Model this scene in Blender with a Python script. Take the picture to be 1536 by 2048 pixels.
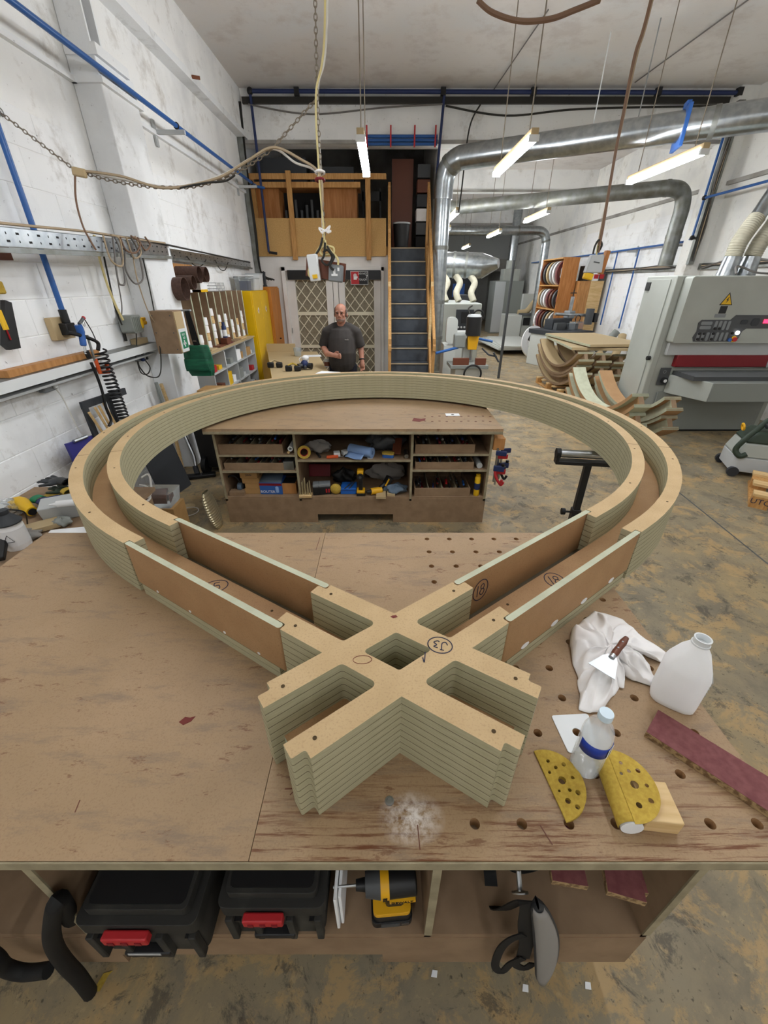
import bpy, bmesh, math, random
from mathutils import Vector, Matrix, Euler
from mathutils.geometry import tessellate_polygon
for o in list(bpy.data.objects): bpy.data.objects.remove(o)
scene = bpy.context.scene
COL = scene.collection
R = math.radians
rnd = random.Random(7)

# ------------------------------------------------------------ camera
FPX = 811.0; PITCH = math.atan(458 / FPX); CAMH = 1.9
cam = bpy.data.cameras.new('camera'); camo = bpy.data.objects.new('camera', cam); COL.objects.link(camo)
cam.sensor_fit = 'VERTICAL'; cam.sensor_height = 36; cam.lens = 36 * FPX / 2048
cam.clip_start = 0.02; cam.clip_end = 200
camo.location = (0, 0, CAMH); camo.rotation_euler = (R(90) - PITCH, 0, 0)
scene.camera = camo
# ------------------------------------------------------------ world, exposure
w = bpy.data.worlds.new('world'); scene.world = w; w.use_nodes = True
w.node_tree.nodes['Background'].inputs[0].default_value = (.75, .85, 1, 1)
w.node_tree.nodes['Background'].inputs[1].default_value = 0.3
vs = scene.view_settings
vs.view_transform = 'Standard'; vs.look = 'None'; vs.gamma = 1.0; vs.use_curve_mapping = False
vs.exposure = 0.95
LAMP = 42.0

_c, _s = math.cos(PITCH), math.sin(PITCH)
def P(px, py, z=None, Y=None, X=None):
    "point of the place that the photograph shows at a pixel, on a plane of known height, depth or side"
    u = (px - 768) / FPX; v = (1024 - py) / FPX
    d = Vector((u, _c + v * _s, -_s + v * _c))
    t = (z - CAMH) / d.z if z is not None else (Y / d.y if Y is not None else X / d.x)
    return Vector((0, 0, CAMH)) + d * t

# ------------------------------------------------------------ materials
def lin(h):
    if isinstance(h, str):
        h = h.lstrip('#'); v = [int(h[i:i + 2], 16) / 255 for i in (0, 2, 4)]
    else: v = h
    return tuple((c / 12.92 if c <= .04045 else ((c + .055) / 1.055) ** 2.4) for c in v) + (1,)
MATS = {}
def nodes(name):
    m = bpy.data.materials.new(name); m.use_nodes = True
    nt = m.node_tree; return m, nt, nt.nodes['Principled BSDF']
def M(name, col, rough=.55, metal=0, col2=None, scale=18, detail=4, bump=0, bscale=None, spec=.4, stretch=None, lo=.35, hi=.65, emit=None, estr=0, trans=0, ior=1.45, alpha=1, coord='Object'):
    if name in MATS: return MATS[name]
    m, nt, b = nodes(name); L = nt.links
    c1 = lin(col); b.inputs['Base Color'].default_value = c1
    b.inputs['Roughness'].default_value = rough; b.inputs['Metallic'].default_value = metal
    b.inputs['Specular IOR Level'].default_value = spec
    if trans: b.inputs['Transmission Weight'].default_value = trans; b.inputs['IOR'].default_value = ior
    if alpha < 1: b.inputs['Alpha'].default_value = alpha
    if emit: b.inputs['Emission Color'].default_value = lin(emit); b.inputs['Emission Strength'].default_value = estr
    if col2 or bump:
        tc = nt.nodes.new('ShaderNodeTexCoord'); mp = nt.nodes.new('ShaderNodeMapping')
        L.new(tc.outputs[coord], mp.inputs[0])
        if stretch: mp.inputs['Scale'].default_value = stretch
        if col2:
            n = nt.nodes.new('ShaderNodeTexNoise'); n.inputs['Scale'].default_value = scale; n.inputs['Detail'].default_value = detail
            L.new(mp.outputs[0], n.inputs[0])
            r = nt.nodes.new('ShaderNodeValToRGB'); r.color_ramp.elements[0].position = lo; r.color_ramp.elements[1].position = hi
            r.color_ramp.elements[0].color = c1; r.color_ramp.elements[1].color = lin(col2)
            L.new(n.outputs[0], r.inputs[0]); L.new(r.outputs[0], b.inputs['Base Color'])
        if bump:
            n2 = nt.nodes.new('ShaderNodeTexNoise'); n2.inputs['Scale'].default_value = bscale or scale * 2; n2.inputs['Detail'].default_value = 3
            L.new(mp.outputs[0], n2.inputs[0]); bp = nt.nodes.new('ShaderNodeBump'); bp.inputs['Strength'].default_value = bump; bp.inputs['Distance'].default_value = .01
            L.new(n2.outputs[0], bp.inputs['Height']); L.new(bp.outputs[0], b.inputs['Normal'])
    MATS[name] = m; return m

class NT:
    "small helper for layered procedural materials"
    def __init__(s, name, rough=.6, spec=.3):
        s.m, s.nt, s.b = nodes(name); s.L = s.nt.links; MATS[name] = s.m
        s.b.inputs['Roughness'].default_value = rough; s.b.inputs['Specular IOR Level'].default_value = spec
        s.tc = s.nt.nodes.new('ShaderNodeTexCoord')
    world = False
    def coord(s, kind='Object', scale=(1, 1, 1), loc=(0, 0, 0), rot=(0, 0, 0)):
        mp = s.nt.nodes.new('ShaderNodeMapping'); mp.inputs['Scale'].default_value = scale; mp.inputs['Location'].default_value = loc; mp.inputs['Rotation'].default_value = rot
        src = s.nt.nodes.new('ShaderNodeNewGeometry').outputs['Position'] if s.world else s.tc.outputs[kind]
        s.L.new(src, mp.inputs[0]); return mp.outputs[0]
    def noise(s, co, scale, detail=4, rough=.5, dist=0):
        n = s.nt.nodes.new('ShaderNodeTexNoise'); n.inputs['Scale'].default_value = scale; n.inputs['Detail'].default_value = detail
        n.inputs['Roughness'].default_value = rough; n.inputs['Distortion'].default_value = dist
        s.L.new(co, n.inputs[0]); return n.outputs[0]
    def ramp(s, v, a, b, ca=0, cb=1):
        r = s.nt.nodes.new('ShaderNodeMapRange'); r.inputs[1].default_value = a; r.inputs[2].default_value = b; r.inputs[3].default_value = ca; r.inputs[4].default_value = cb
        s.L.new(v, r.inputs[0]); return r.outputs[0]
    def math(s, op, a, b=None):
        n = s.nt.nodes.new('ShaderNodeMath'); n.operation = op
        for i, x in enumerate((a, b)):
            if x is None: continue
            if isinstance(x, (int, float)): n.inputs[i].default_value = x
            else: s.L.new(x, n.inputs[i])
        return n.outputs[0]
    def mix(s, f, a, b):
        n = s.nt.nodes.new('ShaderNodeMix'); n.data_type = 'RGBA'
        if isinstance(f, (int, float)): n.inputs[0].default_value = f
        else: s.L.new(f, n.inputs[0])
        for i, x in ((6, a), (7, b)):
            if isinstance(x, (str, tuple)): n.inputs[i].default_value = lin(x)
            else: s.L.new(x, n.inputs[i])
        return n.outputs[2]
    def blob(s, co, cx, cy, rx, ry):
        "1 inside an ellipse in the xy plane"
        sp = s.nt.nodes.new('ShaderNodeSeparateXYZ'); s.L.new(co, sp.inputs[0])
        dx = s.math('MULTIPLY', s.math('SUBTRACT', sp.outputs[0], cx), 1 / rx); dy = s.math('MULTIPLY', s.math('SUBTRACT', sp.outputs[1], cy), 1 / ry)
        return s.math('SUBTRACT', 1.0, s.math('SQRT', s.math('ADD', s.math('MULTIPLY', dx, dx), s.math('MULTIPLY', dy, dy))))
    def bump(s, v, st=.3, d=.01):
        bp = s.nt.nodes.new('ShaderNodeBump'); bp.inputs['Strength'].default_value = st; bp.inputs['Distance'].default_value = d
        s.L.new(v, bp.inputs['Height']); s.L.new(bp.outputs[0], s.b.inputs['Normal'])
    def out(s, c): s.L.new(c, s.b.inputs['Base Color']); return s.m

def mdf_top(name, base=(.735, .625, .46), dark=(.64, .53, .38), light=(.775, .665, .50)):
    n = NT(name, .62); co = n.coord()
    c = n.mix(n.ramp(n.noise(co, 9, 3), .35, .7), base, light)
    c = n.mix(n.ramp(n.noise(co, 220, 2), .52, .8, 0, .7), c, dark)
    return n.out(c)
mdf_top('mdf_tan'); mdf_top('mdf_brown', (.65, .505, .355), (.56, .43, .30), (.68, .54, .385))
def mk_floor():
    n = NT('concrete_floor', .6, .35); co = n.coord()
    big = n.noise(co, .7, 5, .6); mid = n.noise(co, 3.2, 9, .7, .35); fine = n.noise(co, 45, 3, .6)
    c = n.mix(n.ramp(big, .38, .62), (.535, .495, .41), (.60, .525, .39))
    c = n.mix(n.ramp(mid, .47, .6, 0, .8), c, (.475, .44, .375))
    c = n.mix(n.ramp(n.noise(n.coord(loc=(7, 3, 0)), 4.6, 10, .76, .4), .51, .58, 0, .9), c, (.675, .565, .395))
    c = n.mix(n.ramp(n.noise(n.coord(loc=(2, 9, 0)), 5.2, 10, .82, .6), .54, .60, 0, .75), c, (.32, .295, .25))
    c = n.mix(n.ramp(n.noise(n.coord(loc=(1, 4, 0)), 16, 6, .7), .60, .70, 0, .7), c, (.71, .62, .46))
    c = n.mix(n.ramp(n.noise(co, 60, 3, .6), .29, .37, .85, 0), c, (.31, .28, .22))
    n.bump(fine, .1, .004); n.L.new(n.ramp(mid, .4, .65, .45, .75), n.b.inputs['Roughness'])
    return n.out(c)
mk_floor()
def mk_bench(name, hole_side):
    n = NT(name, .55, .35); co = n.coord()
    c = n.mix(n.ramp(n.noise(co, 2.2, 6, .6), .35, .65), (.615, .51, .385), (.66, .55, .425))
    c = n.mix(n.ramp(n.noise(co, 240, 2), .5, .8, 0, .6), c, (.53, .425, .315))
    # long scuffs and grey wear
    c = n.mix(n.ramp(n.noise(n.coord(scale=(1.2, 5, 1), rot=(0, 0, .5)), 3.2, 9, .75), .52, .66, 0, .7), c, (.49, .425, .36))
    c = n.mix(n.ramp(n.noise(n.coord(scale=(3, 9, 1), loc=(3, 1, 0), rot=(0, 0, .6)), 3.4, 6, .72), .60, .65, 0, .7), c, (.44, .29, .19))
    if hole_side:   # browned, scored front strip and a chalk burst
        sp = n.nt.nodes.new('ShaderNodeSeparateXYZ'); n.L.new(co, sp.inputs[0])
        front = n.ramp(sp.outputs[1], .25, .02)
        streak = n.ramp(n.noise(n.coord(scale=(2.0, 34, 1)), 3, 6, .7), .5, .62)
        c = n.mix(n.math('MULTIPLY', front, streak), c, '#6A3F22')
        b = n.blob(co, .322, .074, .075, .055)
        c = n.mix(n.math('MULTIPLY', n.ramp(b, 0, .8), n.ramp(n.noise(co, 55, 4, .7), .36, .6)), c, '#EDE6E0')
    else:
        for (x, y, rx, ry) in ((1.04, .62, .1, .05), (.93, .66, .05, .03), (1.18, .78, .06, .03)):
            c = n.mix(n.math('MULTIPLY', n.ramp(n.blob(co, x, y, rx, ry), 0, .5), n.ramp(n.noise(co, 26, 4, .7), .5, .58)), c, '#86542F')
    n.bump(n.noise(co, 60, 4), .06, .003)
    return n.out(c)
mk_bench('bench_left', False); mk_bench('bench_right', True)
def mk_wall(name, base='#E4E5E4', dirt='#B9B6B0', amount=.62, speck='#6F6A62'):
    n = NT(name, .7, .25); n.world = True; co = n.coord()
    c = n.mix(n.ramp(n.noise(co, .9, 6, .6), .5, .75), base, '#D3D4D4')
    c = n.mix(n.ramp(n.noise(n.coord(loc=(5, 2, 1)), 2.2, 9, .72), amount, amount + .14, 0, .75), c, dirt)
    c = n.mix(n.ramp(n.noise(co, 24, 5, .75), .66, .70, 0, .8), c, speck)
    n.bump(n.noise(co, 55, 5, .7), .22, .006)
    return n.out(c)
mk_wall('white_block', '#F3F4F4', '#B5B0A8', .55); mk_wall('white_wall', '#F1F1EF', '#B8B2A8', .56); mk_wall('white_right', '#EEEDE8', '#B7B1A5', .57)
mk_wall('ceiling_paint', '#D8D3CE', '#C6BEB8', .5, '#C5C0BB')
mk_wall('pilaster_paint', '#EAECED', '#B5B4B0', .56)
M('wall_joint', '#BFC0BF', .8)
M('dark_concrete', '#A9A6A0', .8, col2='#7F7B75', scale=2)
M('mr_edge', (.655, .63, .505), .7, col2=(.70, .675, .555), scale=30, stretch=(1, 1, 8))
M('mr_face', (.735, .745, .645), .65, col2=(.685, .69, .59), scale=14)
M('glue', '#574C38', .8)
M('carcass', (.585, .485, .38), .65, col2=(.525, .43, .33), scale=12)
M('carcass_edge', '#A09579', .7, col2='#8A8067', scale=20)
M('pine', '#C99A5E', .6, col2='#B07F45', scale=9, stretch=(6, 6, .6))
M('pine_pale', '#DDBF8D', .6, col2='#CBA871', scale=9, stretch=(.6, 6, 6))
M('ply_face', '#C08A52', .55, col2='#A87440', scale=6, stretch=(5, 5, .7))
M('chipboard', '#CFA569', .7, col2='#C19A5E', scale=60)
M('chip_edge', '#A58A62', .85, col2='#6E5538', scale=90, lo=.42, hi=.58)
M('oak_panel', (.75, .51, .29), .5, col2=(.66, .42, .20), scale=5, stretch=(5, 5, .6))
M('black', '#1B1B1C', .45); M('black_matte', '#161616', .75); M('black_dusty', '#2A2926', .7, col2='#45433D', scale=9, lo=.45, hi=.8)
M('charcoal', '#33363A', .55); M('dark_grey', '#4A4C4E', .5); M('mid_grey', '#808486', .5); M('light_grey', '#B9BCBC', .5)
M('machine_grey', (.67, .685, .655), .42, col2=(.645, .655, .625), scale=3); M('machine_dark', (.535, .55, .53), .45); M('machine_white', (.76, .77, .745), .4)
M('steel', '#B8BBBD', .3, 1, col2='#9EA2A5', scale=8); M('galv', '#AFB4B6', .28, 1, col2='#989EA2', scale=14); M('galv_dull', '#8E918F', .5, .8, col2='#77776F', scale=7)
M('white', '#E9EAEA', .5); M('white_plastic', '#DDE0E0', .35); M('paper', '#F0F1F2', .7)
M('red', '#B5262C', .45); M('dark_red', '#7E1620', .5); M('burgundy', '#6E3A3C', .75, col2='#7D4A49', scale=60); M('orange', '#D85A2B', .45)
M('yellow', '#E3B41A', .45); M('cab_yellow', '#E8BB0A', .4, col2='#DDB007', scale=3); M('tool_yellow', '#E2A91C', .45)
M('blue', '#2F5FA8', .4); M('pipe_blue', '#2B5C9E', .35); M('navy', '#23305A', .6); M('indigo', '#3B3A86', .55); M('bright_blue', '#2568C4', .4)
M('pale_blue', '#7F9CC8', .7); M('green_bag', '#12503A', .6, col2='#1B6B4B', scale=8, stretch=(1, 1, 5)); M('dark_green', '#2E3B2E', .55); M('sign_green', '#167A52', .5)
M('rubber', '#0F0F10', .55); M('cable_grey', '#6E6A66', .6); M('cable_tan', '#A8957A', .65); M('cable_yellow', '#D6C68C', .55); M('cable_black', '#26241F', .6); M('cable_white', '#D9D6CF', .6); M('cable_brown', '#7B5F4C', .65)
M('chain', '#8A8072', .5, .6); M('rust', '#7A4A32', .85)
M('cardboard', '#B08A58', .8, col2='#A27D4C', scale=10); M('orange_wood', '#C98233', .5, col2='#B8701F', scale=5, stretch=(5, 5, .6))
M('stair_tread', '#4B5158', .6, col2='#3F444B', scale=7); M('tread_edge', '#B9A788', .6)
M('filter', '#938A77', .9, col2='#857C69', scale=30); M('lattice', '#E6DFC8', .6); M('door_white', '#ECE9E5', .5, col2='#E2DED9', scale=3)
M('sandpaper', '#C3A544', .85, col2='#B29338', scale=120); M('sand_hole', '#4A3A22', .9)
M('cloth', '#F7F5F4', .9, col2='#ECE9E6', scale=6); M('grey_cloth', '#8F8B86', .9); M('blue_grey', '#5B6B7B', .7)
M('bottle', '#FFFFFF', .35, trans=.1, ior=1.1); M('hose_grey', '#B3AE9B', .6, col2='#A39E8B', scale=8); M('clear', '#EDF3F6', .06, spec=.9, alpha=.34); M('clear_plastic', '#E8EEF0', .12, trans=.85, ior=1.15); M('cap', '#CFE0EA', .4)
M('label_blue', '#1F3C9C', .4); M('wood_brown', '#6A3B28', .45); M('blade', '#C3C6C8', .45, 1)
M('belt_brown', '#5A4238', .8, col2='#4B362E', scale=50); M('tan_mould', '#B9A37C', .6)
M('gold_foil', '#C9BE9D', .28, .7); M('ink', '#2A2A40', .7); M('stain', '#6E2B24', .7)
M('skin', '#AC7A64', .55, col2='#9C6954', scale=10); M('hair', '#4A4039', .9, col2='#6A6058', scale=40); M('shirt', '#3D3835', .9, col2='#332F2D', scale=6); M('jeans', '#20222F', .9, col2='#191A25', scale=8)
M('eye', '#1D1512', .4); M('lip', '#8A4B45', .6); M('stubble', '#8E7468', .8, col2='#A08A80', scale=60)
M('tube_glow_near', '#FFFFFF', .4, emit='#F6FAFF', estr=LAMP * .6); M('tube_glow', '#FFFFFF', .4, emit='#F6FAFF', estr=LAMP)
M('display_red', '#C01030', .4, emit='#FF2848', estr=2.5); M('lamp_white', '#FFFFFF', .4, emit='#FFFFFF', estr=3)

# ------------------------------------------------------------ mesh building
def Tm(loc=(0, 0, 0), rot=(0, 0, 0)): return Matrix.Translation(Vector(loc)) @ Euler(rot).to_matrix().to_4x4()
class MB:
    def __init__(s): s.v = []; s.f = []; s.mi = []; s.mats = []
    def _m(s, mat):
        if mat is None: mat = '*'
        if mat not in s.mats: s.mats.append(mat)
        return s.mats.index(mat)
    def add(s, vs, fs, mat=None, M4=None):
        b = len(s.v); k = s._m(mat)
        for p in vs:
            p = Vector(p); s.v.append(M4 @ p if M4 is not None else p)
        for f in fs: s.f.append(tuple(i + b for i in f)); s.mi.append(k)
        return s
    def box(s, lo, hi, mat=None, M4=None):
        (a, b, c), (d, e, f) = lo, hi
        return s.add([(a, b, c), (d, b, c), (d, e, c), (a, e, c), (a, b, f), (d, b, f), (d, e, f), (a, e, f)],
                     [(0, 3, 2, 1), (4, 5, 6, 7), (0, 1, 5, 4), (1, 2, 6, 5), (2, 3, 7, 6), (3, 0, 4, 7)], mat, M4)
    def cbox(s, c, size, rot=(0, 0, 0), mat=None):
        h = [x / 2 for x in size]
        return s.box((-h[0], -h[1], -h[2]), tuple(h), mat, Tm(c, rot))
    def taper(s, z0, z1, lo, hi, mat=None, M4=None):
        "frustum: lo=(x0,y0,x1,y1) at z0, hi at z1"
        a, b = lo, hi
        return s.add([(a[0], a[1], z0), (a[2], a[1], z0), (a[2], a[3], z0), (a[0], a[3], z0), (b[0], b[1], z1), (b[2], b[1], z1), (b[2], b[3], z1), (b[0], b[3], z1)],
                     [(0, 3, 2, 1), (4, 5, 6, 7), (0, 1, 5, 4), (1, 2, 6, 5), (2, 3, 7, 6), (3, 0, 4, 7)], mat, M4)
    def cyl(s, p0, p1, r0, r1=None, n=16, mat=None, caps=True):
        p0 = Vector(p0); p1 = Vector(p1); r1 = r0 if r1 is None else r1
        d = (p1 - p0); q = d.to_track_quat('Z', 'Y').to_matrix()
        vs = []
        for p, r in ((p0, r0), (p1, r1)):
            for i in range(n):
                a = 2 * math.pi * i / n; vs.append(p + q @ Vector((r * math.cos(a), r * math.sin(a), 0)))
        fs = [(i, (i + 1) % n, n + (i + 1) % n, n + i) for i in range(n)]
        if caps: fs += [tuple(range(n - 1, -1, -1)), tuple(range(n, 2 * n))]
        return s.add(vs, fs, mat)
    def ring(s, c, axis, R_, r, n=24, k=8, mat=None):
        q = Vector(axis).to_track_quat('Z', 'Y').to_matrix(); c = Vector(c)
        pts = [c + q @ Vector((R_ * math.cos(2 * math.pi * i / n), R_ * math.sin(2 * math.pi * i / n), 0)) for i in range(n)]
        return s.tube(pts, r, k, mat, closed=True)
    def tube(s, pts, r, n=8, mat=None, closed=False, caps=True):
        pts = [Vector(p) for p in pts]; N = len(pts)
        rs = r if isinstance(r, (list, tuple)) else [r] * N
        vs = []; up = None
        for i, p in enumerate(pts):
            a = pts[(i - 1) % N] if (closed or i > 0) else p; b = pts[(i + 1) % N] if (closed or i < N - 1) else p
            t = (b - a).normalized() if (b - a).length > 1e-9 else Vector((0, 0, 1))
            if up is None:
                up = Vector((0, 0, 1)) if abs(t.z) < .9 else Vector((1, 0, 0))
            up = (up - t * up.dot(t));
            if up.length < 1e-6: up = t.orthogonal()
            up.normalize(); sd = t.cross(up)
            for j in range(n):
                an = 2 * math.pi * j / n; vs.append(p + (up * math.cos(an) + sd * math.sin(an)) * rs[i])
        fs = []
        for i in range(N if closed else N - 1):
            for j in range(n):
                a = i * n + j; b = i * n + (j + 1) % n; i2 = (i + 1) % N; fs.append((a, i2 * n + j, i2 * n + (j + 1) % n, b))
        if not closed and caps: fs += [tuple(range(n)), tuple((N - 1) * n + j for j in range(n - 1, -1, -1))]
        return s.add(vs, fs, mat)
    def lathe(s, prof, n=24, mat=None, M4=None, closed=False):
        vs = []; k = len(prof)
        for i in range(n):
            a = 2 * math.pi * i / n
            for (r, z) in prof: vs.append((r * math.cos(a), r * math.sin(a), z))
        fs = []
        for i in range(n):
            j = (i + 1) % n
            for t in range(k if closed else k - 1):
                t2 = (t + 1) % k
                fs.append((i * k + t, j * k + t, j * k + t2, i * k + t2))
        if not closed:
            if prof[0][0] > 1e-5: fs.append(tuple(i * k for i in range(n - 1, -1, -1)))
            if prof[-1][0] > 1e-5: fs.append(tuple(i * k + k - 1 for i in range(n)))
        return s.add(vs, fs, mat, M4)
    def prism(s, loops, z0, z1, mat=None, M4=None, side=None):
        "solid between z0 and z1 of a polygon (first loop) with holes (other loops)"
        loops = [[Vector((p[0], p[1], 0)) for p in l] for l in loops]
        def area(l): return sum(l[i].x * l[(i + 1) % len(l)].y - l[(i + 1) % len(l)].x * l[i].y for i in range(len(l)))
        for i, l in enumerate(loops):
            if (area(l) > 0) != (i == 0): l.reverse()
        tri = tessellate_polygon(loops); flat = [p for l in loops for p in l]; n = len(flat)
        vs = [(p.x, p.y, z0) for p in flat] + [(p.x, p.y, z1) for p in flat]
        top = []; bot = []
        for t in tri:
            a, b, c = (flat[i] for i in t)
            if (b - a).cross(c - a).z < 0: t = (t[0], t[2], t[1])
            top.append(tuple(i + n for i in t)); bot.append((t[0], t[2], t[1]))
        sd = []; o = 0
        for l in loops:
            k = len(l)
            for i in range(k): a = o + i; b = o + (i + 1) % k; sd.append((a, b, b + n, a + n))
            o += k
        b0 = len(s.v)
        s.add(vs, top + bot, mat, M4)
        k = s._m(side if side is not None else mat)
        for f in sd: s.f.append(tuple(i + b0 for i in f)); s.mi.append(k)
        return s
    def ball(s, c, r, n=12, m=8, mat=None, rot=(0, 0, 0)):
        r = (r, r, r) if isinstance(r, (int, float)) else r
        M4 = Tm(c, rot); vs = [(0, 0, -r[2])]
        for j in range(1, m):
            t = math.pi * j / m
            for i in range(n):
                a = 2 * math.pi * i / n; vs.append((r[0] * math.sin(t) * math.cos(a), r[1] * math.sin(t) * math.sin(a), -r[2] * math.cos(t)))
        vs.append((0, 0, r[2])); fs = [(0, 1 + (i + 1) % n, 1 + i) for i in range(n)]
        for j in range(m - 2):
            for i in range(n):
                a = 1 + j * n + i; b = 1 + j * n + (i + 1) % n; fs.append((a, b, b + n, a + n))
        l = len(vs) - 1; o = 1 + (m - 2) * n; fs += [(l, o + i, o + (i + 1) % n) for i in range(n)]
        return s.add(vs, fs, mat, M4)
    def grid(s, fn, nu, nv, mat=None, thick=0):
        vs = [Vector(fn(i / nu, j / nv)) for j in range(nv + 1) for i in range(nu + 1)]
        fs = [(j * (nu + 1) + i, j * (nu + 1) + i + 1, (j + 1) * (nu + 1) + i + 1, (j + 1) * (nu + 1) + i) for j in range(nv) for i in range(nu)]
        return s.add(vs, fs, mat)
    def bounds(s):
        xs = list(zip(*[(p.x, p.y, p.z) for p in s.v])); return Vector([min(c) for c in xs]), Vector([max(c) for c in xs])
    def mesh(s, name, mat, inv=None, smooth=40):
        me = bpy.data.meshes.new(name)
        me.from_pydata([(inv @ p if inv is not None else p)[:] for p in s.v], [], s.f)
        for k in s.mats:
            mm = mat if k == '*' else k
            me.materials.append(MATS[mm] if isinstance(mm, str) else mm)
        me.polygons.foreach_set('material_index', s.mi)
        if smooth:
            me.polygons.foreach_set('use_smooth', [True] * len(s.f)); me.update()
            me.set_sharp_from_angle(angle=R(smooth))
        me.update(); return me
    def build(s, name, mat='white', parent=None, world=False, bevel=0, seg=2, solid=0, sub=0, smooth=40):
        inv = ROOT[parent.name].inverted() if (world and parent is not None) else None
        ob = bpy.data.objects.new(name, s.mesh(name, mat, inv, smooth)); COL.objects.link(ob)
        if parent is not None: ob.parent = parent; ROOT[ob.name] = ROOT.get(parent.name, Matrix())
        if solid:
            md = ob.modifiers.new('solid', 'SOLIDIFY'); md.thickness = solid; md.offset = 0
        if sub:
            md = ob.modifiers.new('sub', 'SUBSURF'); md.levels = sub; md.render_levels = sub
        if bevel:
            md = ob.modifiers.new('bevel', 'BEVEL'); md.width = bevel; md.segments = seg; md.limit_method = 'ANGLE'; md.angle_limit = R(40)
        return ob
    def solo(s, name, mat, label, cat, group=None, **kw):
        "a thing that is one mesh: its origin goes to the middle of its base"
        lo, hi = s.bounds(); c = Vector(((lo.x + hi.x) / 2, (lo.y + hi.y) / 2, lo.z))
        s.v = [p - c for p in s.v]
        ob = s.build(name, mat, **kw); ob.location = c; tag(ob, label, cat, group); ROOT[ob.name] = Matrix.Translation(c); return ob
ROOT = {}
def tag(o, label, cat, group=None, kind=None):
    if label: o['label'] = label
    if cat: o['category'] = cat
    if group: o['group'] = group
    if kind: o['kind'] = kind
    return o
def T(name, label, cat, loc=(0, 0, 0), rz=0, group=None, rot=None):
    o = bpy.data.objects.new(name, None); COL.objects.link(o); o.empty_display_size = .1
    o.location = loc; o.rotation_euler = rot or (0, 0, rz)
    ROOT[o.name] = Tm(loc, rot or (0, 0, rz)); return tag(o, label, cat, group)
def ST(ob): ob['kind'] = 'structure'; return ob
def copy_tree(o, loc, rz=0, label=None, rot=None):
    c = o.copy(); COL.objects.link(c); c.location = loc; c.rotation_euler = rot or (0, 0, rz)
    if label: c['label'] = label
    for ch in [x for x in COL.objects if x.parent == o]:
        d = ch.copy(); COL.objects.link(d); d.parent = c
        for g in [x for x in COL.objects if x.parent == ch]:
            e = g.copy(); COL.objects.link(e); e.parent = d
    return c
def inst(me, name, parent, loc, rot=(0, 0, 0), scale=None):
    ob = bpy.data.objects.new(name, me); COL.objects.link(ob); ob.parent = parent; ob.location = loc; ob.rotation_euler = rot
    if scale: ob.scale = scale
    return ob
def spline(pts, n=8):
    "Catmull-Rom through points"
    pts = [Vector(p) for p in pts]; out = []
    for i in range(len(pts) - 1):
        a = pts[max(i - 1, 0)]; b = pts[i]; c = pts[i + 1]; d = pts[min(i + 2, len(pts) - 1)]
        for k in range(n):
            t = k / n; out.append(.5 * ((2 * b) + (c - a) * t + (2 * a - 5 * b + 4 * c - d) * t * t + (3 * b - a - 3 * c + d) * t ** 3))
    out.append(pts[-1]); return out
def rrect(x0, y0, x1, y1, r, n=4):
    out = []
    for cx, cy, a0 in ((x1 - r, y0 + r, -90), (x1 - r, y1 - r, 0), (x0 + r, y1 - r, 90), (x0 + r, y0 + r, 180)):
        for i in range(n + 1): a = R(a0 + 90 * i / n); out.append((cx + r * math.cos(a), cy + r * math.sin(a)))
    return out
def circle(cx, cy, r, n=20): return [(cx + r * math.cos(2 * math.pi * i / n), cy + r * math.sin(2 * math.pi * i / n)) for i in range(n)]
def fillet(poly, rad, n=4):
    "round the polygon corners: rad is a list of radii"
    out = []; N = len(poly)
    for i in range(N):
        p = Vector(poly[i][:2]); r = rad[i]
        if r <= 0: out.append(p[:]); continue
        a = (Vector(poly[i - 1][:2]) - p).normalized(); b = (Vector(poly[(i + 1) % N][:2]) - p).normalized()
        ang = a.angle(b); d = r / math.tan(ang / 2); c = p + (a + b).normalized() * (r / math.sin(ang / 2))
        s0 = p + a * d; e0 = p + b * d; va = s0 - c; vb = e0 - c; tot = va.angle_signed(vb)
        for k in range(n + 1):
            t = -tot * k / n; out.append((c.x + va.x * math.cos(t) - va.y * math.sin(t), c.y + va.x * math.sin(t) + va.y * math.cos(t)))
    return out
def text_mesh(txt, size, mat, M4, name, parent, depth=.0006, align='CENTER', shear=0):
    cu = bpy.data.curves.new(name, 'FONT'); cu.body = txt; cu.size = size; cu.align_x = align; cu.align_y = 'CENTER'; cu.extrude = depth; cu.resolution_u = 2; cu.shear = shear
    tmp = bpy.data.objects.new('tmp_text', cu); COL.objects.link(tmp)
    dg = bpy.context.evaluated_depsgraph_get(); me = bpy.data.meshes.new_from_object(tmp.evaluated_get(dg))
    bpy.data.objects.remove(tmp)
    me.transform(M4); me.materials.clear(); me.materials.append(MATS[mat])
    ob = bpy.data.objects.new(name, me); COL.objects.link(ob); ob.parent = parent; return ob
def stroke(pts, wd, M4, mb, mat=None, h=.0006, up=.0002):
    "flat pen stroke in the local xy plane"
    pts = [Vector((p[0], p[1], 0)) for p in pts]; n = len(pts); L_ = []; R_ = []
    for i, p in enumerate(pts):
        t = (pts[min(i + 1, n - 1)] - pts[max(i - 1, 0)]).normalized(); q = Vector((-t.y, t.x, 0)) * wd / 2; L_.append(p + q); R_.append(p - q)
    vs = [(v.x, v.y, z) for z in (up, up + h) for v in L_ + R_]; fs = []
    for i in range(n - 1):
        a, b, c, d = i, i + 1, n + i + 1, n + i; o = 2 * n
        fs += [(a + o, d + o, c + o, b + o), (a, b, c, d), (a, a + o, b + o, b), (d, c, c + o, d + o)]
    mb.add(vs, fs, mat, M4); return mb
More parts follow.
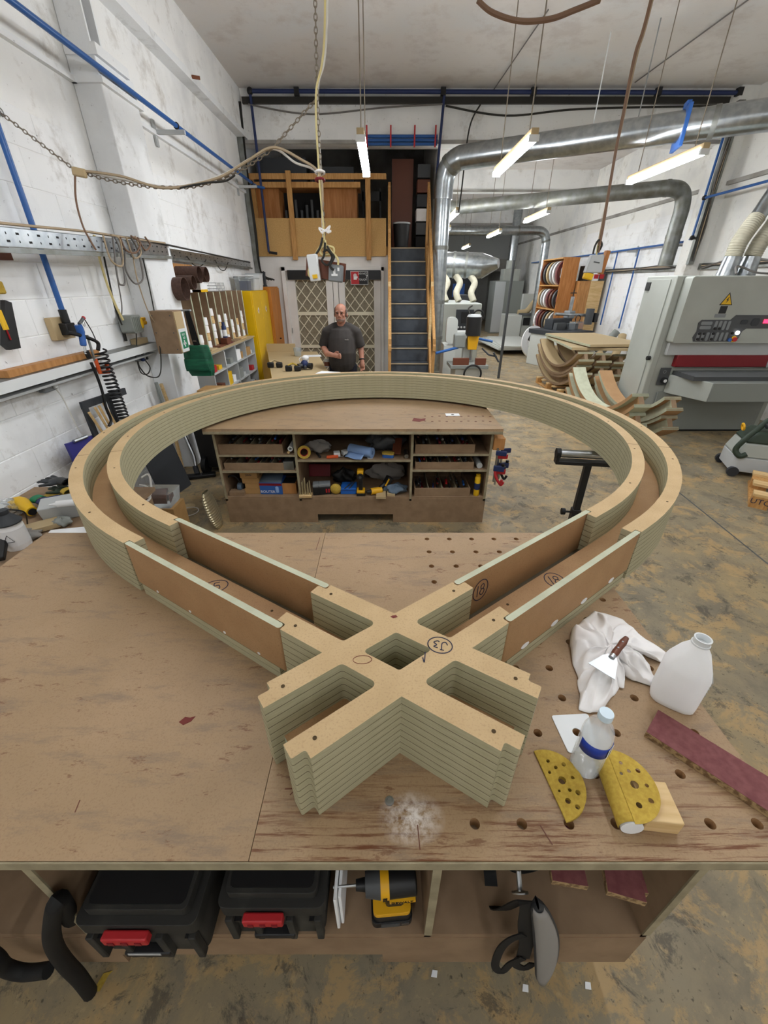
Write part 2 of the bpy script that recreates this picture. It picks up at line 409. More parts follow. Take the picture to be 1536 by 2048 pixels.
def remesh(mb, voxel, name, smooth_it=3):
    "one continuous skin over overlapping volumes"
    me = bpy.data.meshes.new('tmp'); me.from_pydata([p[:] for p in mb.v], [], mb.f)
    ob = bpy.data.objects.new('tmp', me); COL.objects.link(ob)
    md = ob.modifiers.new('r', 'REMESH'); md.mode = 'VOXEL'; md.voxel_size = voxel
    if smooth_it: ms = ob.modifiers.new('s', 'SMOOTH'); ms.factor = .5; ms.iterations = smooth_it
    dg = bpy.context.evaluated_depsgraph_get(); out = bpy.data.meshes.new_from_object(ob.evaluated_get(dg)); out.name = name
    bpy.data.objects.remove(ob); out.polygons.foreach_set('use_smooth', [True] * len(out.polygons)); return out

# ============================================================ SETTING
XL, XR, YB, ZC = -2.45, 6.0, 9.1, 4.65
flo = ST(MB().box((XL - .2, -4, -.15), (XR + .2, 28, 0)).build('floor', 'concrete_floor', smooth=0))
fa0, fa1 = P(1290, 930, z=0), P(1536, 1128, z=0); mbj = MB(); stroke([(fa0.x + (fa0.x - fa1.x) * .12, fa0.y + (fa0.y - fa1.y) * .12), (fa1.x + (fa1.x - fa0.x) * 2, fa1.y + (fa1.y - fa0.y) * 2)], .014, Matrix.Identity(4), mbj, h=.0006); mbj.build('floor_joint', 'dark_grey', flo)
ST(MB().box((XL - .2, -4, ZC), (XR + .2, 28, ZC + .15)).build('ceiling', 'ceiling_paint', smooth=0))
wl = ST(MB().box((XL - .2, -4, 0), (XL - .006, 28, ZC)).build('wall_left', 'white_wall', smooth=0))
wr = ST(MB().box((XR + .006, -4, 0), (XR + .2, 28, ZC)).build('wall_right', 'white_right', smooth=0))
ST(MB().box((XL - .2, -4.2, 0), (XR + .2, -4, ZC)).build('wall_rear', 'white_wall', smooth=0))
ST(MB().box((XL - .2, 27, 0), (XR + .2, 27.2, ZC)).build('wall_far', 'white_right', smooth=0))
def slab_mesh(name, w, h, mat, c=.0025, d=.008):
    "chamfered block face in the local xy plane, z outwards"
    mb = MB(); mb.taper(-d, 0, (-w / 2, -h / 2, w / 2, h / 2), (-w / 2, -h / 2, w / 2, h / 2)); mb.taper(0, c, (-w / 2, -h / 2, w / 2, h / 2), (-w / 2 + c, -h / 2 + c, w / 2 - c, h / 2 - c))
    return mb.mesh(name, mat, smooth=0)
bw, bh = .45, .225
blk = slab_mesh('block', bw - .005, bh - .005, 'white_block'); half = slab_mesh('half_block', bw / 2 - .008, bh - .008, 'white_block')
for r in range(13):
    y = 2.0 + (bw / 2 if r % 2 else 0)
    while y < 9.0:
        yc = y + bw / 2
        if not (yc > 4.4 and yc < 5.05) and yc < 8.9:
            inst(blk, 'block', wl, (XL - .0045 + rnd.uniform(-.0012, .0012), yc, r * bh + bh / 2), (R(90), 0, R(90)))
        y += bw
for r in range(1, 14):
    y = 9.25 + (bw / 2 if r % 2 else 0)
    while y < 14.2:
        inst(blk, 'block', wr, (XR + .006 + rnd.uniform(-.0015, .0015), y + bw / 2, r * bh + bh / 2), (R(90), 0, R(-90))); y += bw
# pilaster, ledges and beams of the left wall
pl = ST(MB().box((XL - .004, 4.45, 0), (-2.23, 5.02, 3.45)).build('trim_pilaster', 'pilaster_paint', bevel=.008))
col = MB()
col.box((XL, 4.47, 3.45), (-2.25, 4.49, ZC)); col.box((XL, 4.62, 3.45), (-2.25, 4.64, ZC)); col.box((XL, 4.49, 3.45), (-2.4, 4.62, ZC), 'black_matte'); col.box((XL, 4.44, 3.43), (-2.2, 4.9, 3.5))
ST(col.build('trim_steel_column', 'pilaster_paint'))
ld = MB(); ld.box((XL - .005, -4, 3.27), (XL + .035, 4.45, 3.31)); ld.box((XL - .005, 5.02, 3.27), (XL + .035, 9.1, 3.31)); ld.box((XL, 4.42, 3.27), (-2.2, 5.05, 3.31))
ST(ld.build('trim_ledge_left', 'pilaster_paint'))
ST(MB().box((XL - .005, -4, 4.02), (XL + .14, 9.1, 4.10), 'pilaster_paint').box((XL - .005, -4, 4.12), (XL + .1, 9.1, ZC)).build('trim_beam_left', 'white_wall', smooth=0))
ST(MB().box((XR - .05, 9.3, 3.38), (XR + .01, 27, 3.44)).box((XR - .05, -4, 3.38), (XR + .01, 9.0, 3.44)).build('trim_ledge_right', 'dark_concrete'))
ST(MB().box((XR - .3, 8.95, 0), (XR + .01, 9.25, ZC)).build('trim_pilaster_right', 'white_right', bevel=.008))
# cross beams
for i, (y0, y1, z0) in enumerate(((9.1, 9.4, 3.96), (14.5, 14.8, 4.15), (20, 20.3, 3.95))):
    ST(MB().box((XL if i == 0 else .95, y0, z0), (XR, y1, ZC)).box((XL if i == 0 else .95, y0 - .03, z0), (XR, y0, z0 + .05), 'dark_concrete').build('trim_cross_beam', 'white_wall', smooth=0))
ST(MB().box((.95, 23, 2.9), (XR, 23.2, 3.9)).box((.95, 22.9, 2.4), (XR, 23.2, 2.9), 'dark_concrete').build('trim_far_lintel', 'light_grey', smooth=0))
# office front, mezzanine and partition
bk = MB(); bk.box((XL, 9.12, 0), (-1.98, 9.3, 2.36)); bk.box((0.0, 9.12, 0), (.12, 9.3, 2.36)); bk.box((-1.98, 9.12, 2.17), (0.0, 9.3, 2.36)); bk.box((-1.98, 9.25, 0), (0, 9.3, 2.17), 'filter')
ST(bk.build('wall_back', 'door_white', smooth=0))
ST(MB().box((XL, 9.14, 2.36), (.12, 12.6, 2.5)).box((.12, 9.3, 2.36), (.95, 12.6, 2.5)).build('floor_mezzanine', 'chipboard', smooth=0))
ST(MB().box((XL, 12.6, 0), (1.0, 12.75, ZC)).build('wall_mezzanine', 'dark_concrete', smooth=0))
ST(MB().box((.95, 8.6, 0), (1.0, 9.4, 2.6)).box((.95, 9.4, 0), (1.0, 27, ZC)).build('wall_partition', 'white_right', smooth=0))
# door frame and double doors with lattice fronts
fr = MB(); fr.box((-1.98, 9.06, 0), (-1.9, 9.2, 2.17)); fr.box((-.06, 9.06, 0), (0.0, 9.2, 2.17)); fr.box((-1.98, 9.06, 2.1), (0, 9.2, 2.17)); fr.box((-1.0, 9.09, 0), (-.9, 9.2, 2.1))
ST(fr.build('trim_door_frame', 'door_white', bevel=.006))
def lattice_door(name, x0, x1, l0, l1):
    d = MB(); d.box((x0, 9.1, .02), (l0, 9.16, 2.1)); d.box((l1, 9.1, .02), (x1, 9.16, 2.1)); d.box((l0, 9.1, 1.95), (l1, 9.16, 2.1)); d.box((l0, 9.1, .02), (l1, 9.16, .15))
    o = ST(d.build(name, 'door_white', bevel=.004))
    for zt, zb in ((1.95, 1.39), (1.33, .77), (.71, .15)):
        MB().box((l0, 9.15, zb), (l1, 9.17, zt)).build('filter_panel', 'filter', o)
        for z in (zt, zb): pass
        nx = (l1 - l0) / 3.0; nz = nx * 1.22; hgt = zt - zb; wd = l1 - l0
        sl = nz / nx
        for sg in (1, -1):
            k = -6
            while k < 8:
                # line z = sg*sl*(x) + c
                c = k * nz + (nz / 2 if sg < 0 else nz / 2) * 0
                pts = []
                for x in (0, wd):
                    z = sg * sl * x + c
                    if -1e-6 <= z <= hgt + 1e-6: pts.append((x, z))
                for z in (0, hgt):
                    x = (z - c) / (sg * sl)
                    if 1e-6 < x < wd - 1e-6: pts.append((x, z))
                k += 1
                if len(pts) < 2: continue
                (xa, za), (xb, zb2) = pts[0], pts[1]; Ln = math.hypot(xb - xa, zb2 - za)
                if Ln < .06: continue
                an = math.atan2(zb2 - za, xb - xa)
                MB().cbox((l0 + (xa + xb) / 2, 9.14 - .004 * (sg > 0), zb + (za + zb2) / 2), (Ln, .012, .016), (0, -an, 0)).build('lattice_bar', 'lattice', o)
    for z in (1.36, .74): MB().box((l0, 9.115, z - .03), (l1, 9.165, z + .03)).build('mid_rail', 'lattice', o)
    MB().cyl((x0 + .02, 9.09, 1.0), (x0 + .02, 9.09, 1.1), .008).build('hinge', 'steel', o)
    return o
lattice_door('door_1', -1.9, -1.01, -1.74, -1.14); lattice_door('door_2', -.89, -.065, -.77, -.2)

# ============================================================ FLUORESCENT BATTENS (the place's lamps)
def batten(x, y0, z, label, seen=True, L=1.5):
    t = T('batten_light', label, 'light', (x, y0, z), 0, 'fluorescent battens hung on chains')
    MB().box((-.035, 0, .0), (.035, L, .05)).build('housing', 'tan_mould', t, bevel=.004)
    MB().prism([[(-.045, -.0), (-.03, -.045), (.03, -.045), (.045, 0)]], -L + .03, -.03, M4=Matrix.Rotation(R(90), 4, 'X')).build('diffuser', 'tube_glow' if seen else 'tube_glow_near', t)
    for y in (.0, L - .03): MB().box((-.046, y, -.046), (.046, y + .03, .002)).build('end_cap', 'white_plastic', t)
    for y in (.2, L - .2): MB().tube([(0, y, .05), (0, y, ZC - z)], .006, 6).build('chain', 'chain', t)
    return t
for x, y, n in ((-.22, 5.0, 'hung above the lattice doors, leftmost of the row'), (1.4, 5.0, 'angled past the mezzanine stair, in front of the big duct'), (3.3, 5.45, 'above the sanding machine, rightmost of the row'), (1.4, 9.5, 'beyond the elbow of the vertical duct'), (3.13, 9.5, 'beyond the cross beam, in front of the second duct'), (3.06, 12.9, 'far back above the grey enclosure'), (1.62, 12.2, 'far back beside the vertical duct'), (3.1, 17.5, 'farthest back in the workshop')):
    batten(x, y, 3.1, 'glowing white fluorescent batten ' + n)
for x, nx in ((-.9, 'leftmost'), (1.4, 'middle'), (3.3, 'rightmost')):
    for y, ny in ((1.1, 'over the foreground bench'), (-2.8, 'behind the camera')): batten(x, y, 3.2, 'white fluorescent batten %s, %s of three' % (ny, nx), False)

# ============================================================ LOOP FRAME ON THE BENCHES
ZB, TH, NL = .915, .210, 9
zz = ZB + .001
CX = Vector((.033, .69, 0)); RCx = Vector((-.04, 2.585, 0)); AX = (RCx - CX).normalized(); DIST = (RCx - CX).length
phi = math.atan2(-AX.x, AX.y)
loop = T('timber_loop_frame', 'large layered MDF teardrop loop frame with crossed ends lying across both workbenches', 'frame', (CX.x, CX.y, zz), phi)
RM = 1.56; W2, C2 = .1035, .048; TT = math.acos(RM / DIST); ARM = .32; END = 1.0
d1 = Vector((math.cos(TT), math.sin(TT))); d2 = Vector((-math.cos(TT), math.sin(TT))); n1 = Vector((-math.sin(TT), math.cos(TT))); n2 = Vector((math.sin(TT), math.cos(TT)))
def I_(o1, o2):
    det = n1.x * n2.y - n1.y * n2.x
    return ((o1 * n2.y - n1.y * o2) / det, (n1.x * o2 - o1 * n2.x) / det)
RB, RBL = .021, .03
def arm(d, n, sgn, seq):
    "end of one arm: outer corner with rebate, prong, notch"
    def pt(l, o): p = d * l + n * o; return (p.x, p.y)
    a, b = seq     # a = first outer offset sign, walks to -a
    return [(pt(ARM - RBL, a * W2), 0), (pt(ARM - RBL, a * (W2 - RB)), .006), (pt(ARM, a * (W2 - RB)), .004), (pt(ARM, a * C2), 0)], [(pt(ARM, -a * C2), 0), (pt(ARM, -a * (W2 - RB)), .004), (pt(ARM - RBL, -a * (W2 - RB)), .006), (pt(ARM - RBL, -a * W2), 0)]
poly = []
def put(l): poly.extend(l)
rr = .012
A, B = arm(d1, n1, 1, (-1, 1)); put([(I_(-W2, W2), 0)]); put(A); put([(I_(-C2, W2), rr), (I_(C2, W2), rr)]); put(B)
A, B = arm(d2, n2, 1, (1, -1)); put([(I_(W2, W2), .004)]); put(A); put([(I_(W2, C2), rr), (I_(W2, -C2), rr)]); put(B)
A, B = arm(-d1, n1, 1, (1, -1)); put([(I_(W2, -W2), 0)]); put(A); put([(I_(C2, -W2), rr), (I_(-C2, -W2), rr)]); put(B)
A, B = arm(-d2, n2, 1, (-1, 1)); put([(I_(-W2, -W2), 0)]); put(A); put([(I_(-W2, -C2), rr), (I_(-W2, C2), rr)]); put(B)
cross_poly = fillet([p for p, r in poly], [r for p, r in poly])
hole = fillet([I_(-C2, -C2), I_(C2, -C2), I_(C2, C2), I_(-C2, C2)], [.008] * 4)
LH = TH / NL
def inset_poly(pl, d):
    out = []; N = len(pl)
    for i in range(N):
        a = Vector(pl[i - 1][:2]); p = Vector(pl[i][:2]); b = Vector(pl[(i + 1) % N][:2])
        t = (b - a)
        if t.length < 1e-9: out.append(p[:]); continue
        t.normalize(); out.append((p.x - t.y * d, p.y + t.x * d))
    return out
def layered(name, loops, z0, nl, parent, top='mdf_tan'):
    "glued-up boards: every board is a piece, with a dark glue line recessed between"
    g = .0016
    lay = MB().prism(loops, 0, LH - g, 'mr_face', side='mr_edge').mesh('layer', 'mr_face'); tp = MB().prism(loops, 0, LH, top, side='mr_edge').mesh('top_layer', top)
    gl = MB().prism(loops, -.0003, g + .0003, 'glue').mesh('glue_line', 'glue')
    root = None
    for k in range(nl):
        last = k == nl - 1
        ob = inst(tp if last else lay, 'layer' if not last else 'top_layer', parent, (0, 0, z0 + k * LH))
        if not last: 
            o2 = inst(gl, 'glue_line', parent, (0, 0, z0 + (k + 1) * LH - g), scale=None)
cj = bpy.data.objects.new('cross_junction', None); COL.objects.link(cj); cj.parent = loop; cj['label'] = 'crossed four-armed junction block of layered boards'
layered('cross', [cross_poly, hole], 0, NL, cj)
# ring walls: arcs that run straight for the last stretch
tl = DIST * math.sin(TT)
def wall_poly(r_out, r_in, rebate_out):
    ang0 = math.atan2(-(DIST - tl * math.sin(TT)), tl * math.cos(TT))       # tangent point seen from ring centre
    a0, a1 = ang0, math.pi - ang0
    N = 110; outer = []; inner = []
    for i in range(N + 1):
        a = a0 + (a1 - a0) * i / N
        outer.append((r_out * math.cos(a), DIST + r_out * math.sin(a))); inner.append((r_in * math.cos(a), DIST + r_in * math.sin(a)))
    def st(side, l, r):   # point on the straight at distance l from the crossing, radius r
        d = d1 if side > 0 else d2; n = n1 if side > 0 else n2
        o = (RM - r); p = d * l + n * o; return (p.x, p.y)
    R0, R1 = (r_out, r_out - RB) if rebate_out else (r_in, r_in + RB)
    if rebate_out:
        s_ = [st(1, END, r_in), st(1, END, R1), st(1, END + RBL, R1), st(1, END + RBL, r_out)]
        e_ = [st(-1, END + RBL, r_out), st(-1, END + RBL, R1), st(-1, END, R1), st(-1, END, r_in)]
    else:
        s_ = [st(1, END + RBL, r_in), st(1, END + RBL, R1), st(1, END, R1), st(1, END, r_out)]
        e_ = [st(-1, END, r_out), st(-1, END, R1), st(-1, END + RBL, R1), st(-1, END + RBL, r_in)]
    return s_ + outer + e_ + inner[::-1]
RO, RI = RM + W2, RM - W2
for nm, a, b, f in (('outer_wall', RO, RM + C2, True), ('inner_wall', RM - C2, RI, False)):
    e = bpy.data.objects.new(nm, None); COL.objects.link(e); e.parent = loop
    layered(nm, [wall_poly(a, b, f)], 0, NL, e)
# channel floor: a web low between the walls, running from the crossing round the ring
FZ0, FZ1 = .047, .085
fl = wall_poly(RM + C2 - .0005, RM - C2 + .0005, True)
N = 110; ang0 = math.atan2(-(DIST - tl * math.sin(TT)), tl * math.cos(TT)); web = []
for r in (RM + C2 - .0005, RM - C2 + .0005):
    pts = []
    for i in range(N + 1):
        a = ang0 + (math.pi - 2 * ang0) * i / N; pts.append((r * math.cos(a), DIST + r * math.sin(a)))
    o = RM - r
    s0 = d1 * .085 + n1 * o; e0 = d2 * .085 + n2 * o
    pts = [(s0.x, s0.y)] + pts + [(e0.x, e0.y)]
    web.append(pts)
MB().prism([web[0] + web[1][::-1]], FZ0, FZ1, 'mdf_brown', side='mr_edge').build('channel_floor', 'mdf_brown', loop)
for d, n in ((-d1, n1), (-d2, n2)):
    q = [d * .085 + n * (C2 - .0005), d * (ARM - .03) + n * (C2 - .0005), d * (ARM - .03) - n * (C2 - .0005), d * .085 - n * (C2 - .0005)]
    MB().prism([[tuple(p) for p in q]], FZ0, FZ1, 'mdf_brown', side='mr_face').build('channel_floor', 'mdf_brown', loop)
q = [Vector(p) for p in (I_(-C2, -C2), I_(C2, -C2), I_(C2, C2), I_(-C2, C2))]
MB().prism([[tuple(p * .99) for p in q]], 0, .012, 'mdf_brown').build('channel_floor', 'mdf_brown', loop)
# straight side panels with nosed ends, on a layered sill
def bar_poly(d, n, l0, l1, o0, o1, nose=.008):
    pts = [d * l0 + n * o0, d * l1 + n * o0, d * l1 + n * o1, d * l0 + n * o1]
    return fillet([tuple(p) for p in pts], [nose] * 4) if nose else [tuple(p) for p in pts]
for d, n in ((d1, n1), (d2, n2)):
    for sg in (1, -1):
        # n points towards the ring centre for both straights
        o0, o1 = sg * (W2 - RB + .002), sg * W2
        MB().prism([bar_poly(d, n, ARM - RBL + .004, END + RBL - .004, o0, o1)], .047, TH, 'mr_face', side='mdf_brown').build('side_panel', 'mr_face', loop)
        sill = bar_poly(d, n, ARM, END, sg * C2, sg * W2, 0)
        g = .0016
        for k in range(2):
            MB().prism([sill], k * LH + (.0 if k else 0), (k + 1) * LH - g, 'mr_face', side='mr_edge').build('sill_layer', 'mr_face', loop)
            MB().prism([inset_poly(sill, .0002)], (k + 1) * LH - g, (k + 1) * LH, 'glue').build('glue_line', 'glue', loop)
        # white filler dabs along the sill of the outer panels
        if sg < 0:
            for l in (.4, .55, .72, .9):
                p = d * l + n * (sg * (W2 + .0004)); q_ = Matrix.Translation((p.x, p.y, .055)) @ Matrix.Rotation(math.atan2(d.y, d.x), 4, 'Z') @ Matrix.Rotation(R(90), 4, 'X')
                r_ = .012 if d is d1 else .006
                MB().prism([circle(0, 0, r_, 10)], -.0006, .0006, M4=q_ @ Matrix.Diagonal((1.6 if d is d1 else 1, .8, 1, 1))).build('filler_dab', 'white', loop)
# screw holes on the tops
sh = MB().cyl((0, 0, -.001), (0, 0, .0006), .0045, n=10).mesh('screw_hole', 'sand_hole')
for i in range(15):
    a = ang0 + (math.pi - 2 * ang0) * (i + .5) / 15
    for r, k in ((RO - .022, 0), (RI + .024, .06)):
        inst(sh, 'screw_hole', loop, (r * math.cos(a + k), DIST + r * math.sin(a + k), TH + .0002))
for d, n in ((d1, n1), (d2, n2), (-d1, n1), (-d2, n2)):
    for sg in (1, -1):
        p = d * (ARM - .055) + n * sg * .073; inst(sh, 'screw_hole', loop, (p.x, p.y, TH + .0002))
for d, n in ((d1, n1), (d2, n2)):
    for l in (.47, .52, .62): p = d * l + n * .02 * (1 if l < .5 else -1); inst(sh, 'screw_hole', loop, (p.x, p.y, FZ1 + .0002))
# joint lines across the ring and a red-brown smear at the crossing
for a in (R(25), R(90), R(155), R(200), R(-20)):
    for r0, r1 in ((RI, RM - C2), (RM + C2, RO)):
        mb = MB(); stroke([(r0 * math.cos(a), DIST + r0 * math.sin(a)), (r1 * math.cos(a), DIST + r1 * math.sin(a))], .0015, Matrix.Translation((0, 0, TH)), mb); mb.build('joint_line', 'glue', loop)
# pen marks
def mark(name, M4, strokes, wd=.0026):
    mb = MB()
    for s in strokes: stroke(s, wd, M4, mb)
    return mb.build(name, 'ink', loop)
def ell(cx, cy, rx, ry, n=30, a0=0, a1=360): return [(cx + rx * math.cos(R(a0 + (a1 - a0) * i / n)), cy + ry * math.sin(R(a0 + (a1 - a0) * i / n))) for i in range(n + 1)]
def sp2(p, n=6): return [(v.x, v.y) for v in spline([(a, b, 0) for a, b in p], n)]
J = lambda: [ell(0, 0, .03, .025, a0=20, a1=390), sp2([(-.002, .014), (-.012, .014)]), sp2([(-.006, .014), (-.004, -.006), (-.012, -.012), (-.018, -.004)]), sp2([(.004, .01), (.014, .008), (.008, .001), (.016, -.005), (.008, -.012), (.003, -.009)])]
Mi = Matrix.Translation((0.105, .012, TH)) @ Matrix.Rotation(R(-18) + math.pi, 4, 'Z')
mark('pen_mark', Mi, J())
mark('pen_mark', Matrix.Translation((.062, -.02, TH)), [sp2([(-.004, -.004), (-.002, -.018), (.004, .012)])])
mb = MB(); stroke(ell(0, 0, .022, .012, a0=0, a1=360), .0012, Matrix.Translation((-.085, -.025, TH)), mb); mb.build('faint_pen_ring', 'stain', loop)
E18 = lambda: [ell(0, 0, .034, .04, a0=10, a1=375), sp2([(-.014, .022), (-.014, -.022)]), ell(.008, .011, .008, .010, a0=0, a1=360, n=16), ell(.008, -.010, .010, .012, n=16)]
E15 = lambda: [ell(0, 0, .042, .032, a0=10, a1=375), sp2([(-.018, .018), (-.018, -.02)]), sp2([(.016, .018), (.0, .018), (-.002, .003), (.012, .002), (.014, -.014), (-.002, -.02)])]
# on the channel-side face of the inner right panel
oo = W2 - RB + .0016
p = d1 * .405 + n1 * oo
mark('pen_mark', Matrix.Translation((p.x, p.y, .135)) @ Matrix.Rotation(TT, 4, 'Z') @ Matrix.Rotation(R(90), 4, 'X'), E18(), .003)
p = d1 * .70; mark('pen_mark', Matrix.Translation((p.x, p.y, FZ1)) @ Matrix.Rotation(TT - R(30), 4, 'Z'), E18(), .003)
p = d2 * .72; mark('pen_mark', Matrix.Translation((p.x, p.y, FZ1)) @ Matrix.Rotation(R(20), 4, 'Z'), E15(), .003)
MB().prism([[(-.008, 0), (.0, -.006), (.012, -.002), (.008, .005), (-.002, .004)]], 0, .0006, M4=Matrix.Translation((I_(W2, W2)[0] - .004, I_(W2, W2)[1] - .012, TH))).build('resin_smear', 'stain', loop)

# ============================================================ NEAR WORKBENCH
BX0, BX1, BY0, BY1, BS = -1.53, .852, .355, 1.553, -.265
nb = T('workbench', 'long MDF workbench in the foreground with a dog-hole top and open shelves', 'workbench', (BX0, BY0, 0))
def nbp(name, mat, mb, **k): return mb.build(name, mat, nb, world=True, **k)
tp = MB(); tp.box((BX0, BY0, ZB - .03), (BS - .0008, BY1, ZB), 'bench_left'); o = nbp('bench_top', 'bench_left', tp, smooth=0)
holes = []
for j in range(12):
    for i in range(-0, 7):
        x = .19 + i * .0985; y = .418 + j * .0985
        if x > BX1 - .03 or y > BY1 - .03: continue
        if i == 3 and j == 0: x += 0
        holes.append(circle(x, y, .0108, 14))
tp = MB().prism([[(BS + .0008, BY0), (BX1, BY0), (BX1, BY1), (BS + .0008, BY1)]] + holes, ZB - .03, ZB, 'bench_right', side='mdf_brown')
# origin of the top's texture at its own front corner
tb = T_ = None
lo, hi = tp.bounds(); tp.v = [p - Vector((BS, BY0, 0)) for p in tp.v]; ob = tp.build('bench_top', 'bench_right', nb, smooth=30); ob.location = (BS - BX0, 0, 0)
MB().box((BX0, BY0 - .004, ZB - .031), (BX1, BY0, ZB - .001)).build('edge_strip', 'carcass_edge', nb, world=True, bevel=.002)
CY = .39
def pan(name, lo, hi): nbp(name, 'carcass', MB().box(lo, hi, 'carcass'))
for x in (BX0 + .06, -.79, .108, .69): 
    mb = MB().box((x, CY, .16), (x + .018, 1.2, ZB - .031)); nbp('upright', 'carcass', mb)
    nbp('upright_edge', 'carcass_edge', MB().box((x - .001, CY - .004, .385), (x + .019, CY, ZB - .031)))
nbp('base_shelf', 'carcass', MB().box((BX0 + .06, CY, .36), (.708, 1.2, .38)))
for x0, x1, z in ((.126, .69, .735), (BX0 + .078, -.79, .708)):
    nbp('shelf', 'carcass', MB().box((x0, CY + .03, z), (x1, 1.2, z + .018))); nbp('shelf_edge', 'carcass_edge', MB().box((x0, CY + .026, z - .001), (x1, CY + .03, z + .019)))
nbp('back_panel', 'carcass', MB().box((BX0 + .06, 1.2, .16), (.708, 1.212, ZB - .031)))
pk = [(BX0 + .06, .16), (-.75, .16), (-.75, .226), (-.004, .226), (-.004, .16), (.708, .16), (.708, .36), (BX0 + .06, .36)]
nbp('plinth', 'carcass', MB().box((BX0 + .06, CY - .002, .16), (-.75, CY + .016, .36)).box((-.75, CY - .002, .226), (-.004, CY + .016, .36)).box((-.004, CY - .002, .16), (.708, CY + .016, .36)))
for x in (-1.35, -.85, .1, .6):
    for y in (.55, 1.1):
        nbp('castor', 'rubber', MB().cyl((x - .02, y, .06), (x + .02, y, .06), .06, n=16).box((x - .03, y - .03, .1), (x + .03, y + .03, .16), 'steel'))
nbp('resin_stain', 'stain', MB().prism([[(-.018, -.006), (-.004, -.014), (.012, -.004), (.018, .01), (.006, .006), (-.008, .008)]], 0, .0012, M4=Matrix.Translation(P(374, 1440, z=ZB))))
nbp('screw_head', 'steel', MB().lathe([(0, .0), (.010, 0), (.010, .0015), (.006, .0018), (.0055, .0006), (0, .0006)], 14, M4=Matrix.Translation(P(779, 1602, z=ZB))))
for a, b in (((570, 1578), (700, 1574)), ((580, 1590), (600, 1570)), ((640, 1075), (632, 1100)), ((1105, 1690), (1080, 1650)), ((840, 1700), (835, 1650)), ((150, 1625), (160, 1600)), ((940, 1225), (945, 1260))):
    p, q = P(*a, z=ZB), P(*b, z=ZB); mb = MB(); stroke([(p.x, p.y), (q.x, q.y)], .002, Matrix.Translation((0, 0, ZB)), mb); nbp('score_mark', 'wood_brown', mb)

# ---------------- things on the near bench
# rag: a crumpled cloth
rim = [(1146, 1262), (1160, 1240), (1190, 1225), (1215, 1232), (1242, 1240), (1270, 1262), (1298, 1285), (1330, 1310), (1322, 1324), (1296, 1316), (1278, 1312), (1300, 1335), (1310, 1355), (1300, 1378), (1272, 1362), (1250, 1352), (1238, 1354), (1250, 1378), (1236, 1372), (1222, 1396), (1207, 1428), (1180, 1424), (1152, 1420), (1164, 1392), (1156, 1360), (1140, 1330), (1143, 1300)]
cen = P(1212, 1316, z=ZB); rp = [P(*q, z=ZB) - cen for q in rim]
def rag_fn(u, v):
    a = (u % 1.0) * len(rp); i = int(a) % len(rp); t = a - int(a); e = rp[i].lerp(rp[(i + 1) % len(rp)], t * t * (3 - 2 * t))
    r = v; p = e * r; th = u * 2 * math.pi; env = math.sin(math.pi * min(1, r * .82 + .12)) ** .7
    h = .036 * (1 - r) ** .9 + env * (.011 * abs(math.sin(th * 4.5 + 2.2 * r + .6)) + .010 * abs(math.sin(th * 7 - 3.5 * r)) ** 1.5 + .006 * math.sin(th * 17 + 7 * r) + .004 * math.sin(th * 29 - 11 * r))
    h += .034 * math.exp(-((p.x + .065) ** 2 + (p.y - .075) ** 2) / .0035) + .012 * math.exp(-((p.x - .05) ** 2 + (p.y + .02) ** 2) / .001)
    h = max(0, h) * (1 if r < .93 else (1 - (r - .93) / .07 * .7))
    return (cen.x + p.x + .006 * math.sin(9 * th + 6 * r), cen.y + p.y + .006 * math.cos(8 * th - 5 * r), ZB + .003 + h)
MB().grid(rag_fn, 162, 30).solo('rag', 'cloth', 'crumpled white cotton rag lying on the dog-hole bench top', 'rag', solid=.0016, smooth=180)
# scraper
hp0, hp1 = P(1250, 1280, z=1.0), P(1224, 1314, z=.992)
sc = T('scraper', 'wide-bladed scraper with a riveted brown wooden handle on the white rag', 'scraper', P(1222, 1318, z=.975))
ax = (hp0 - hp1).normalized(); sdv = Vector((ax.y, -ax.x, 0)).normalized(); up_ = Vector((0, 0, 1))
b0 = hp1 + ax * .004; b1 = hp1 - ax * .062 - up_ * .004; vs_ = []
for q_, wd in ((b0, .011), (hp1 - ax * .012, .02), (b1, .036)):
    for z_ in (0, .0016): vs_ += [q_ - sdv * wd + up_ * z_, q_ + sdv * wd + up_ * z_]
MB().add(vs_, [(0, 1, 5, 4)[::-1], (2, 3, 7, 6), (4, 5, 9, 8)[::-1], (6, 7, 11, 10), (0, 4, 6, 2)[::-1], (1, 5, 7, 3), (4, 8, 10, 6)[::-1], (5, 9, 11, 7), (0, 2, 3, 1)[::-1], (8, 9, 11, 10)]).build('blade', 'blade', sc, world=True, smooth=0)
MB().tube([hp1 + ax * .004, hp1.lerp(hp0, .25), hp1.lerp(hp0, .55), hp1.lerp(hp0, .85), hp0 + ax * .01], [.0075, .010, .009, .0105, .007], 10).build('handle', 'wood_brown', sc, world=True)
MB().cyl(hp1 - ax * .006, hp1 + ax * .008, .0085, n=12).build('ferrule', 'steel', sc, world=True)
for t in (.4, .75):
    p = hp1.lerp(hp0, t); MB().cyl(p, p + Vector((0, 0, .0108)), .0026, n=8).build('rivet', 'steel', sc, world=True)
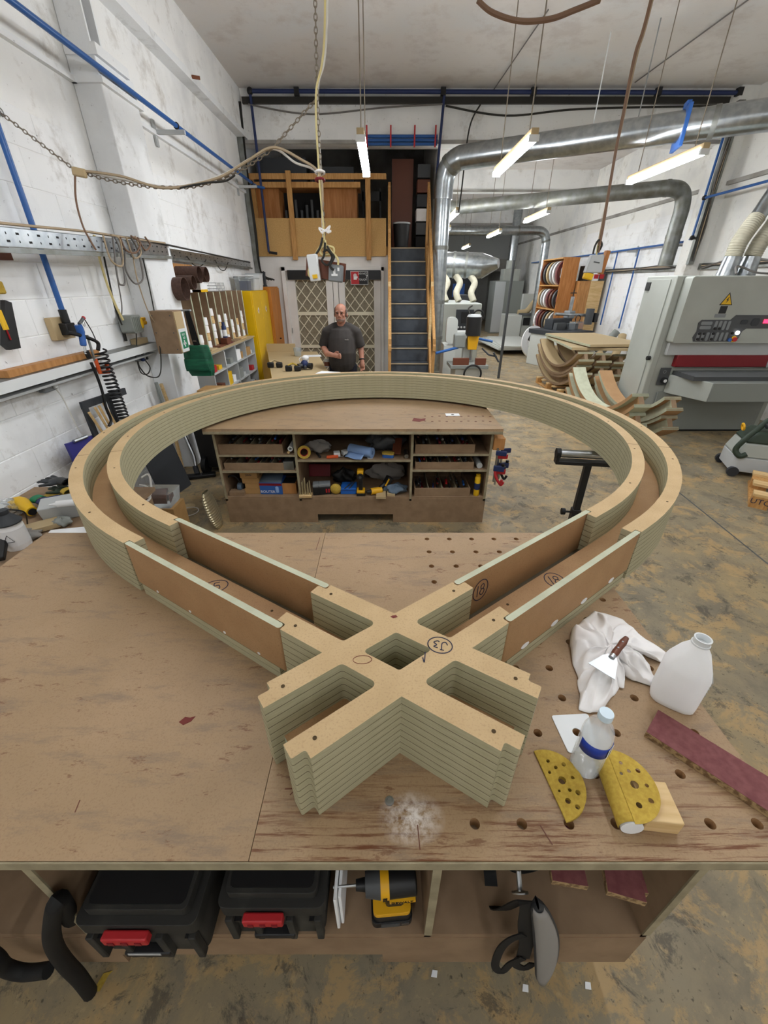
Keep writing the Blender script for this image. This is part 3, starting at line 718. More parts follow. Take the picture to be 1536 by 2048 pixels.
# milk jug
jl = P(1340, 1400, z=ZB); jug = T('plastic_jug', 'translucent white plastic jug with shoulder and neck on the bench corner', 'jug', (.782, .712, ZB), R(-35))
def ringp(hx, hy, z, r=.4, n=24):
    out = []
    for i in range(n):
        a = 2 * math.pi * i / n; c, s_ = math.cos(a), math.sin(a); e = .55
        out.append((hx * math.copysign(abs(c) ** e, c), hy * math.copysign(abs(s_) ** e, s_), z))
    return out
def loft(mb, rings, mat=None, cap0=True, cap1=True):
    n = len(rings[0]); vs = [p for r in rings for p in r]; fs = []
    for j in range(len(rings) - 1):
        for i in range(n): a = j * n + i; b = j * n + (i + 1) % n; fs.append((a, b, b + n, a + n))
    if cap0: fs.append(tuple(range(n - 1, -1, -1)))
    if cap1: fs.append(tuple((len(rings) - 1) * n + i for i in range(n)))
    return mb.add(vs, fs, mat)
mb = loft(MB(), [ringp(.048, .038, .0), ringp(.052, .042, .006), ringp(.0525, .044, .02), ringp(.0525, .044, .122), ringp(.049, .042, .136), ringp(.033, .03, .178), ringp(.021, .021, .198), [(.019 * math.cos(2 * math.pi * i / 24), .019 * math.sin(2 * math.pi * i / 24), .21) for i in range(24)]])
mb.build('jug_body', 'bottle', jug, smooth=50)
MB().lathe([(.0175, .208), (.0205, .209), (.0205, .213), (.0185, .214), (.0185, .226), (.0195, .228), (.016, .228), (.015, .212)], 24).build('jug_neck', 'white_plastic', jug)
mb = MB()
for k in range(5): mb.box((.0535, -.02, .07 + k * .012), (.0538, .012 + .004 * (k % 3), .0745 + k * .012))
mb.build('moulded_print', 'light_grey', jug)
# water bottle
bo = T('water_bottle', 'small clear water bottle with a blue label and pale cap beside the white card', 'bottle', (.466, .532, ZB))
prof = [(.0, .002), (.026, .0), (.0315, .008)]
for k in range(5): z = .014 + k * .013; prof += [(.0325, z), (.0305, z + .006)]
prof += [(.0325, .082), (.0325, .125), (.0315, .140), (.025, .16), (.0125, .178), (.0125, .19)]
MB().lathe(prof, 28).build('bottle_body', 'clear', bo)
lab = MB().grid(lambda u, v: (.0331 * math.cos(R(-175 + 150 * u)), .0331 * math.sin(R(-175 + 150 * u)), .09 + .034 * v), 20, 2).build('bottle_label', 'label_blue', bo, solid=.0004)
MB().lathe([(0, .004), (.029, .006), (.029, .12), (0, .12)], 22).build('water', 'clear', bo)
mb = MB()
for k in range(9): 
    a = R(-70 + k * 4); mb.cbox((.0333 * math.cos(a), .0333 * math.sin(a), .106), (.0006, .0014 if k % 3 else .0024, .024), (0, 0, a))
mb.build('barcode', 'black', lab); 
a = R(-52); MB().cbox((.0331 * math.cos(a), .0331 * math.sin(a), .106), (.0006, .02, .03), (0, 0, a)).build('barcode_patch', 'white', lab)
mb = MB(); mb.lathe([(.0, .203), (.014, .203), (.0148, .2), (.0148, .187), (.0135, .1865)], 28); mb.build('cap', 'cap', bo)
# card with hole
cd = [P(1102, 1432, z=ZB), P(1176, 1428, z=ZB), P(1194, 1500, z=ZB), P(1137, 1507, z=ZB)]
MB().prism([fillet([(p.x, p.y) for p in cd], [.006] * 4), circle(.485, .615, .0112, 16)], ZB + .0004, ZB + .0024).solo('white_card', 'white_plastic', 'square white laminate sample card with a round hole, under the water bottle', 'card')
# folded sanding discs
def half_disc(r, sign, lift, hl, n=26):
    "half disc in local xy, fold along y, opening upward by lift"
    pts = [(0, -r)] + [(r * math.sin(math.pi * i / n) * sign, -r * math.cos(math.pi * i / n)) for i in range(1, n)] + [(0, r)]
    hs = [circle(x * sign, y, q, 10) for x, y, q in hl]
    mb = MB().prism([pts] + hs, 0, .0012)
    for p in mb.v:
        d = abs(p.x); an = lift * (1.25 - .5 * d / r); p.x, p.z = math.copysign(d * math.cos(an), p.x), p.z + d * math.sin(an)
    return mb
hl = [(.03, .0, .0085), (.02, .045, .004), (.05, .03, .005), (.05, -.03, .0055), (.022, -.04, .006), (.055, .0, .004), (.012, .022, .0035), (.03, .028, .004), (.036, -.022, .004), (.014, -.018, .003), (.035, -.055, .005)]
def disc(a, b, base, lift, label):
    a = P(*a, z=base); b = P(*b, z=base); m = (a + b) / 2; rz = math.atan2((a - b).x * -1, (a - b).y)
    t = T('sanding_disc', label, 'sanding disc', (m.x, m.y, base), rz, 'folded sanding discs on the bench'); return t
t1 = disc((1068, 1505), (1132, 1645), ZB, 0, 'folded yellow perforated sanding disc beside the cross junction, nearest the bench front')
half_disc(.075, 1, .02, hl).build('lower_half', 'sandpaper', t1).location.z = .0006
half_disc(.075, 1, .26, hl).build('upper_half', 'sandpaper', t1).location.z = .003
wb = MB().box((-.035, -.04, 0), (.035, .04, .042)); wbo = wb.build('wood_block', 'pine_pale', bevel=.002); wbo.location = (.572, .442, ZB); wbo.rotation_euler.z = R(-6); tag(wbo, 'small pale pine sanding block under a folded yellow disc', 'block')
fa, fb = Vector((.508, .545, 0)), Vector((.492, .405, 0))
MB().cyl((.503, .40, ZB + .0225), (.515, .54, ZB + .0225), .022, n=18).solo('foam_tube', 'white', 'white foam tube wrapped by a folded yellow sanding disc', 'foam tube')
t2 = T('sanding_disc', 'folded yellow sanding disc wrapped over a white foam tube and pine block', 'sanding disc', (.507, .472, ZB + .046), R(-5), 'folded sanding discs on the bench')
half_disc(.075, 1, .06, hl[:8]).build('upper_half', 'sandpaper', t2)
def curl(u, v):
    y = -.07 + .14 * u; a = math.pi / 2 + v * 1.9; r = .0235 ; return (r * math.cos(a) - .0, y, r * math.sin(a) - .0235)
MB().grid(curl, 8, 10).build('curled_edge', 'sandpaper', t2, solid=.001)
# long burgundy sanding board
ra, rb = P(1287, 1475, z=ZB), P(1310, 1432, z=ZB + .018)
rd = Vector((.675, -.737, 0)).normalized(); rn = Vector((-rd.y, rd.x, 0)); st_ = Vector((.648, .606, ZB + .0005))
sb = T('sanding_board', 'long burgundy sandpaper-faced chipboard board overhanging the right bench edge', 'sanding board', st_, math.atan2(rd.y, rd.x))
MB().box((0, 0, 0), (.46, .088, .018)).build('board', 'chip_edge', sb, bevel=.001); MB().box((.0005, .0005, .018), (.4595, .0875, .0192)).build('sandpaper_face', 'burgundy', sb)

# ---------------- things under the near bench
def toolbox(name, x0, x1, y0, y1, z0, h, label, rz=0):
    w_ = x1 - x0; d_ = y1 - y0; t = T(name, label, 'toolbox', (x0, y0, z0), rz, 'black toolboxes under the bench')
    mb = MB(); mb.prism([fillet([(0.012, 0.01), (w_ - .012, .01), (w_ - .012, d_), (.012, d_)], [.018] * 4)], 0, h * .62); mb.build('body', 'black_dusty', t, bevel=.004)
    mb = MB(); mb.prism([rrect(0, 0, w_, d_, .02)], h * .64, h * .86); mb.prism([rrect(.02, .018, w_ - .02, d_ - .01, .015)], h * .86, h); mb.build('lid', 'black_dusty', t, bevel=.004)
    MB().prism([rrect(.03, .028, w_ - .03, d_ - .02, .012)], h, h + .003).build('lid_pad', 'black', t)
    for x in (.012, w_ * .3, w_ * .62, w_ - .03): MB().box((x, -.008, .01), (x + .018, .012, h * .6)).build('rib', 'black_dusty', t, bevel=.003)
    MB().box((w_ * .28, -.012, .03), (w_ * .68, .012, .052), ).build('carry_handle', 'black', t, bevel=.004)
    l = MB(); l.box((w_ * .25, -.022, h * .66), (w_ * .62, -.002, h * .80)); lo_ = l.build('latch', 'red', t, bevel=.004)
    for k in range(3): MB().box((w_ * (.30 + k * .11), -.024, h * .69), (w_ * (.35 + k * .11), -.021, h * .75)).build('latch_slot', 'dark_red', lo_)
    for x in (.02, w_ - .045): MB().box((x, .0, h * .45), (x + .025, d_ * .6, h * .5)).build('side_rail', 'black', t)
    return t
b1 = toolbox('toolbox', -.735, -.445, .352, .78, .381, .235, 'larger black toolbox with a red latch under the bench, leftmost of the two')
MB().box((.11, -.0215, .085), (.19, -.0205, .095)).build('maker_plate', 'light_grey', b1)
toolbox('toolbox', -.41, -.145, .385, .75, .381, .225, 'smaller black toolbox with a red latch between larger toolbox and yellow driver')
# impact driver
dr = T('impact_driver', 'yellow and black cordless impact driver standing on its battery under the bench', 'power tool', (.02, .44, .381), R(4))
mb = MB(); mb.prism([rrect(-.055, -.036, .055, .036, .014)], 0, .03); mb.prism([rrect(-.05, -.033, .052, .033, .014)], .03, .058); mb.build('battery', 'black', dr, bevel=.004)
MB().box((-.03, -.038, .006), (.02, -.0355, .024)).build('battery_plate', 'dark_grey', dr); MB().box((.025, -.038, .012), (.045, -.0355, .022)).build('battery_clip', 'steel', dr)
mb = MB(); mb.prism([rrect(-.05, -.032, .05, .032, .012)], .058, .076); mb.build('foot', 'tool_yellow', dr, bevel=.003)
mb = MB(); mb.taper(.076, .15, (-.018, -.02, .032, .02), (-.01, -.019, .036, .019)); mb.build('grip', 'black', dr, bevel=.008)
mb = MB(); mb.cyl((-.012, 0, .178), (.062, 0, .178), .033, .031, 20); mb.build('motor_housing', 'black', dr, bevel=.004)
mb = MB(); mb.cyl((-.03, 0, .178), (-.008, 0, .178), .034, .034, 20); mb.build('yellow_band', 'tool_yellow', dr)
mb = MB(); mb.cyl((-.068, 0, .178), (-.03, 0, .178), .026, .033, 20); mb.build('gear_case', 'dark_grey', dr)
mb = MB(); mb.cyl((-.092, 0, .178), (-.068, 0, .178), .012, .015, 14); mb.build('chuck', 'black', dr)
mb = MB(); mb.cyl((-.15, 0, .178), (-.092, 0, .178), .0035, .0035, 8); mb.build('driver_bit', 'blade', dr)
MB().box((-.026, -.006, .118), (-.012, .006, .15)).build('trigger', 'black', dr, bevel=.002)
mb = MB(); mb.box((-.008, -.0345, .15), (.058, -.028, .162)); mb.build('yellow_stripe', 'tool_yellow', dr)
text_mesh('DEWALT', .014, 'black', Matrix.Translation((.024, -.0352, .156)) @ Matrix.Rotation(R(90), 4, 'X'), 'lettering', dr)
text_mesh('XR', .016, 'black', Matrix.Translation((-.019, -.0342, .178)) @ Matrix.Rotation(R(90), 4, 'X') @ Matrix.Rotation(R(90), 4, 'Z'), 'lettering', dr)
# white sheet
mb = MB().grid(lambda u, v: (-.128 + .03 * u + .006 * math.sin(v * 7), .40 + .22 * v, .383 + .19 * (1 - .12 * v) * (u if u < .5 else 1) + .004 * math.sin(v * 9)), 6, 10)
MB().box((-.126, .40, .382), (-.118, .62, .57)).box((-.116, .41, .382), (-.108, .60, .56)).solo('paper_folder', 'paper', 'white plastic document sleeve standing beside the small toolbox', 'folder', bevel=.002)
# shoulder strap
stp = T('shoulder_strap', 'black bag strap with a padded grey shoulder piece hanging from the lower shelf', 'strap', (.36, .40, .381))
def ribbon(pts, wd, nrm, th=.003):
    pts = spline(pts, 6); mb = MB(); vs = []; n = len(pts)
    for i, p in enumerate(pts):
        t = (pts[min(i + 1, n - 1)] - pts[max(i - 1, 0)]).normalized(); s_ = t.cross(Vector(nrm)).normalized() * wd / 2; q = Vector(nrm).normalized() * th
        vs += [p - s_, p + s_, p + s_ + q, p - s_ + q]
    fs = []
    for i in range(n - 1):
        for j in range(4): a = i * 4 + j; b = i * 4 + (j + 1) % 4; fs.append((a, a + 4, b + 4, b))
    fs += [(0, 1, 2, 3), ((n - 1) * 4 + 3, (n - 1) * 4 + 2, (n - 1) * 4 + 1, (n - 1) * 4)]
    return mb.add(vs, fs)
SQ = lambda pts, Y: [P(a, b, Y=Y) for a, b in pts]
ribbon([(.31, .52, .40), (.312, .44, .388)] + SQ([(1050, 1800), (1050, 1850), (1052, 1885), (1045, 1915)], .362), .036, (0, -1, .1)).build('webbing', 'black_matte', stp, world=True)
ribbon(SQ([(1048, 1868), (1020, 1878), (1000, 1898), (990, 1930), (1003, 1942), (1022, 1925), (1046, 1915)], .356), .022, (0, -1, .1)).build('webbing', 'black_matte', stp, world=True)
ribbon(SQ([(1060, 1880), (1050, 1905), (1030, 1925), (1048, 1935), (1066, 1925)], .368), .024, (0, -1, .1)).build('webbing', 'black_matte', stp, world=True)
PT = SQ([(1074, 1805), (1088, 1850), (1093, 1890), (1090, 1930), (1082, 1960)], .352); PTs = spline(PT, 5)
def padf(u, v, k=1.0):
    i_ = v * (len(PTs) - 1); i0 = min(int(i_), len(PTs) - 2); c_ = PTs[i0].lerp(PTs[i0 + 1], i_ - i0); a = u * 2 * math.pi; wv = .033 * math.sin(math.pi * min(max(v * .998 + .001, .0004), .9996)) ** .42 * k
    return (c_.x + wv * math.cos(a), c_.y + .012 * k * math.sin(a), c_.z)
MB().grid(padf, 20, 20).build('shoulder_pad', 'charcoal', stp, world=True)
MB().grid(lambda u, v: (lambda q: (q[0], q[1] - .004, q[2]))(padf(.5 + .5 * u, .04 + v * .92, .84)), 12, 14).build('pad_face', 'grey_cloth', stp, world=True, solid=.002)
q_ = P(1040, 1785, Y=.375); MB().ring(q_, (0, 1, .4), .016, .003, 16, 6).build('buckle', 'steel', stp, world=True); MB().tube([q_ + Vector((0, .03, .03)), q_], .006, 8).build('clip', 'steel', stp, world=True)
ribbon([(.345, .56, .39), (.39, .53, .39), (.46, .54, .385), (.52, .57, .385)], .03, (0, 0, 1)).build('webbing', 'black_matte', stp, world=True)
# burgundy sanding offcuts on the upper shelf
for i, (x, y, rz, l, lb) in enumerate(((.365, .372, -8, .2, 'short burgundy-faced sanding offcut at the left of the right-hand shelf'), (.468, .348, -14, .22, 'burgundy-faced sanding offcut lying on top at the right-hand shelf'), (.488, .362, -9, .18, 'burgundy-faced sanding offcut beneath another on the right-hand shelf'))):
    z = .7545 if i != 1 else .774
    t = T('sanding_offcut', lb, 'sanding block', (x, y, z), R(rz), 'sanding offcuts on the bench shelf'); MB().box((0, 0, 0), (.075, l, .017)).build('board', 'chip_edge', t, bevel=.001); MB().box((.001, .001, .017), (.074, l - .001, .0182)).build('sandpaper_face', 'burgundy', t)
# black flexible hoses at the left
MB().tube(spline([(-.86, .48, .42), (-.83, .41, .425), P(118, 1800, Y=.368)] + [P(a, b, Y=.355) for a, b in ((104, 1850), (108, 1890), (130, 1925), (158, 1955), (180, 1985))], 8), .019, 12).solo('vacuum_hose', 'black_matte', 'black flexible hose drooping from the shelf to the floor by the toolbox', 'hose')
MB().tube(spline([P(a, b, Y=.34) for a, b in ((-60, 1880), (-10, 1915), (10, 1935), (50, 1945), (97, 1940))], 8), .018, 12).solo('vacuum_hose', 'black_matte', 'short black hose end lying at the lower left corner', 'hose')
MB().prism([[(-.016, -.02), (.004, -.022), (.012, .012), (.02, .022), (-.006, .016)]], 0, .001, M4=Matrix.Translation(P(205, 1962, z=.0015))).solo('paper_scrap', 'sandpaper', 'torn yellow sandpaper scrap on the floor by the hose', 'scrap')
for i, q in enumerate(((868, 1948), (1175, 1972), (1050, 1977))): MB().prism([[(-.01, -.006), (.008, -.008), (.012, .007), (-.004, .009)]], 0, .002, M4=Matrix.Translation(P(*q, z=.001))).solo('floor_scrap', 'paper', ('white scrap on the floor below the driver', 'pale scrap on the floor at right of the strap', 'tiny pale chip beside the strap pad')[i], 'scrap')

# ============================================================ FAR WORKBENCH WITH SHELVES
FY = 3.18; FT = .896
fb = T('workbench', 'MDF workbench under the far side of the loop with open tool shelves', 'workbench', (-.26, FY, 0))
def fbp(name, mat, mb, **k): return mb.build(name, mat, fb, world=True, **k)
def zf(py, Y=FY): return P(768, py, Y=Y).z
def xf(px, py, Y=FY): return P(px, py, Y=Y).x
fbp('bench_top', 'bench_left', MB().box((-1.44, FY - .07, FT - .022), (.945, 4.25, FT)), smooth=0)
fbp('top_edge', 'carcass_edge', MB().box((-1.44, FY - .074, FT - .045), (.945, 4.25, FT - .022)), bevel=.003)
U = [-1.40, xf(584, 865), xf(823, 865), .875]
for i, x in enumerate(U):
    fbp('upright', 'carcass', MB().box((x, FY, 0 if i in (0, 3) else .2), (x + .02, 4.1, FT - .045))); fbp('upright_edge', 'carcass_edge', MB().box((x, FY - .004, .22), (x + .02, FY, FT - .045)))
zb_ = zf(994)
SH = [(0, zf(910)), (0, zf(942)), (1, zf(920)), (2, zf(908)), (2, zf(940))]
for b, z in SH:
    fbp('shelf', 'carcass', MB().box((U[b] + .02, FY + .004, z - .018), (U[b + 1], 4.0, z))); fbp('shelf_edge', 'carcass_edge', MB().box((U[b] + .02, FY, z - .018), (U[b + 1], FY + .004, z)))
fbp('base_shelf', 'carcass', MB().box((U[0] + .02, FY, zb_ - .018), (U[3], 4.0, zb_)))
fbp('back_panel', 'carcass', MB().box((U[0], 4.08, .1), (U[3] + .02, 4.1, FT - .045)))
x1, x2 = xf(636, 1035), xf(786, 1035); zc_ = zf(1028)
fbp('plinth', 'carcass', MB().box((U[0], FY - .004, .0), (x1, FY + .014, zb_ - .018)).box((x1, FY - .004, zc_), (x2, FY + .014, zb_ - .018)).box((x2, FY - .004, .0), (.895, FY + .014, zb_ - .018)))
for k in range(10):
    for j in range(2):
        p = P(850 + k * 14.5, 832 + j * 10 + (k % 2) * 1, z=FT); fbp('dowel_hole', 'wood_brown', MB().cyl(p + Vector((0, 0, -.002)), p + Vector((0, 0, .0008)), .011, n=10))
fbp('resin_smear', 'stain', MB().prism([[(-.06, -.03), (.0, -.05), (.05, -.01), (.06, .05), (.02, .03), (-.04, .06)]], 0, .001, M4=Matrix.Translation(P(838, 840, z=FT + .0005))))
p = P(905, 830, z=FT); MB().box((p.x - .06, p.y - .035, FT + .001), (p.x + .06, p.y + .035, FT + .004)).cyl((p.x, p.y, FT + .004), (p.x, p.y, FT + .0046), .014, n=12, mat='black').solo('note_card', 'paper', 'small white card with a black dot on the far bench top', 'card')
zs = {'L1': SH[0][1], 'L2': SH[1][1], 'M1': SH[2][1], 'R1': SH[3][1], 'R2': SH[4][1], 'B': zb_}
TOOLG = 'small hand tools in the bench trays'
def tray(px0, px1, py, h, z, label, ndiv, seed, where):
    x0, x1 = xf(px0, py), xf(px1, py); y0 = FY + .02
    t = T('tool_tray', label, 'tray', ((x0 + x1) / 2, y0, z + .001)); w_ = (x1 - x0) / 2; D = .42
    MB().box((-w_, 0, 0), (w_, .012, h)).build('front', 'carcass', t, bevel=.001)
    MB().box((-w_, D - .012, 0), (w_, D, h)).build('back', 'carcass', t)
    for x in (-w_, w_ - .01): MB().box((x, .012, 0), (x + .01, D - .012, h)).build('side', 'carcass', t)
    MB().box((-w_ + .01, .012, 0), (w_ - .01, D - .012, .006)).build('bottom', 'carcass', t)
    for k in range(1, ndiv): x = -w_ + 2 * w_ * k / ndiv; MB().box((x - .004, .012, .006), (x + .004, D - .012, h)).build('divider', 'carcass_edge', t)
    rr_ = random.Random(seed); c = ['black', 'charcoal', 'steel', 'dark_grey', 'navy', 'red', 'wood_brown', 'black', 'dark_red', 'galv_dull', 'blue']
    for k in range(ndiv):
        for q in range(5):
            cx = x0 + .01 + (x1 - x0 - .02) * (k + .15 + .7 * rr_.random()) / ndiv; zz_ = z + .016 + q * (h * .25); L_ = rr_.uniform(.10, .2); yy = y0 + .035 + rr_.uniform(0, .1); r_ = rr_.uniform(.006, .011); a = rr_.uniform(-.1, .1)
            hm = rr_.choice(c)
            g = T('hand_tool', {'black': 'black', 'charcoal': 'charcoal', 'steel': 'bare steel', 'dark_grey': 'grey', 'navy': 'navy', 'red': 'red', 'wood_brown': 'wooden', 'dark_red': 'dark red', 'galv_dull': 'dull metal', 'blue': 'blue'}[hm] + ' handled small tool in the ' + where, 'tool', (cx, yy, zz_), a, TOOLG)
            MB().cyl((0, 0, r_), (0, L_ * .55, r_), r_, r_ * 1.15, 8).build('handle', hm, g); MB().cyl((0, L_ * .55, r_), (0, L_, r_), r_ * .4, n=6).build('shaft', 'steel', g)
    return t
tray(435, 564, 897, .085, zs['L1'], 'open MDF tool tray on the upper left shelf, full of dark tools', 4, 1, 'upper left tray')
tray(446, 566, 930, .062, zs['L2'], 'shallow MDF tool tray on the second left shelf', 5, 2, 'second left tray')
tray(831, 951, 897, .075, zs['R1'], 'MDF tool tray on the upper right shelf with a red torch', 4, 3, 'upper right tray')
tray(831, 949, 929, .06, zs['R2'], 'shallow MDF tool tray on the second right shelf', 5, 4, 'second right tray')
tray(829, 941, 984, .075, zs['B'], 'MDF tool tray on the bottom right shelf beside the yellow can', 4, 5, 'bottom right tray')
def on(px, py, z, Y): q = P(px, py, Y=Y); return Vector((q.x, Y, z + .001))
# pipes and offcut boxes beside trays
for i, (px, py, sh_) in enumerate(((580, 895, 'L1'),)):
    p = on(px, py, zs[sh_], FY + .02); MB().lathe([(.012, 0), (.022, 0), (.022, .35), (.012, .35)], 16, M4=Matrix.Translation(p + Vector((0, 0, .045))) @ Matrix.Rotation(R(-90), 4, 'X'), closed=True).solo('plastic_tube', 'white_plastic', 'white plastic tube end beside the upper left tray', 'tube')
    MB().cyl(p + Vector((-.018, .0, .012)), p + Vector((-.018, .3, .012)), .011, n=10).solo('dowel', 'pine_pale', 'pale dowel beneath the white tube', 'dowel')
p = on(577, 931, zs['L2'], FY + .02); MB().box((p.x - .045, p.y, p.z), (p.x + .045, p.y + .25, p.z + .075)).solo('metal_box', 'galv_dull', 'dull grey metal box beside the second left tray', 'box', bevel=.003)
p = on(960, 925, zs['R2'], FY + .03); MB().cyl((p.x, p.y, p.z + .026), (p.x, p.y + .3, p.z + .026), .025, n=16).solo('plastic_tube', 'light_grey', 'grey tube beside the second right tray', 'tube')
p = on(953, 980, zs['B'], FY + .04); yc_ = T('spray_can', 'tall yellow spray can on the bottom right shelf', 'can', p)
MB().lathe([(0, 0), (.024, 0), (.025, .004), (.025, .17), (.018, .182)], 18).build('can_body', 'yellow', yc_); MB().lathe([(.018, .182), (.018, .2), (.0, .205)], 14).build('cap', 'yellow', yc_); MB().lathe([(.0253, .06), (.0255, .06), (.0255, .12), (.0253, .12)], 18, closed=True).build('can_print', 'navy', yc_)
# bottom left bay
p = on(468, 975, zs['B'], FY + .1); hd = T('ear_defenders', 'dark ear defenders at the bottom left shelf end', 'ear defenders', p)
MB().tube([(.06 * math.cos(a), .0, .09 + .07 * math.sin(a)) for a in [math.pi * i / 12 for i in range(13)]], .008, 8).build('headband', 'black', hd)
for s_ in (-1, 1): MB().lathe([(0, -.02), (.035, -.018), (.04, 0), (.035, .018), (0, .02)], 14, M4=Matrix.Translation((s_ * .06, 0, .055)) @ Matrix.Rotation(R(90), 4, 'Y')).build('ear_cup', 'blue_grey', hd)
p = on(474, 989, zs['B'], FY + .02); MB().box((p.x - .07, p.y, p.z), (p.x + .065, p.y + .07, p.z + .035)).solo('offcut_block', 'carcass', 'flat MDF offcut in front of the ear defenders', 'offcut', bevel=.002)
hts = (.052, .05, .052, .052); z = zs['B'] + .001
for i, h in enumerate(hts):
    p = on(507, 985, z, FY + .06); dx = (.0, .012, -.008, -.018)[i]; b = MB().box((-.075, 0, 0), (.075, .14, h - .001)).build('cardboard_box', 'cardboard', bevel=.002); b.location = (p.x + dx, p.y, z); b.rotation_euler.z = R((0, 2, -1, 1)[i])
    tag(b, ('bottom', 'second', 'third', 'top')[i] + ' brown carton of the four stacked beside the blue router box', 'carton', 'stacked brown cartons'); z += h
    if i == 3: text_mesh('JIAN', .026, 'ink', Matrix.Translation((.0, -.001, .028)) @ Matrix.Rotation(R(90), 4, 'X'), 'marker_text', b)
p = on(543, 985, zs['B'], FY + .05); rb_ = T('router_box', 'blue printed cardboard box with a red band on the bottom left shelf', 'box', p, R(-2))
MB().box((-.1, 0, 0), (.1, .17, .115)).build('carton', 'blue', rb_, bevel=.002); MB().box((-.1, -.0008, .085), (.1, .0, .107), 'dark_red').build('red_band', 'dark_red', rb_)
text_mesh('ROUTER', .034, 'white', Matrix.Translation((-.03, -.001, .025)) @ Matrix.Rotation(R(90), 4, 'X'), 'lettering', rb_); MB().lathe([(0, 0), (.02, 0), (.02, .05), (.012, .06)], 12, M4=Matrix.Translation((.055, .012, .02))).build('printed_router', 'pale_blue', rb_)
MB().add([(-.1, .0, .1155), (.1, 0, .1155), (.09, .15, .16), (-.085, .15, .16)], [(0, 1, 2, 3)]).build('flap', 'blue_grey', rb_, solid=.003)
p = on(579, 985, zs['B'], FY + .06); wbx = T('wooden_box', 'plain plywood box beside the blue router box', 'box', p); MB().box((-.07, 0, 0), (.065, .15, .1)).build('box_body', 'ply_face', wbx, bevel=.002); MB().box((-.06, .01, .1), (.055, .14, .1008)).build('box_opening', 'black_matte', wbx)
# middle bay, upper shelf
p = on(608, 905, zs['M1'], FY + .05); tr = T('tape_roll', 'roll of cream tape with a red core standing on the middle shelf', 'tape', p + Vector((0, 0, .05)), 0, None, (R(75), 0, R(15)))
MB().lathe([(.034, -.018), (.055, -.018), (.055, .018), (.034, .018)], 28, closed=True).build('tape', 'sandpaper', tr); MB().lathe([(.030, -.018), (.034, -.018), (.034, .018), (.030, .018)], 28, closed=True).build('core', 'red', tr)
def lump(name, c, r, mat, label, cat, seed=0, nz=9, flat=True):
    rr_ = random.Random(seed); ph = [rr_.uniform(0, 6) for _ in range(8)]
    def f(u, v):
        a = u * 2 * math.pi; t = v * math.pi; k = 1 + .16 * math.sin(3 * a + ph[0] + 2 * t) + .12 * math.sin(5 * a + ph[1] - 3 * t) + .09 * math.sin(9 * a + ph[2] + 5 * t)
        return (c.x + r[0] * k * math.sin(t) * math.cos(a), c.y + r[1] * k * math.sin(t) * math.sin(a), c.z + max(0, r[2] * (1 + k * math.cos(t)) ))
    return MB().grid(f, 30, 16).solo(name, mat, label, cat, smooth=60)
p = on(638, 900, zs['M1'], FY + .19); lump('cleaning_cloth', p, (.11, .06, .05), 'grey_cloth', 'bunched grey cloth on the middle shelf behind the tape roll', 'cloth', 3)
p = on(770, 893, zs['M1'], FY + .25); lump('plastic_bag', p, (.15, .08, .075), 'dark_grey', 'crumpled dark grey plastic bag at the back of the middle shelf', 'bag', 5)
p = on(665, 912, zs['M1'], FY + .03); kn = T('utility_knife', 'orange utility knife at the front of the middle shelf', 'knife', p, R(12)); MB().box((-.05, 0, 0), (.05, .025, .024)).build('knife_body', 'orange', kn, bevel=.006); MB().box((.05, .006, .008), (.09, .018, .011)).build('knife_blade', 'blade', kn)
for i, (px, lb) in enumerate(((673, 'white plastic block beside the orange knife'), (690, 'white plastic block leaning towards the blue roll'))):
    p = on(px, 905, zs['M1'], FY + .06 + i * .03); MB().cbox((p.x, p.y + .02, p.z + .022), (.055, .06, .042), (0, 0, R(10 + 20 * i))).solo('plastic_block', 'white_plastic', lb, 'block', bevel=.006)
p = on(722, 895, zs['M1'], FY + .08); br = T('paper_roll', 'partly unrolled blue paper towel roll on the middle shelf', 'paper roll', p + Vector((0, .0, .05)), R(-28)); MB().lathe([(.016, -.11), (.045, -.11), (.045, .11), (.016, .11)], 24, M4=Matrix.Rotation(R(90), 4, 'Y'), closed=True).build('roll', 'pale_blue', br)
MB().grid(lambda u, v: (-.1 + .16 * u, -.045 - .06 * v, -.01 - .026 * v + .004 * math.sin(8 * u)), 8, 4).build('loose_sheet', 'pale_blue', br, solid=.001)
p = on(795, 905, zs['M1'], FY + .06); MB().cbox((p.x, p.y + .1, p.z + .062), (.075, .18, .016), (R(28), 0, R(-6))).solo('wooden_board', 'wood_brown', 'dark brown board leaning at the right of the middle shelf', 'board', bevel=.002)
p = on(775, 912, zs['M1'], FY + .04); sp_ = T('sanding_pad', 'blue-backed sanding pad with yellow face on the middle shelf', 'sanding pad', p, R(-12)); MB().prism([rrect(-.05, 0, .05, .055, .02)], 0, .028).build('pad_back', 'blue', sp_); MB().prism([rrect(-.052, -.002, .052, .057, .02)], .028, .04).build('pad_face', 'sandpaper', sp_)
p = on(740, 914, zs['M1'], FY + .04); MB().lathe([(.012, 0), (.024, 0), (.024, .018), (.012, .018)], 16, closed=True, M4=Matrix.Translation(p)).solo('tape_roll', 'white_plastic', 'tiny clear tape roll in front of the blue paper roll', 'tape')
for i, (px, a) in enumerate(((640, 25), (690, -20), (700, -30))):
    p = on(px, 915, zs['M1'], FY + .04 + .012 * i); g = T('chisel', ('dark-handled chisel in front of the grey cloth', 'dark tool handle below the white blocks', 'slim dark handle nearest the blue sheet')[i], 'chisel', p, R(a)); MB().cyl((0, 0, .012), (0, .09, .012), .011, .009, 10).build('handle', 'black', g); MB().cyl((0, .09, .012), (0, .17, .012), .004, n=6).build('blade', 'steel', g)
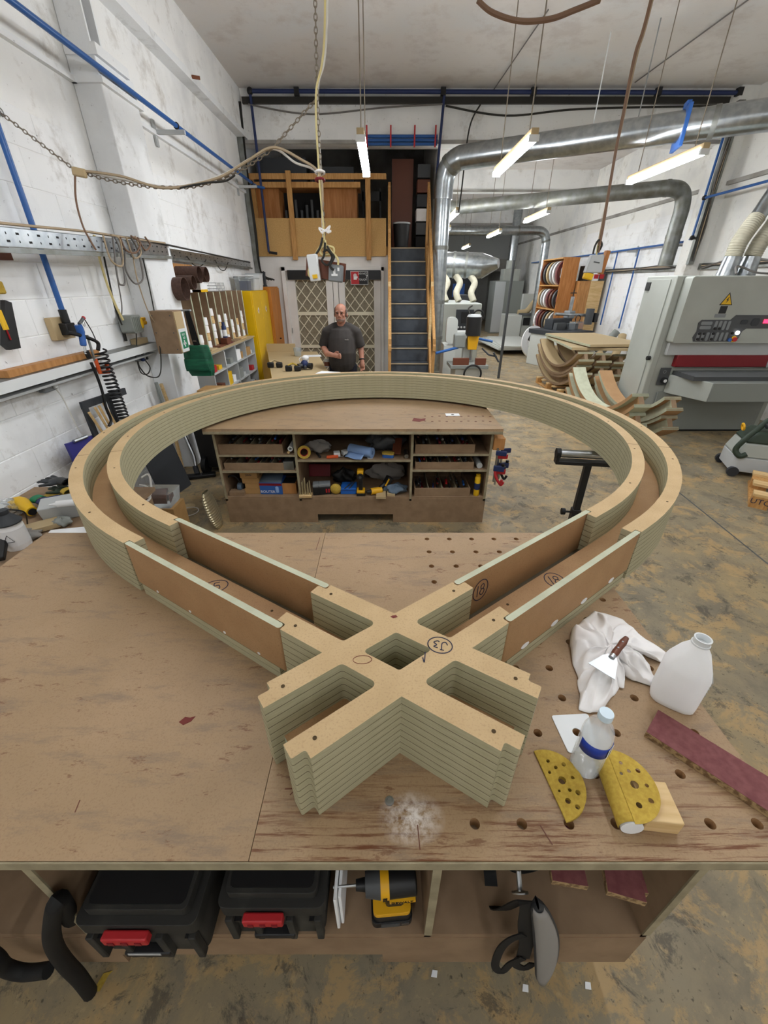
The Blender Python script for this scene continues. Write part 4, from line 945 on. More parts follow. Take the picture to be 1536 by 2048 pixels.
p = on(813, 912, zs['M1'], FY + .03); MB().cyl(p + Vector((0, 0, .02)), p + Vector((0, .12, .02)), .018, n=12).solo('socket_bit', 'steel', 'short steel socket at the right end of the middle shelf', 'socket')
# middle bay, bottom
p = on(611, 990, zs['B'], FY - .005); ds = T('drill_bit_stand', 'pine block holding upright brass-coloured drill bits', 'drill bits', p); MB().box((-.055, -.015, 0), (.055, .05, .025)).build('block', 'pine_pale', ds, bevel=.002)
for k in range(9):
    x = -.045 + .0225 * (k % 5); y = .0 + .03 * (k // 5); h = .09 + .06 * ((k * 7) % 5) / 4; MB().cyl((x, y, .025), (x, y, .025 + h), .005, n=8).build('drill_bit', 'gold_foil', ds)
for i, px in enumerate((633, 645, 656)):
    p = on(px, 990, zs['B'], FY + .03 + .008 * i); b = T('battery_pack', ('black battery pack with grey top, leftmost of three by the drill bits', 'black battery pack with grey top, middle of three', 'black battery pack with red stripes, rightmost of three')[i], 'battery', p, R(8), 'battery packs on the far bench'); MB().box((-.028, 0, 0), (.028, .09, .075)).build('pack', 'black', b, bevel=.005); MB().box((-.026, .004, .075), (.026, .085, .1)).build('rail', 'mid_grey', b, bevel=.004)
    if i == 2:
        for s_ in (-.016, .006): MB().box((s_, -.002, .02), (s_ + .012, .001, .055)).build('red_stripe', 'red', b)
p = on(672, 985, zs['B'], FY + .06); MB().ball((p.x, p.y, p.z + .05), (.05, .03, .05), 14, 10).solo('dust_mask', 'sandpaper', 'pale yellow moulded dust mask standing beside the blue case', 'mask')
p = on(697, 988, zs['B'], FY + .05); bc = T('blue_case', 'bright blue plastic case with rods on top on the bottom middle shelf', 'case', p); MB().box((-.07, 0, 0), (.07, .14, .06)).build('case_body', 'bright_blue', bc, bevel=.006); MB().box((-.07, -.002, .034), (.07, .0, .038)).build('seam', 'navy', bc)
for i in range(2): MB().cyl((-.03 + .04 * i, -.02, .0665), (.03 + .02 * i, .13, .0665), .005, n=6).build('rod', 'dark_grey', bc)
p = on(690, 955, zs['B'], FY + .28); lump('tool_belt', p, (.1, .07, .07), 'black', 'dark leather tool pouch behind the blue case', 'tool belt', 8)
p = on(640, 960, zs['B'], FY + .45); MB().cbox((p.x, p.y, p.z + .06), (.22, .02, .12), (R(-20), 0, 0)).solo('red_panel', 'dark_red', 'dull red plastic holder leaning at the back of the bottom middle shelf', 'holder', bevel=.004)
p = on(722, 990, zs['B'], FY + .04); dd = T('cordless_drill', 'yellow and black cordless tool standing upright on the bottom middle shelf', 'power tool', p); MB().box((-.038, -.03, 0), (.038, .06, .03)).build('battery', 'black', dd, bevel=.004); MB().box((-.036, -.031, .028), (.036, .05, .05)).build('foot', 'tool_yellow', dd, bevel=.004); MB().taper(.05, .16, (-.017, -.01, .017, .035), (-.016, -.01, .016, .03)).build('grip', 'black', dd, bevel=.006)
MB().cyl((0, -.045, .19), (0, .07, .19), .03, .032, 16).build('motor_housing', 'black', dd); MB().cyl((0, -.05, .19), (0, -.045, .19), .012, n=10).build('chuck', 'dark_grey', dd); MB().taper(.16, .24, (-.022, -.03, .022, .05), (-.028, -.03, .028, .05)).build('yellow_shell', 'tool_yellow', dd, bevel=.008)
p = on(757, 985, zs['B'], FY + .06); d2_ = T('cordless_drill', 'yellow and black cordless drill lying on the bottom middle shelf', 'power tool', p, R(20)); MB().cyl((-.07, 0, .035), (.03, 0, .035), .03, .028, 16).build('motor_housing', 'tool_yellow', d2_); MB().cyl((-.11, 0, .035), (-.07, 0, .035), .014, .02, 12).build('chuck', 'black', d2_); MB().tube([(0, 0, .035), (.04, .02, .06), (.09, .03, .085)], .02, 10).build('grip', 'black', d2_); MB().cbox((.1, .03, .1), (.05, .06, .08), (0, R(30), 0)).build('battery', 'black', d2_, bevel=.005); MB().cbox((.083, .0, .1), (.012, .01, .07), (0, R(30), 0)).build('yellow_trim', 'tool_yellow', d2_)
p = on(790, 982, zs['B'], FY + .1); lump('folded_cloth', p, (.11, .07, .035), 'blue_grey', 'folded slate blue cloth behind the lying drill', 'cloth', 11)
p = on(775, 948, zs['B'], FY + .36); lump('plastic_sack', p, (.17, .05, .08), 'grey_cloth', 'crumpled whitish sack at the back of the bottom middle shelf', 'sack', 13)
for i, (px, w_) in enumerate(((762, .085), (782, .07))):
    p = on(px, 993 if i == 0 else 990, zs['B'], FY - .01 + i * .02); MB().box((p.x - w_ / 2, p.y - (.03 if i == 0 else 0), p.z), (p.x + w_ / 2, p.y + .1, p.z + .022)).solo('wood_offcut', 'tan_mould', ('pinkish offcut overhanging the bottom middle shelf', 'small offcut beside the overhanging one')[i], 'offcut', bevel=.001)
# clamps on the right end of the bench
fbp('clamp_block', 'ply_face', MB().box((.897, FY - .02, .7), (.99, FY + .12, .80)), bevel=.004)
for i, (dx, dz, c1, lb) in enumerate(((.03, 0, 'navy', 'navy clamp with red handle hanging nearest the bench end'), (.06, -.05, 'red', 'red quick clamp hanging at the bench end'), (.10, -.02, 'navy', 'navy clamp hanging outermost at the bench end'))):
    g = T('hand_clamp', lb, 'clamp', (.905 + dx, FY - .03 + .05 * i, .42), R(-20 + 15 * i), 'clamps on the far bench end'); g.location.z += dz
    MB().box((-.008, -.006, .0), (.008, .006, .3)).build('clamp_bar', 'steel', g); MB().box((-.012, -.012, .24), (.075, .012, .28)).build('fixed_jaw', c1, g, bevel=.006); MB().box((-.014, -.014, .1), (.075, .014, .15)).build('sliding_jaw', c1, g, bevel=.006)
    MB().tube(spline([(0, 0, .1), (.015, -.01, .05), (.05, -.01, .0), (.07, -.01, .03)], 5), .011, 8).build('trigger_handle', 'red' if i != 2 else 'black', g); MB().cyl((.06, 0, .15), (.06, 0, .17), .014, n=10).build('jaw_pad', 'black', g)
# quilted foil sack at the left end of the bench
def foil(u, v):
    a = u * 2 * math.pi; z = .34 * v; k = 1 + .05 * math.sin(v * 95); wv = .035 * math.sin(math.pi * min(max(v * .94 + .03, .001), .999)) ** .3 * k
    return (-1.47 - .06 * v + wv * math.cos(a) * .9, 3.1 + .1 * math.sin(a) * wv / .035, .005 + z)
MB().grid(foil, 18, 120).solo('foil_sack', 'gold_foil', 'ribbed pale gold foil tube standing against the left end of the far bench', 'sack', smooth=60)
# roller stand
rs = T('roller_stand', 'black roller stand standing right of the far bench under the loop', 'roller stand', (1.42, 2.62, 0), R(-8))
MB().cyl((-.2, 0, .872), (.2, 0, .872), .028, n=20).build('roller', 'steel', rs)
mb = MB(); mb.box((-.22, -.035, .8), (.22, .035, .826)); mb.box((-.225, -.035, .8), (-.205, .035, .89)); mb.box((.205, -.035, .8), (.225, .035, .89)); mb.build('roller_frame', 'black', rs, bevel=.004)
MB().cyl((-.228, 0, .872), (-.2, 0, .872), .036, n=18).build('end_cap', 'rubber', rs)
MB().box((-.022, -.022, .35), (.022, .022, .8)).build('post', 'black', rs, bevel=.003); MB().box((-.03, -.03, .1), (.03, .03, .45)).build('outer_post', 'black', rs, bevel=.003)
MB().cyl((-.03, 0, .42), (-.075, 0, .42), .008, n=8).cyl((-.075, 0, .42), (-.1, 0, .42), .025, n=10).build('lock_knob', 'rubber', rs)
for s_ in (-1, 1): MB().tube([(0, 0, .3), (s_ * .12, -.16, .14), (s_ * .18, -.26, .015)], .013, 8).build('leg', 'black', rs); 
MB().tube([(0, 0, .14), (0, .26, .015)], .013, 8).build('leg', 'black', rs)
# floor things seen through the ring
p = P(378, 1000 + 23, z=.0); MB().ring((P(378, 1023, z=.006)), (0, 0, 1), .085, .005, 30, 6).solo('hose_ring', 'cable_white', 'white loop of cable lying on the floor inside the loop', 'cable')
p = P(376, 1015, z=.002); MB().prism([circle(p.x, p.y + .02, .06, 18)], .001, .004).solo('sanding_disc', 'tan_mould', 'worn tan sanding disc on the floor inside the loop', 'sanding disc')

# ============================================================ LEFT WALL
def wx(pts, X=-2.4): return [P(a, b, X=X) for a, b in pts]
def wy(pts, Y): return [P(a, b, Y=Y) for a, b in pts]
def cable(name, pts, r, mat, label, cat='cable', group=None, n=8, k=6): return MB().tube(spline(pts, n), r, k).solo(name, mat, label, cat, group)
def chain_links(p0, p1, parent=None, sag=0, link=.034, wire=.0032, name='chain', mat='chain'):
    "alternating oval links between two points"
    p0 = Vector(p0); p1 = Vector(p1); n = max(3, int((p1 - p0).length / (link * .78))); me = MB()
    me.tube([(link / 2 * .55 * math.cos(a), 0, link / 2 * math.sin(a)) for a in [2 * math.pi * i / 10 for i in range(10)]], wire, 5, closed=True); ms = me.mesh('link', mat)
    prev = None
    for i in range(n):
        t = (i + .5) / n; p = p0.lerp(p1, t); p.z -= sag * 4 * t * (1 - t); t2 = t + .01; q = p0.lerp(p1, t2); q.z -= sag * 4 * t2 * (1 - t2)
        ob = bpy.data.objects.new('link', ms); COL.objects.link(ob); ob.parent = parent
        qt = (q - p).to_track_quat('Z', 'Y') @ Euler((0, 0, R(90) * (i % 2))).to_quaternion(); ob.rotation_mode = 'QUATERNION'; ob.rotation_quaternion = qt
        ob.location = p - (parent.location if parent else Vector())
# blue air pipes
pp = T('air_pipe', 'long blue compressed-air pipe running high along the left wall on brackets', 'pipe', (-2.2, 1.5, 3.35))
MB().cyl((-2.2, 1.5, 3.35), (-2.2, 8.85, 3.35), .021, n=14).build('pipe', 'pipe_blue', pp, world=True)
for y in (5.75, 8.55):
    MB().box((-2.45, y - .02, 3.28), (-2.12, y + .02, 3.315)).box((-2.45, y - .025, 3.18), (-2.43, y + .025, 3.4)).build('bracket', 'light_grey', pp, world=True); MB().ring((-2.2, y, 3.35), (0, 1, 0), .024, .008, 16, 6).cyl((-2.2, y, 3.31), (-2.2, y, 3.335), .012, n=8).build('pipe_clip', 'black', pp, world=True)
MB().cyl((-2.2, 8.85, 3.35), (-2.1, 8.98, 3.35), .021, n=12).build('elbow', 'pipe_blue', pp, world=True)
dp = T('air_pipe', 'blue vertical air drop pipe ending at a black valve on the left wall', 'pipe', (-2.37, 3.33, 1.6))
MB().cyl((-2.37, 3.33, 1.72), (-2.37, 3.33, 3.31), .019, n=14).build('pipe', 'pipe_blue', dp, world=True)
vb = wx([(92, 648), (140, 684)], -2.4)
MB().box((-2.447, 3.22, 1.53), (-2.40, 3.42, 1.68)).build('backing_block', 'tan_mould', dp, world=True, bevel=.003)
MB().box((-2.40, 3.28, 1.56), (-2.345, 3.38, 1.64)).cyl((-2.37, 3.33, 1.64), (-2.37, 3.33, 1.73), .027, n=12).build('valve', 'black', dp, world=True, bevel=.004)
MB().cyl((-2.37, 3.36, 1.59), (-2.37, 3.46, 1.585), .016, n=10).build('outlet', 'black', dp, world=True)
A_, B_ = P(346, 152, z=4.06), P(400, 156, z=4.06); MB().cyl(A_ + Vector((.16, 0, 0)), B_, .018, n=6).solo('steel_stub', 'rust', 'rusty steel bar stub sticking out below the left wall beam', 'bar')
# steel cable tray
def tray_run(a, b, X, h, label, nslot):
    A, B_ = P(*a, X=X), P(*b, X=X); d = (B_ - A); L_ = d.length; t = T('cable_tray', label, 'cable tray', A, 0, None, (0, math.atan2(-d.z, math.hypot(d.x, d.y)) * 0, math.atan2(d.y, d.x) - R(90)))
    sl = d.z / L_
    def sk(mb):
        for p in mb.v: p.z += p.y * sl
        return mb
    sk(MB().box((-.003, 0, -h), (.0, L_, 0))).build('web', 'galv', t); sk(MB().box((-.045, 0, -.003), (.0, L_, 0))).build('flange', 'galv', t); sk(MB().box((-.045, 0, -h), (.004, L_, -h + .004))).build('flange', 'galv_dull', t); sk(MB().box((-.0, 0, -h - .03), (.03, L_, -h - .005))).build('lower_lip', 'galv_dull', t)
    for k in range(nslot):
        y = L_ * (k + .5) / nslot
        for j in range(2): sk(MB().box((.0, y - (.012 if (k + j) % 2 else .003), -h * (.3 + .4 * j) - .006), (.0015, y + (.012 if (k + j) % 2 else .003), -h * (.3 + .4 * j) + .006))).build('slot', 'black_matte', t)
    return t
tray_run((-60, 446), (333, 488), -2.21, .1, 'perforated galvanised cable tray across the left wall and pilaster', 26)
tray_run((340, 497), (500, 523), -2.41, .09, 'farther perforated cable tray between pilaster and office corner', 20)
cable('cable', wx([(-20, 444), (60, 452), (180, 464), (270, 478), (330, 486)], -2.19), .008, 'cable_tan', 'tan cable resting along the top of the near cable tray')
cable('cable', wx([(180, 464), (230, 472), (290, 480), (336, 490), (420, 508), (500, 525)], -2.2), .009, 'cable_black', 'black cable lying on both cable trays')
for i, pts in enumerate(([(206, 470), (222, 520), (245, 530), (240, 480), (222, 470)], [(225, 470), (235, 555), (243, 570), (250, 560), (240, 500), (228, 472)], [(240, 474), (252, 500), (272, 505), (280, 485), (262, 472)], [(252, 474), (268, 515), (282, 505), (270, 472)], [(250, 500), (252, 540), (270, 567), (286, 555), (275, 500), (262, 476)], [(275, 475), (290, 500), (300, 490), (290, 474)])):
    cable('cable_loop', wx(pts, -2.15 - .006 * i), .0075, ('cable_tan', 'cable_grey', 'cable_brown')[i % 3], ('short loop of tan cable hung left on the tray', 'long drooping grey cable loop on the tray', 'brown cable coil over the pilaster', 'small tan coil on the pilaster tray', 'deep grey loop hanging in front of the pilaster', 'rightmost brown coil on the tray')[i], 'cable', 'cable loops on the tray')
cable('cable', wx([(188, 470), (200, 520), (215, 570), (232, 612), (246, 640)], -2.36), .011, 'cable_yellow', 'thick yellow-tan cable dropping from the tray to the transformer')
cable('cable', wx([(205, 500), (218, 560), (230, 615), (244, 650)], -2.38), .008, 'cable_black', 'black cable beside the yellow one down to the transformer')
cable('cable', wx([(225, 480), (232, 540), (243, 605), (243, 632)], -2.37), .006, 'cable_grey', 'slim grey cable dropping from the tray to the transformer')
cable('cable', wx([(283, 505), (300, 580), (315, 660), (322, 720), (318, 752), (296, 752), (280, 735), (276, 722)], -2.2), .006, 'cable_black', 'blue-black cable looping low beside the wall sockets')
cable('cable', wx([(265, 505), (275, 560), (300, 630), (328, 665)], -2.19), .006, 'cable_tan', 'tan cable running from the tray to the first-aid box')
for i, pts in enumerate(([(374, 513), (388, 530), (402, 532), (412, 520)], [(430, 520), (440, 538), (450, 540), (456, 525)])): cable('cable', wx(pts, -2.39), .006, 'cable_black', ('dark cable sagging below the far tray, near end', 'dark cable sagging below the far tray, by the office')[i])
# cables and chain across the room to the hanging sockets
HY = 3.5
lc = T('chain', 'steel chain strung from the left wall towards the hanging sockets', 'chain', P(75, 283, Y=HY)); pa, pb, pc, pd = wy([(0, 225), (150, 340), (330, 375), (545, 297)], HY)
chain_links(pa, pb, lc); chain_links(pb, pc, lc, .02); chain_links(pc, pd, lc, .06)
lc2 = T('chain', 'steel chain rising diagonally to the main hanging cable', 'chain', P(590, 250, Y=HY)); chain_links(*wy([(548, 293), (631, 200)], HY), lc2)
MB().ring(P(2, 224, Y=HY), (1, 0, 0), .02, .004, 16, 6).cyl(P(2, 224, Y=HY), P(2, 224, Y=HY) + Vector((-.06, 0, .02)), .005, n=6).solo('wall_hook', 'steel', 'steel hook holding the chain at the left wall', 'hook')
cable('cable', wy([(150, 340), (240, 352), (330, 376), (430, 358), (490, 325), (545, 295), (600, 318), (640, 350), (645, 420)], HY - .02), .008, 'cable_tan', 'tan cable strung along the chain to the hanging sockets')
cable('cable', wy([(150, 338), (250, 360), (350, 374), (440, 352), (500, 318), (548, 298), (590, 325), (636, 350), (646, 440)], HY + .015), .007, 'cable_white', 'white cable strung along the chain to the hanging sockets')
cable('cable', wy([(360, 376), (410, 366), (450, 362), (470, 350)], HY - .035), .006, 'cable_black', 'short black cable sagging below the chain')
MB().cbox(P(159, 345, Y=HY - .02), (.09, .03, .05), (0, R(10), 0)).solo('tape_wrap', 'tan_mould', 'tan tape wrapped round the cables where the chain meets them', 'tape', bevel=.01)
cable('cable', wy([(150, 348), (152, 400), (165, 450), (180, 480), (192, 500)], HY - .02), .007, 'cable_brown', 'brown cable hanging from the taped joint to the tray')
mc = T('chain', 'main chain hanging from the ceiling down to the socket cluster', 'chain', P(645, 470, Y=HY)); chain_links(P(655, 0, Y=HY) + Vector((0, 0, 1.3)), P(634, 190, Y=HY), mc); chain_links(*wy([(634, 190), (641, 340)], HY), mc); chain_links(*wy([(641, 340), (650, 490)], HY), mc)
top = P(657, 0, Y=HY) + Vector((.05, 0, 1.3))
cable('cable', [top] + wy([(650, 30), (632, 190), (637, 330), (642, 400), (648, 470), (646, 495)], HY - .02), .0065, 'cable_yellow', 'pale yellow cable running down the main chain')
cable('cable', [top + Vector((.03, 0, 0))] + wy([(654, 40), (636, 180), (641, 330), (646, 470), (652, 500)], HY + .02), .006, 'cable_white', 'white cable running down the main chain')
for i, (a, b) in enumerate(((630, 335), (648, 355))): MB().ring(P(640, 345 + 15 * i, Y=HY), (0, .2, 1), .028, .009, 14, 6).solo('rag_tie', ('cloth', 'dark_red')[i], ('whitish rag tied round the cables at the junction', 'red tape round the cables below the junction')[i], 'tie')
# hanging socket cluster
hs = T('hanging_sockets', 'hanging wooden board with a white adaptor and grey socket under a cable bundle', 'socket', P(650, 545, Y=HY))
a, b = wy([(615, 520), (690, 562)], HY)
MB().cbox(P(652, 540, Y=HY), (.29, .03, .12), (0, R(8), 0)).build('board', 'wood_brown', hs, world=True, bevel=.003)
MB().cbox(P(628, 536, Y=HY - .05), (.075, .06, .17), (0, R(-5), 0)).build('adaptor', 'white_plastic', hs, world=True, bevel=.008)
MB().cbox(P(630, 553, Y=HY - .085), (.035, .01, .025), (0, R(-5), 0)).build('adaptor_flap', 'yellow', hs, world=True)
g = MB().cbox(P(672, 547, Y=HY - .05), (.105, .05, .11), (0, R(6), 0)).build('socket_box', 'mid_grey', hs, world=True, bevel=.01)
c = P(669, 550, Y=HY - .078); MB().cbox(c, (.045, .004, .014)).cbox(c + Vector((0, 0, .022)), (.016, .004, .03)).cbox(c + Vector((.03, 0, .035)), (.014, .004, .022)).build('socket_marks', 'white', g, world=True)
for i, (pts, m) in enumerate((([(648, 480), (636, 500), (625, 520), (617, 545), (625, 558), (634, 552)], 'cable_yellow'), ([(650, 480), (655, 500), (667, 505), (666, 495), (650, 492), (640, 500), (645, 510), (660, 508)], 'cable_yellow'), ([(645, 475), (640, 495), (630, 512), (632, 518)], 'cable_black'), ([(650, 485), (648, 510), (644, 522), (655, 530), (664, 515), (655, 500), (646, 505)], 'cable_black'), ([(655, 495), (668, 508), (676, 520), (676, 530)], 'cable_yellow'), ([(654, 492), (662, 505), (668, 515), (660, 532), (668, 540)], 'cable_black'))):
    MB().tube(spline(wy(pts, HY - .05 - .008 * i), 8), .0075, 6).build('cable', m, hs, world=True)
for i in range(4): MB().tube(spline(wy([(650, 462), (650 + (-12, 10, -8, 12)[i], 456 + (0, -4, 8, 6)[i]), (650 + (-6, 4, -3, 6)[i], 466)], HY - .03), 5), .006, 5).build('rope_knot', 'cloth', hs, world=True)
# steel wall shelf with timber plank
sh = T('wall_shelf', 'long white steel angle shelf fixed low on the left wall', 'shelf', (-2.38, 3.4, 1.37))
MB().box((-2.445, 2.3, 1.372), (-2.30, 4.43, 1.38)).build('shelf_top', 'galv_dull', sh, world=True); MB().box((-2.302, 2.3, 1.315), (-2.297, 4.43, 1.38)).build('front_lip', 'white_plastic', sh, world=True); MB().box((-2.44, 2.3, 1.27), (-2.33, 4.4, 1.285)).build('lower_rail', 'light_grey', sh, world=True)
a = P(18, 745, X=-2.33); b = P(200, 700, X=-2.33); MB().box((-2.41, a.y, 1.381), (-2.34, b.y, 1.425)).solo('timber_plank', 'ply_face', 'reddish timber length lying on the white steel wall shelf', 'plank', bevel=.002)
def wsocket(px, py, X, label, w_=.13, h=.09):
    c = P(px, py, X=X); t = T('wall_socket', label, 'socket', c, 0, None, (0, R(0), 0)); MB().box((-.02, -w_ / 2, -h / 2), (.025, w_ / 2, h / 2)).build('box', 'mid_grey', t, bevel=.008)
    MB().box((.025, -.03, -.01), (.028, .01, .0)).box((.025, -.016, .0), (.028, -.004, .025)).build('socket_marks', 'white', t); MB().box((.024, .02, -.03), (.045, .055, .03)).build('plug', 'white_plastic', t, bevel=.006); return t
wsocket(92, 770, -2.425, 'grey double wall socket with a white plug below the steel shelf')
cable('cable', wx([(112, 778), (125, 795), (140, 825), (155, 855), (178, 885)], -2.4), .005, 'cable_white', 'thin white cable running down the wall from the lower socket')
s2 = wsocket(278, 712, -2.42, 'grey wall socket with blue plugs below the transformer'); MB().box((.028, -.04, -.045), (.06, -.012, .0)).build('plug', 'navy', s2, bevel=.006); MB().box((.028, .03, -.04), (.06, .055, .0)).build('plug', 'black', s2, bevel=.006)
cable('cable', wx([(274, 722), (282, 745), (295, 748), (300, 735), (290, 720)], -2.36), .0055, 'cable_black', 'short blue-black loop under the blue plugs')
cable('cable', wx([(270, 630), (273, 680), (272, 715)], -2.35), .0055, 'cable_black', 'cable hanging from the transformer to the blue plug')
tf = T('transformer', 'ribbed grey transformer with a yellow plug on a bracket above the steel shelf', 'transformer', P(262, 665, X=-2.38)); c = P(262, 648, X=-2.36)
MB().prism([rrect(-.085, -.075, .085, .075, .03)], -.06, .06, M4=Tm(c, (R(90), 0, R(90)))).build('case', 'machine_dark', tf, world=True, bevel=.006)
for k in range(5): MB().box((c.x + .06, c.y - .07 + k * .028, c.z - .06), (c.x + .068, c.y - .062 + k * .028, c.z + .06)).build('rib', 'machine_dark', tf, world=True)
MB().ball(c + Vector((.066, .07, .0)), (.01, .025, .045), 12, 8).build('yellow_cover', 'yellow', tf, world=True)
MB().cyl(c + Vector((.02, .10, .0)), c + Vector((.03, .2, .0)), .026, .022, 12).box(c + Vector((.01, .11, .02)), c + Vector((.05, .19, .045))).build('yellow_plug', 'tool_yellow', tf, world=True, bevel=.004)
a, b = wx([(235, 618), (252, 682)], -2.43); MB().cyl(a, b, .014, n=8).build('bracket', 'cable_black', tf, world=True)
MB().box((-2.44, c.y + .05, 1.381), (-2.36, c.y + .22, 1.43)).solo('wood_offcut', 'tan_mould', 'short timber offcut at the far end of the steel wall shelf', 'offcut', bevel=.002)
# spray gun, coil hose, clamp
bg = T('air_gun', 'blue air blow gun hanging in front of the steel shelf', 'air gun', P(165, 665, X=-2.3)); a = wx([(158, 652), (164, 665), (167, 690), (170, 692)], -2.28)
MB().tube(spline(wx([(156, 650), (163, 668), (167, 692)], -2.28), 6), [.026] * 6 + [.022] * 6 + [.017], 10).build('gun_body', 'blue', bg, world=True); MB().tube(wx([(158, 648), (167, 636)], -2.28), .011, 8).build('nozzle', 'dark_grey', bg, world=True); MB().ball(P(167, 636, X=-2.28), .014, 8, 6).build('nozzle_tip', 'red', bg, world=True)
MB().ring(P(168, 648, X=-2.28), (1, .2, 0), .016, .003, 14, 5).build('hook_ring', 'steel', bg, world=True); MB().tube(wx([(169, 694), (172, 708)], -2.28), .009, 8).build('connector', 'steel', bg, world=True); MB().tube(wx([(172, 702), (179, 716)], -2.28), .019, 10).build('coupling', 'black', bg, world=True)
cable('air_line', wx([(170, 640), (185, 665), (196, 692), (200, 702)], -2.27), .004, 'cable_black', 'thin dark wire from the blow gun hook')
cable('air_line', wx([(182, 725), (195, 755), (205, 785), (212, 815), (222, 840), (218, 852)], -2.27), .012, 'rubber', 'straight black air line below the blow gun', 'hose')
cable('air_line', wx([(135, 665), (150, 668), (172, 674), (195, 685), (196, 700)], -2.28), .014, 'rubber', 'thick black hose from the valve to the coil', 'hose')
ca, cb = wx([(200, 700), (252, 850)], -2.26); pts = []; turns = 20; dv = (cb - ca); ax_ = dv.normalized(); e1 = Vector((0, 1, 0)); e1 = (e1 - ax_ * e1.dot(ax_)).normalized(); e2 = ax_.cross(e1)
for i in range(turns * 12 + 1):
    t = i / (turns * 12); an = 2 * math.pi * turns * t; tt = t ** .9; pts.append(ca + dv * tt + (e1 * math.cos(an) + e2 * math.sin(an)) * .042)
MB().tube(pts, .0075, 6).solo('coil_hose', 'rubber', 'black spiral air hose hanging down the left wall', 'hose')
cc_ = T('g_clamp', 'orange-red clamp hanging on the steel wall shelf', 'clamp', P(205, 735, X=-2.29)); MB().tube(wx([(190, 718), (200, 745), (217, 744), (213, 726)], -2.29), .016, 8).build('clamp_frame', 'orange', cc_, world=True); MB().tube(wx([(174, 670), (190, 722)], -2.29), .009, 8).build('clamp_bar', 'galv_dull', cc_, world=True)
# leaning frame with timber strips
fm = T('picture_frame', 'dark brown picture-frame panel leaning on the left wall with strips inside', 'frame', P(205, 850, X=-2.35))
Fq = wx([(160, 802), (246, 776), (250, 788), (170, 818)], -2.36)
def quadbar(name, a, b, wd, mat, parent, X=-2.34):
    A, B_ = wx([a, b], X); d = (B_ - A).normalized(); s_ = d.cross(Vector((1, 0, 0))).normalized(); mb = MB(); vs = []
    for e in (A, B_):
        for s1 in (-1, 1):
            for t1 in (0, .018): vs.append(e + s_ * wd / 2 * s1 + Vector((t1, 0, 0)))
    mb.add(vs, [(0, 1, 3, 2), (4, 6, 7, 5), (0, 4, 5, 1), (2, 3, 7, 6), (0, 2, 6, 4), (1, 5, 7, 3)]); return mb.build(name, mat, parent, world=True)
quadbar('top_rail', (160, 812), (248, 782), .055, 'charcoal', fm); quadbar('stile', (167, 815), (205, 910), .055, 'charcoal', fm); quadbar('stile', (214, 795), (242, 870), .05, 'charcoal', fm)
for i, (a, b) in enumerate((((178, 825), (215, 880)), ((190, 815), (222, 868)), ((198, 812), (226, 862)), ((207, 806), (232, 850)))):
    A, B_ = wx([a, b], -2.30); MB().cyl(A, B_, .013, n=4).solo('timber_strip', 'pine_pale', ('pale timber strip leaning in the dark frame, leftmost', 'second pale timber strip in the dark frame', 'third pale timber strip in the dark frame', 'rightmost pale timber strip in the dark frame')[i], 'strip', 'timber strips in the frame')
# indigo clip folder
cf = T('clip_folder', 'indigo folder with a bulldog clip propped against the wall behind the loop', 'folder', P(165, 900, X=-2.36)); q = wx([(128, 888), (190, 868), (200, 905), (150, 935)], -2.36); MB().add(q + [p + Vector((.02, 0, 0)) for p in q], [(0, 1, 2, 3), (7, 6, 5, 4), (0, 4, 5, 1), (1, 5, 6, 2), (2, 6, 7, 3), (3, 7, 4, 0)]).build('cover', 'indigo', cf, world=True)
a, b = wx([(147, 883), (173, 873)], -2.335); MB().cyl(a, b, .014, n=8).build('clip', 'steel', cf, world=True)
# first-aid box on the pilaster
fa_ = T('first_aid_box', 'MDF first-aid cupboard with a green sign mounted on the pilaster', 'box', (-2.11, 4.44, 1.29))
MB().box((-2.225, 4.26, 1.29), (-2.0, 4.448, 1.67)).build('cupboard', 'carcass', fa_, world=True, bevel=.002)
MB().box((-2.0, 4.27, 1.30), (-1.992, 4.44, 1.66)).build('side_panel', 'tan_mould', fa_, world=True)
sg = MB().box((-1.992, 4.28, 1.30), (-1.989, 4.43, 1.51)).build('sign_plate', 'white_plastic', fa_, world=True)
MB().box((-1.989, 4.305, 1.33), (-1.988, 4.425, 1.48)).build('sign_field', 'sign_green', sg, world=True); MB().box((-1.988, 4.345, 1.345), (-1.987, 4.365, 1.405)).box((-1.988, 4.325, 1.365), (-1.987, 4.385, 1.385)).build('cross', 'white', sg, world=True)
text_mesh('FIRST', .03, 'white', Matrix.Translation(Vector((-1.9878, 4.365, 1.455)) - Vector((-2.11, 4.44, 1.29))) @ Matrix.Rotation(R(90), 4, 'Z') @ Matrix.Rotation(R(90), 4, 'X'), 'sign_text', sg); text_mesh('AID', .03, 'white', Matrix.Translation(Vector((-1.9878, 4.365, 1.425)) - Vector((-2.11, 4.44, 1.29))) @ Matrix.Rotation(R(90), 4, 'Z') @ Matrix.Rotation(R(90), 4, 'X'), 'sign_text', sg)
for z in (1.33, 1.48, 1.63):
    for x in (-2.2, -2.03): MB().cyl((x, 4.259, z), (x, 4.262, z), .006, n=8).build('screw', 'dark_grey', fa_, world=True)
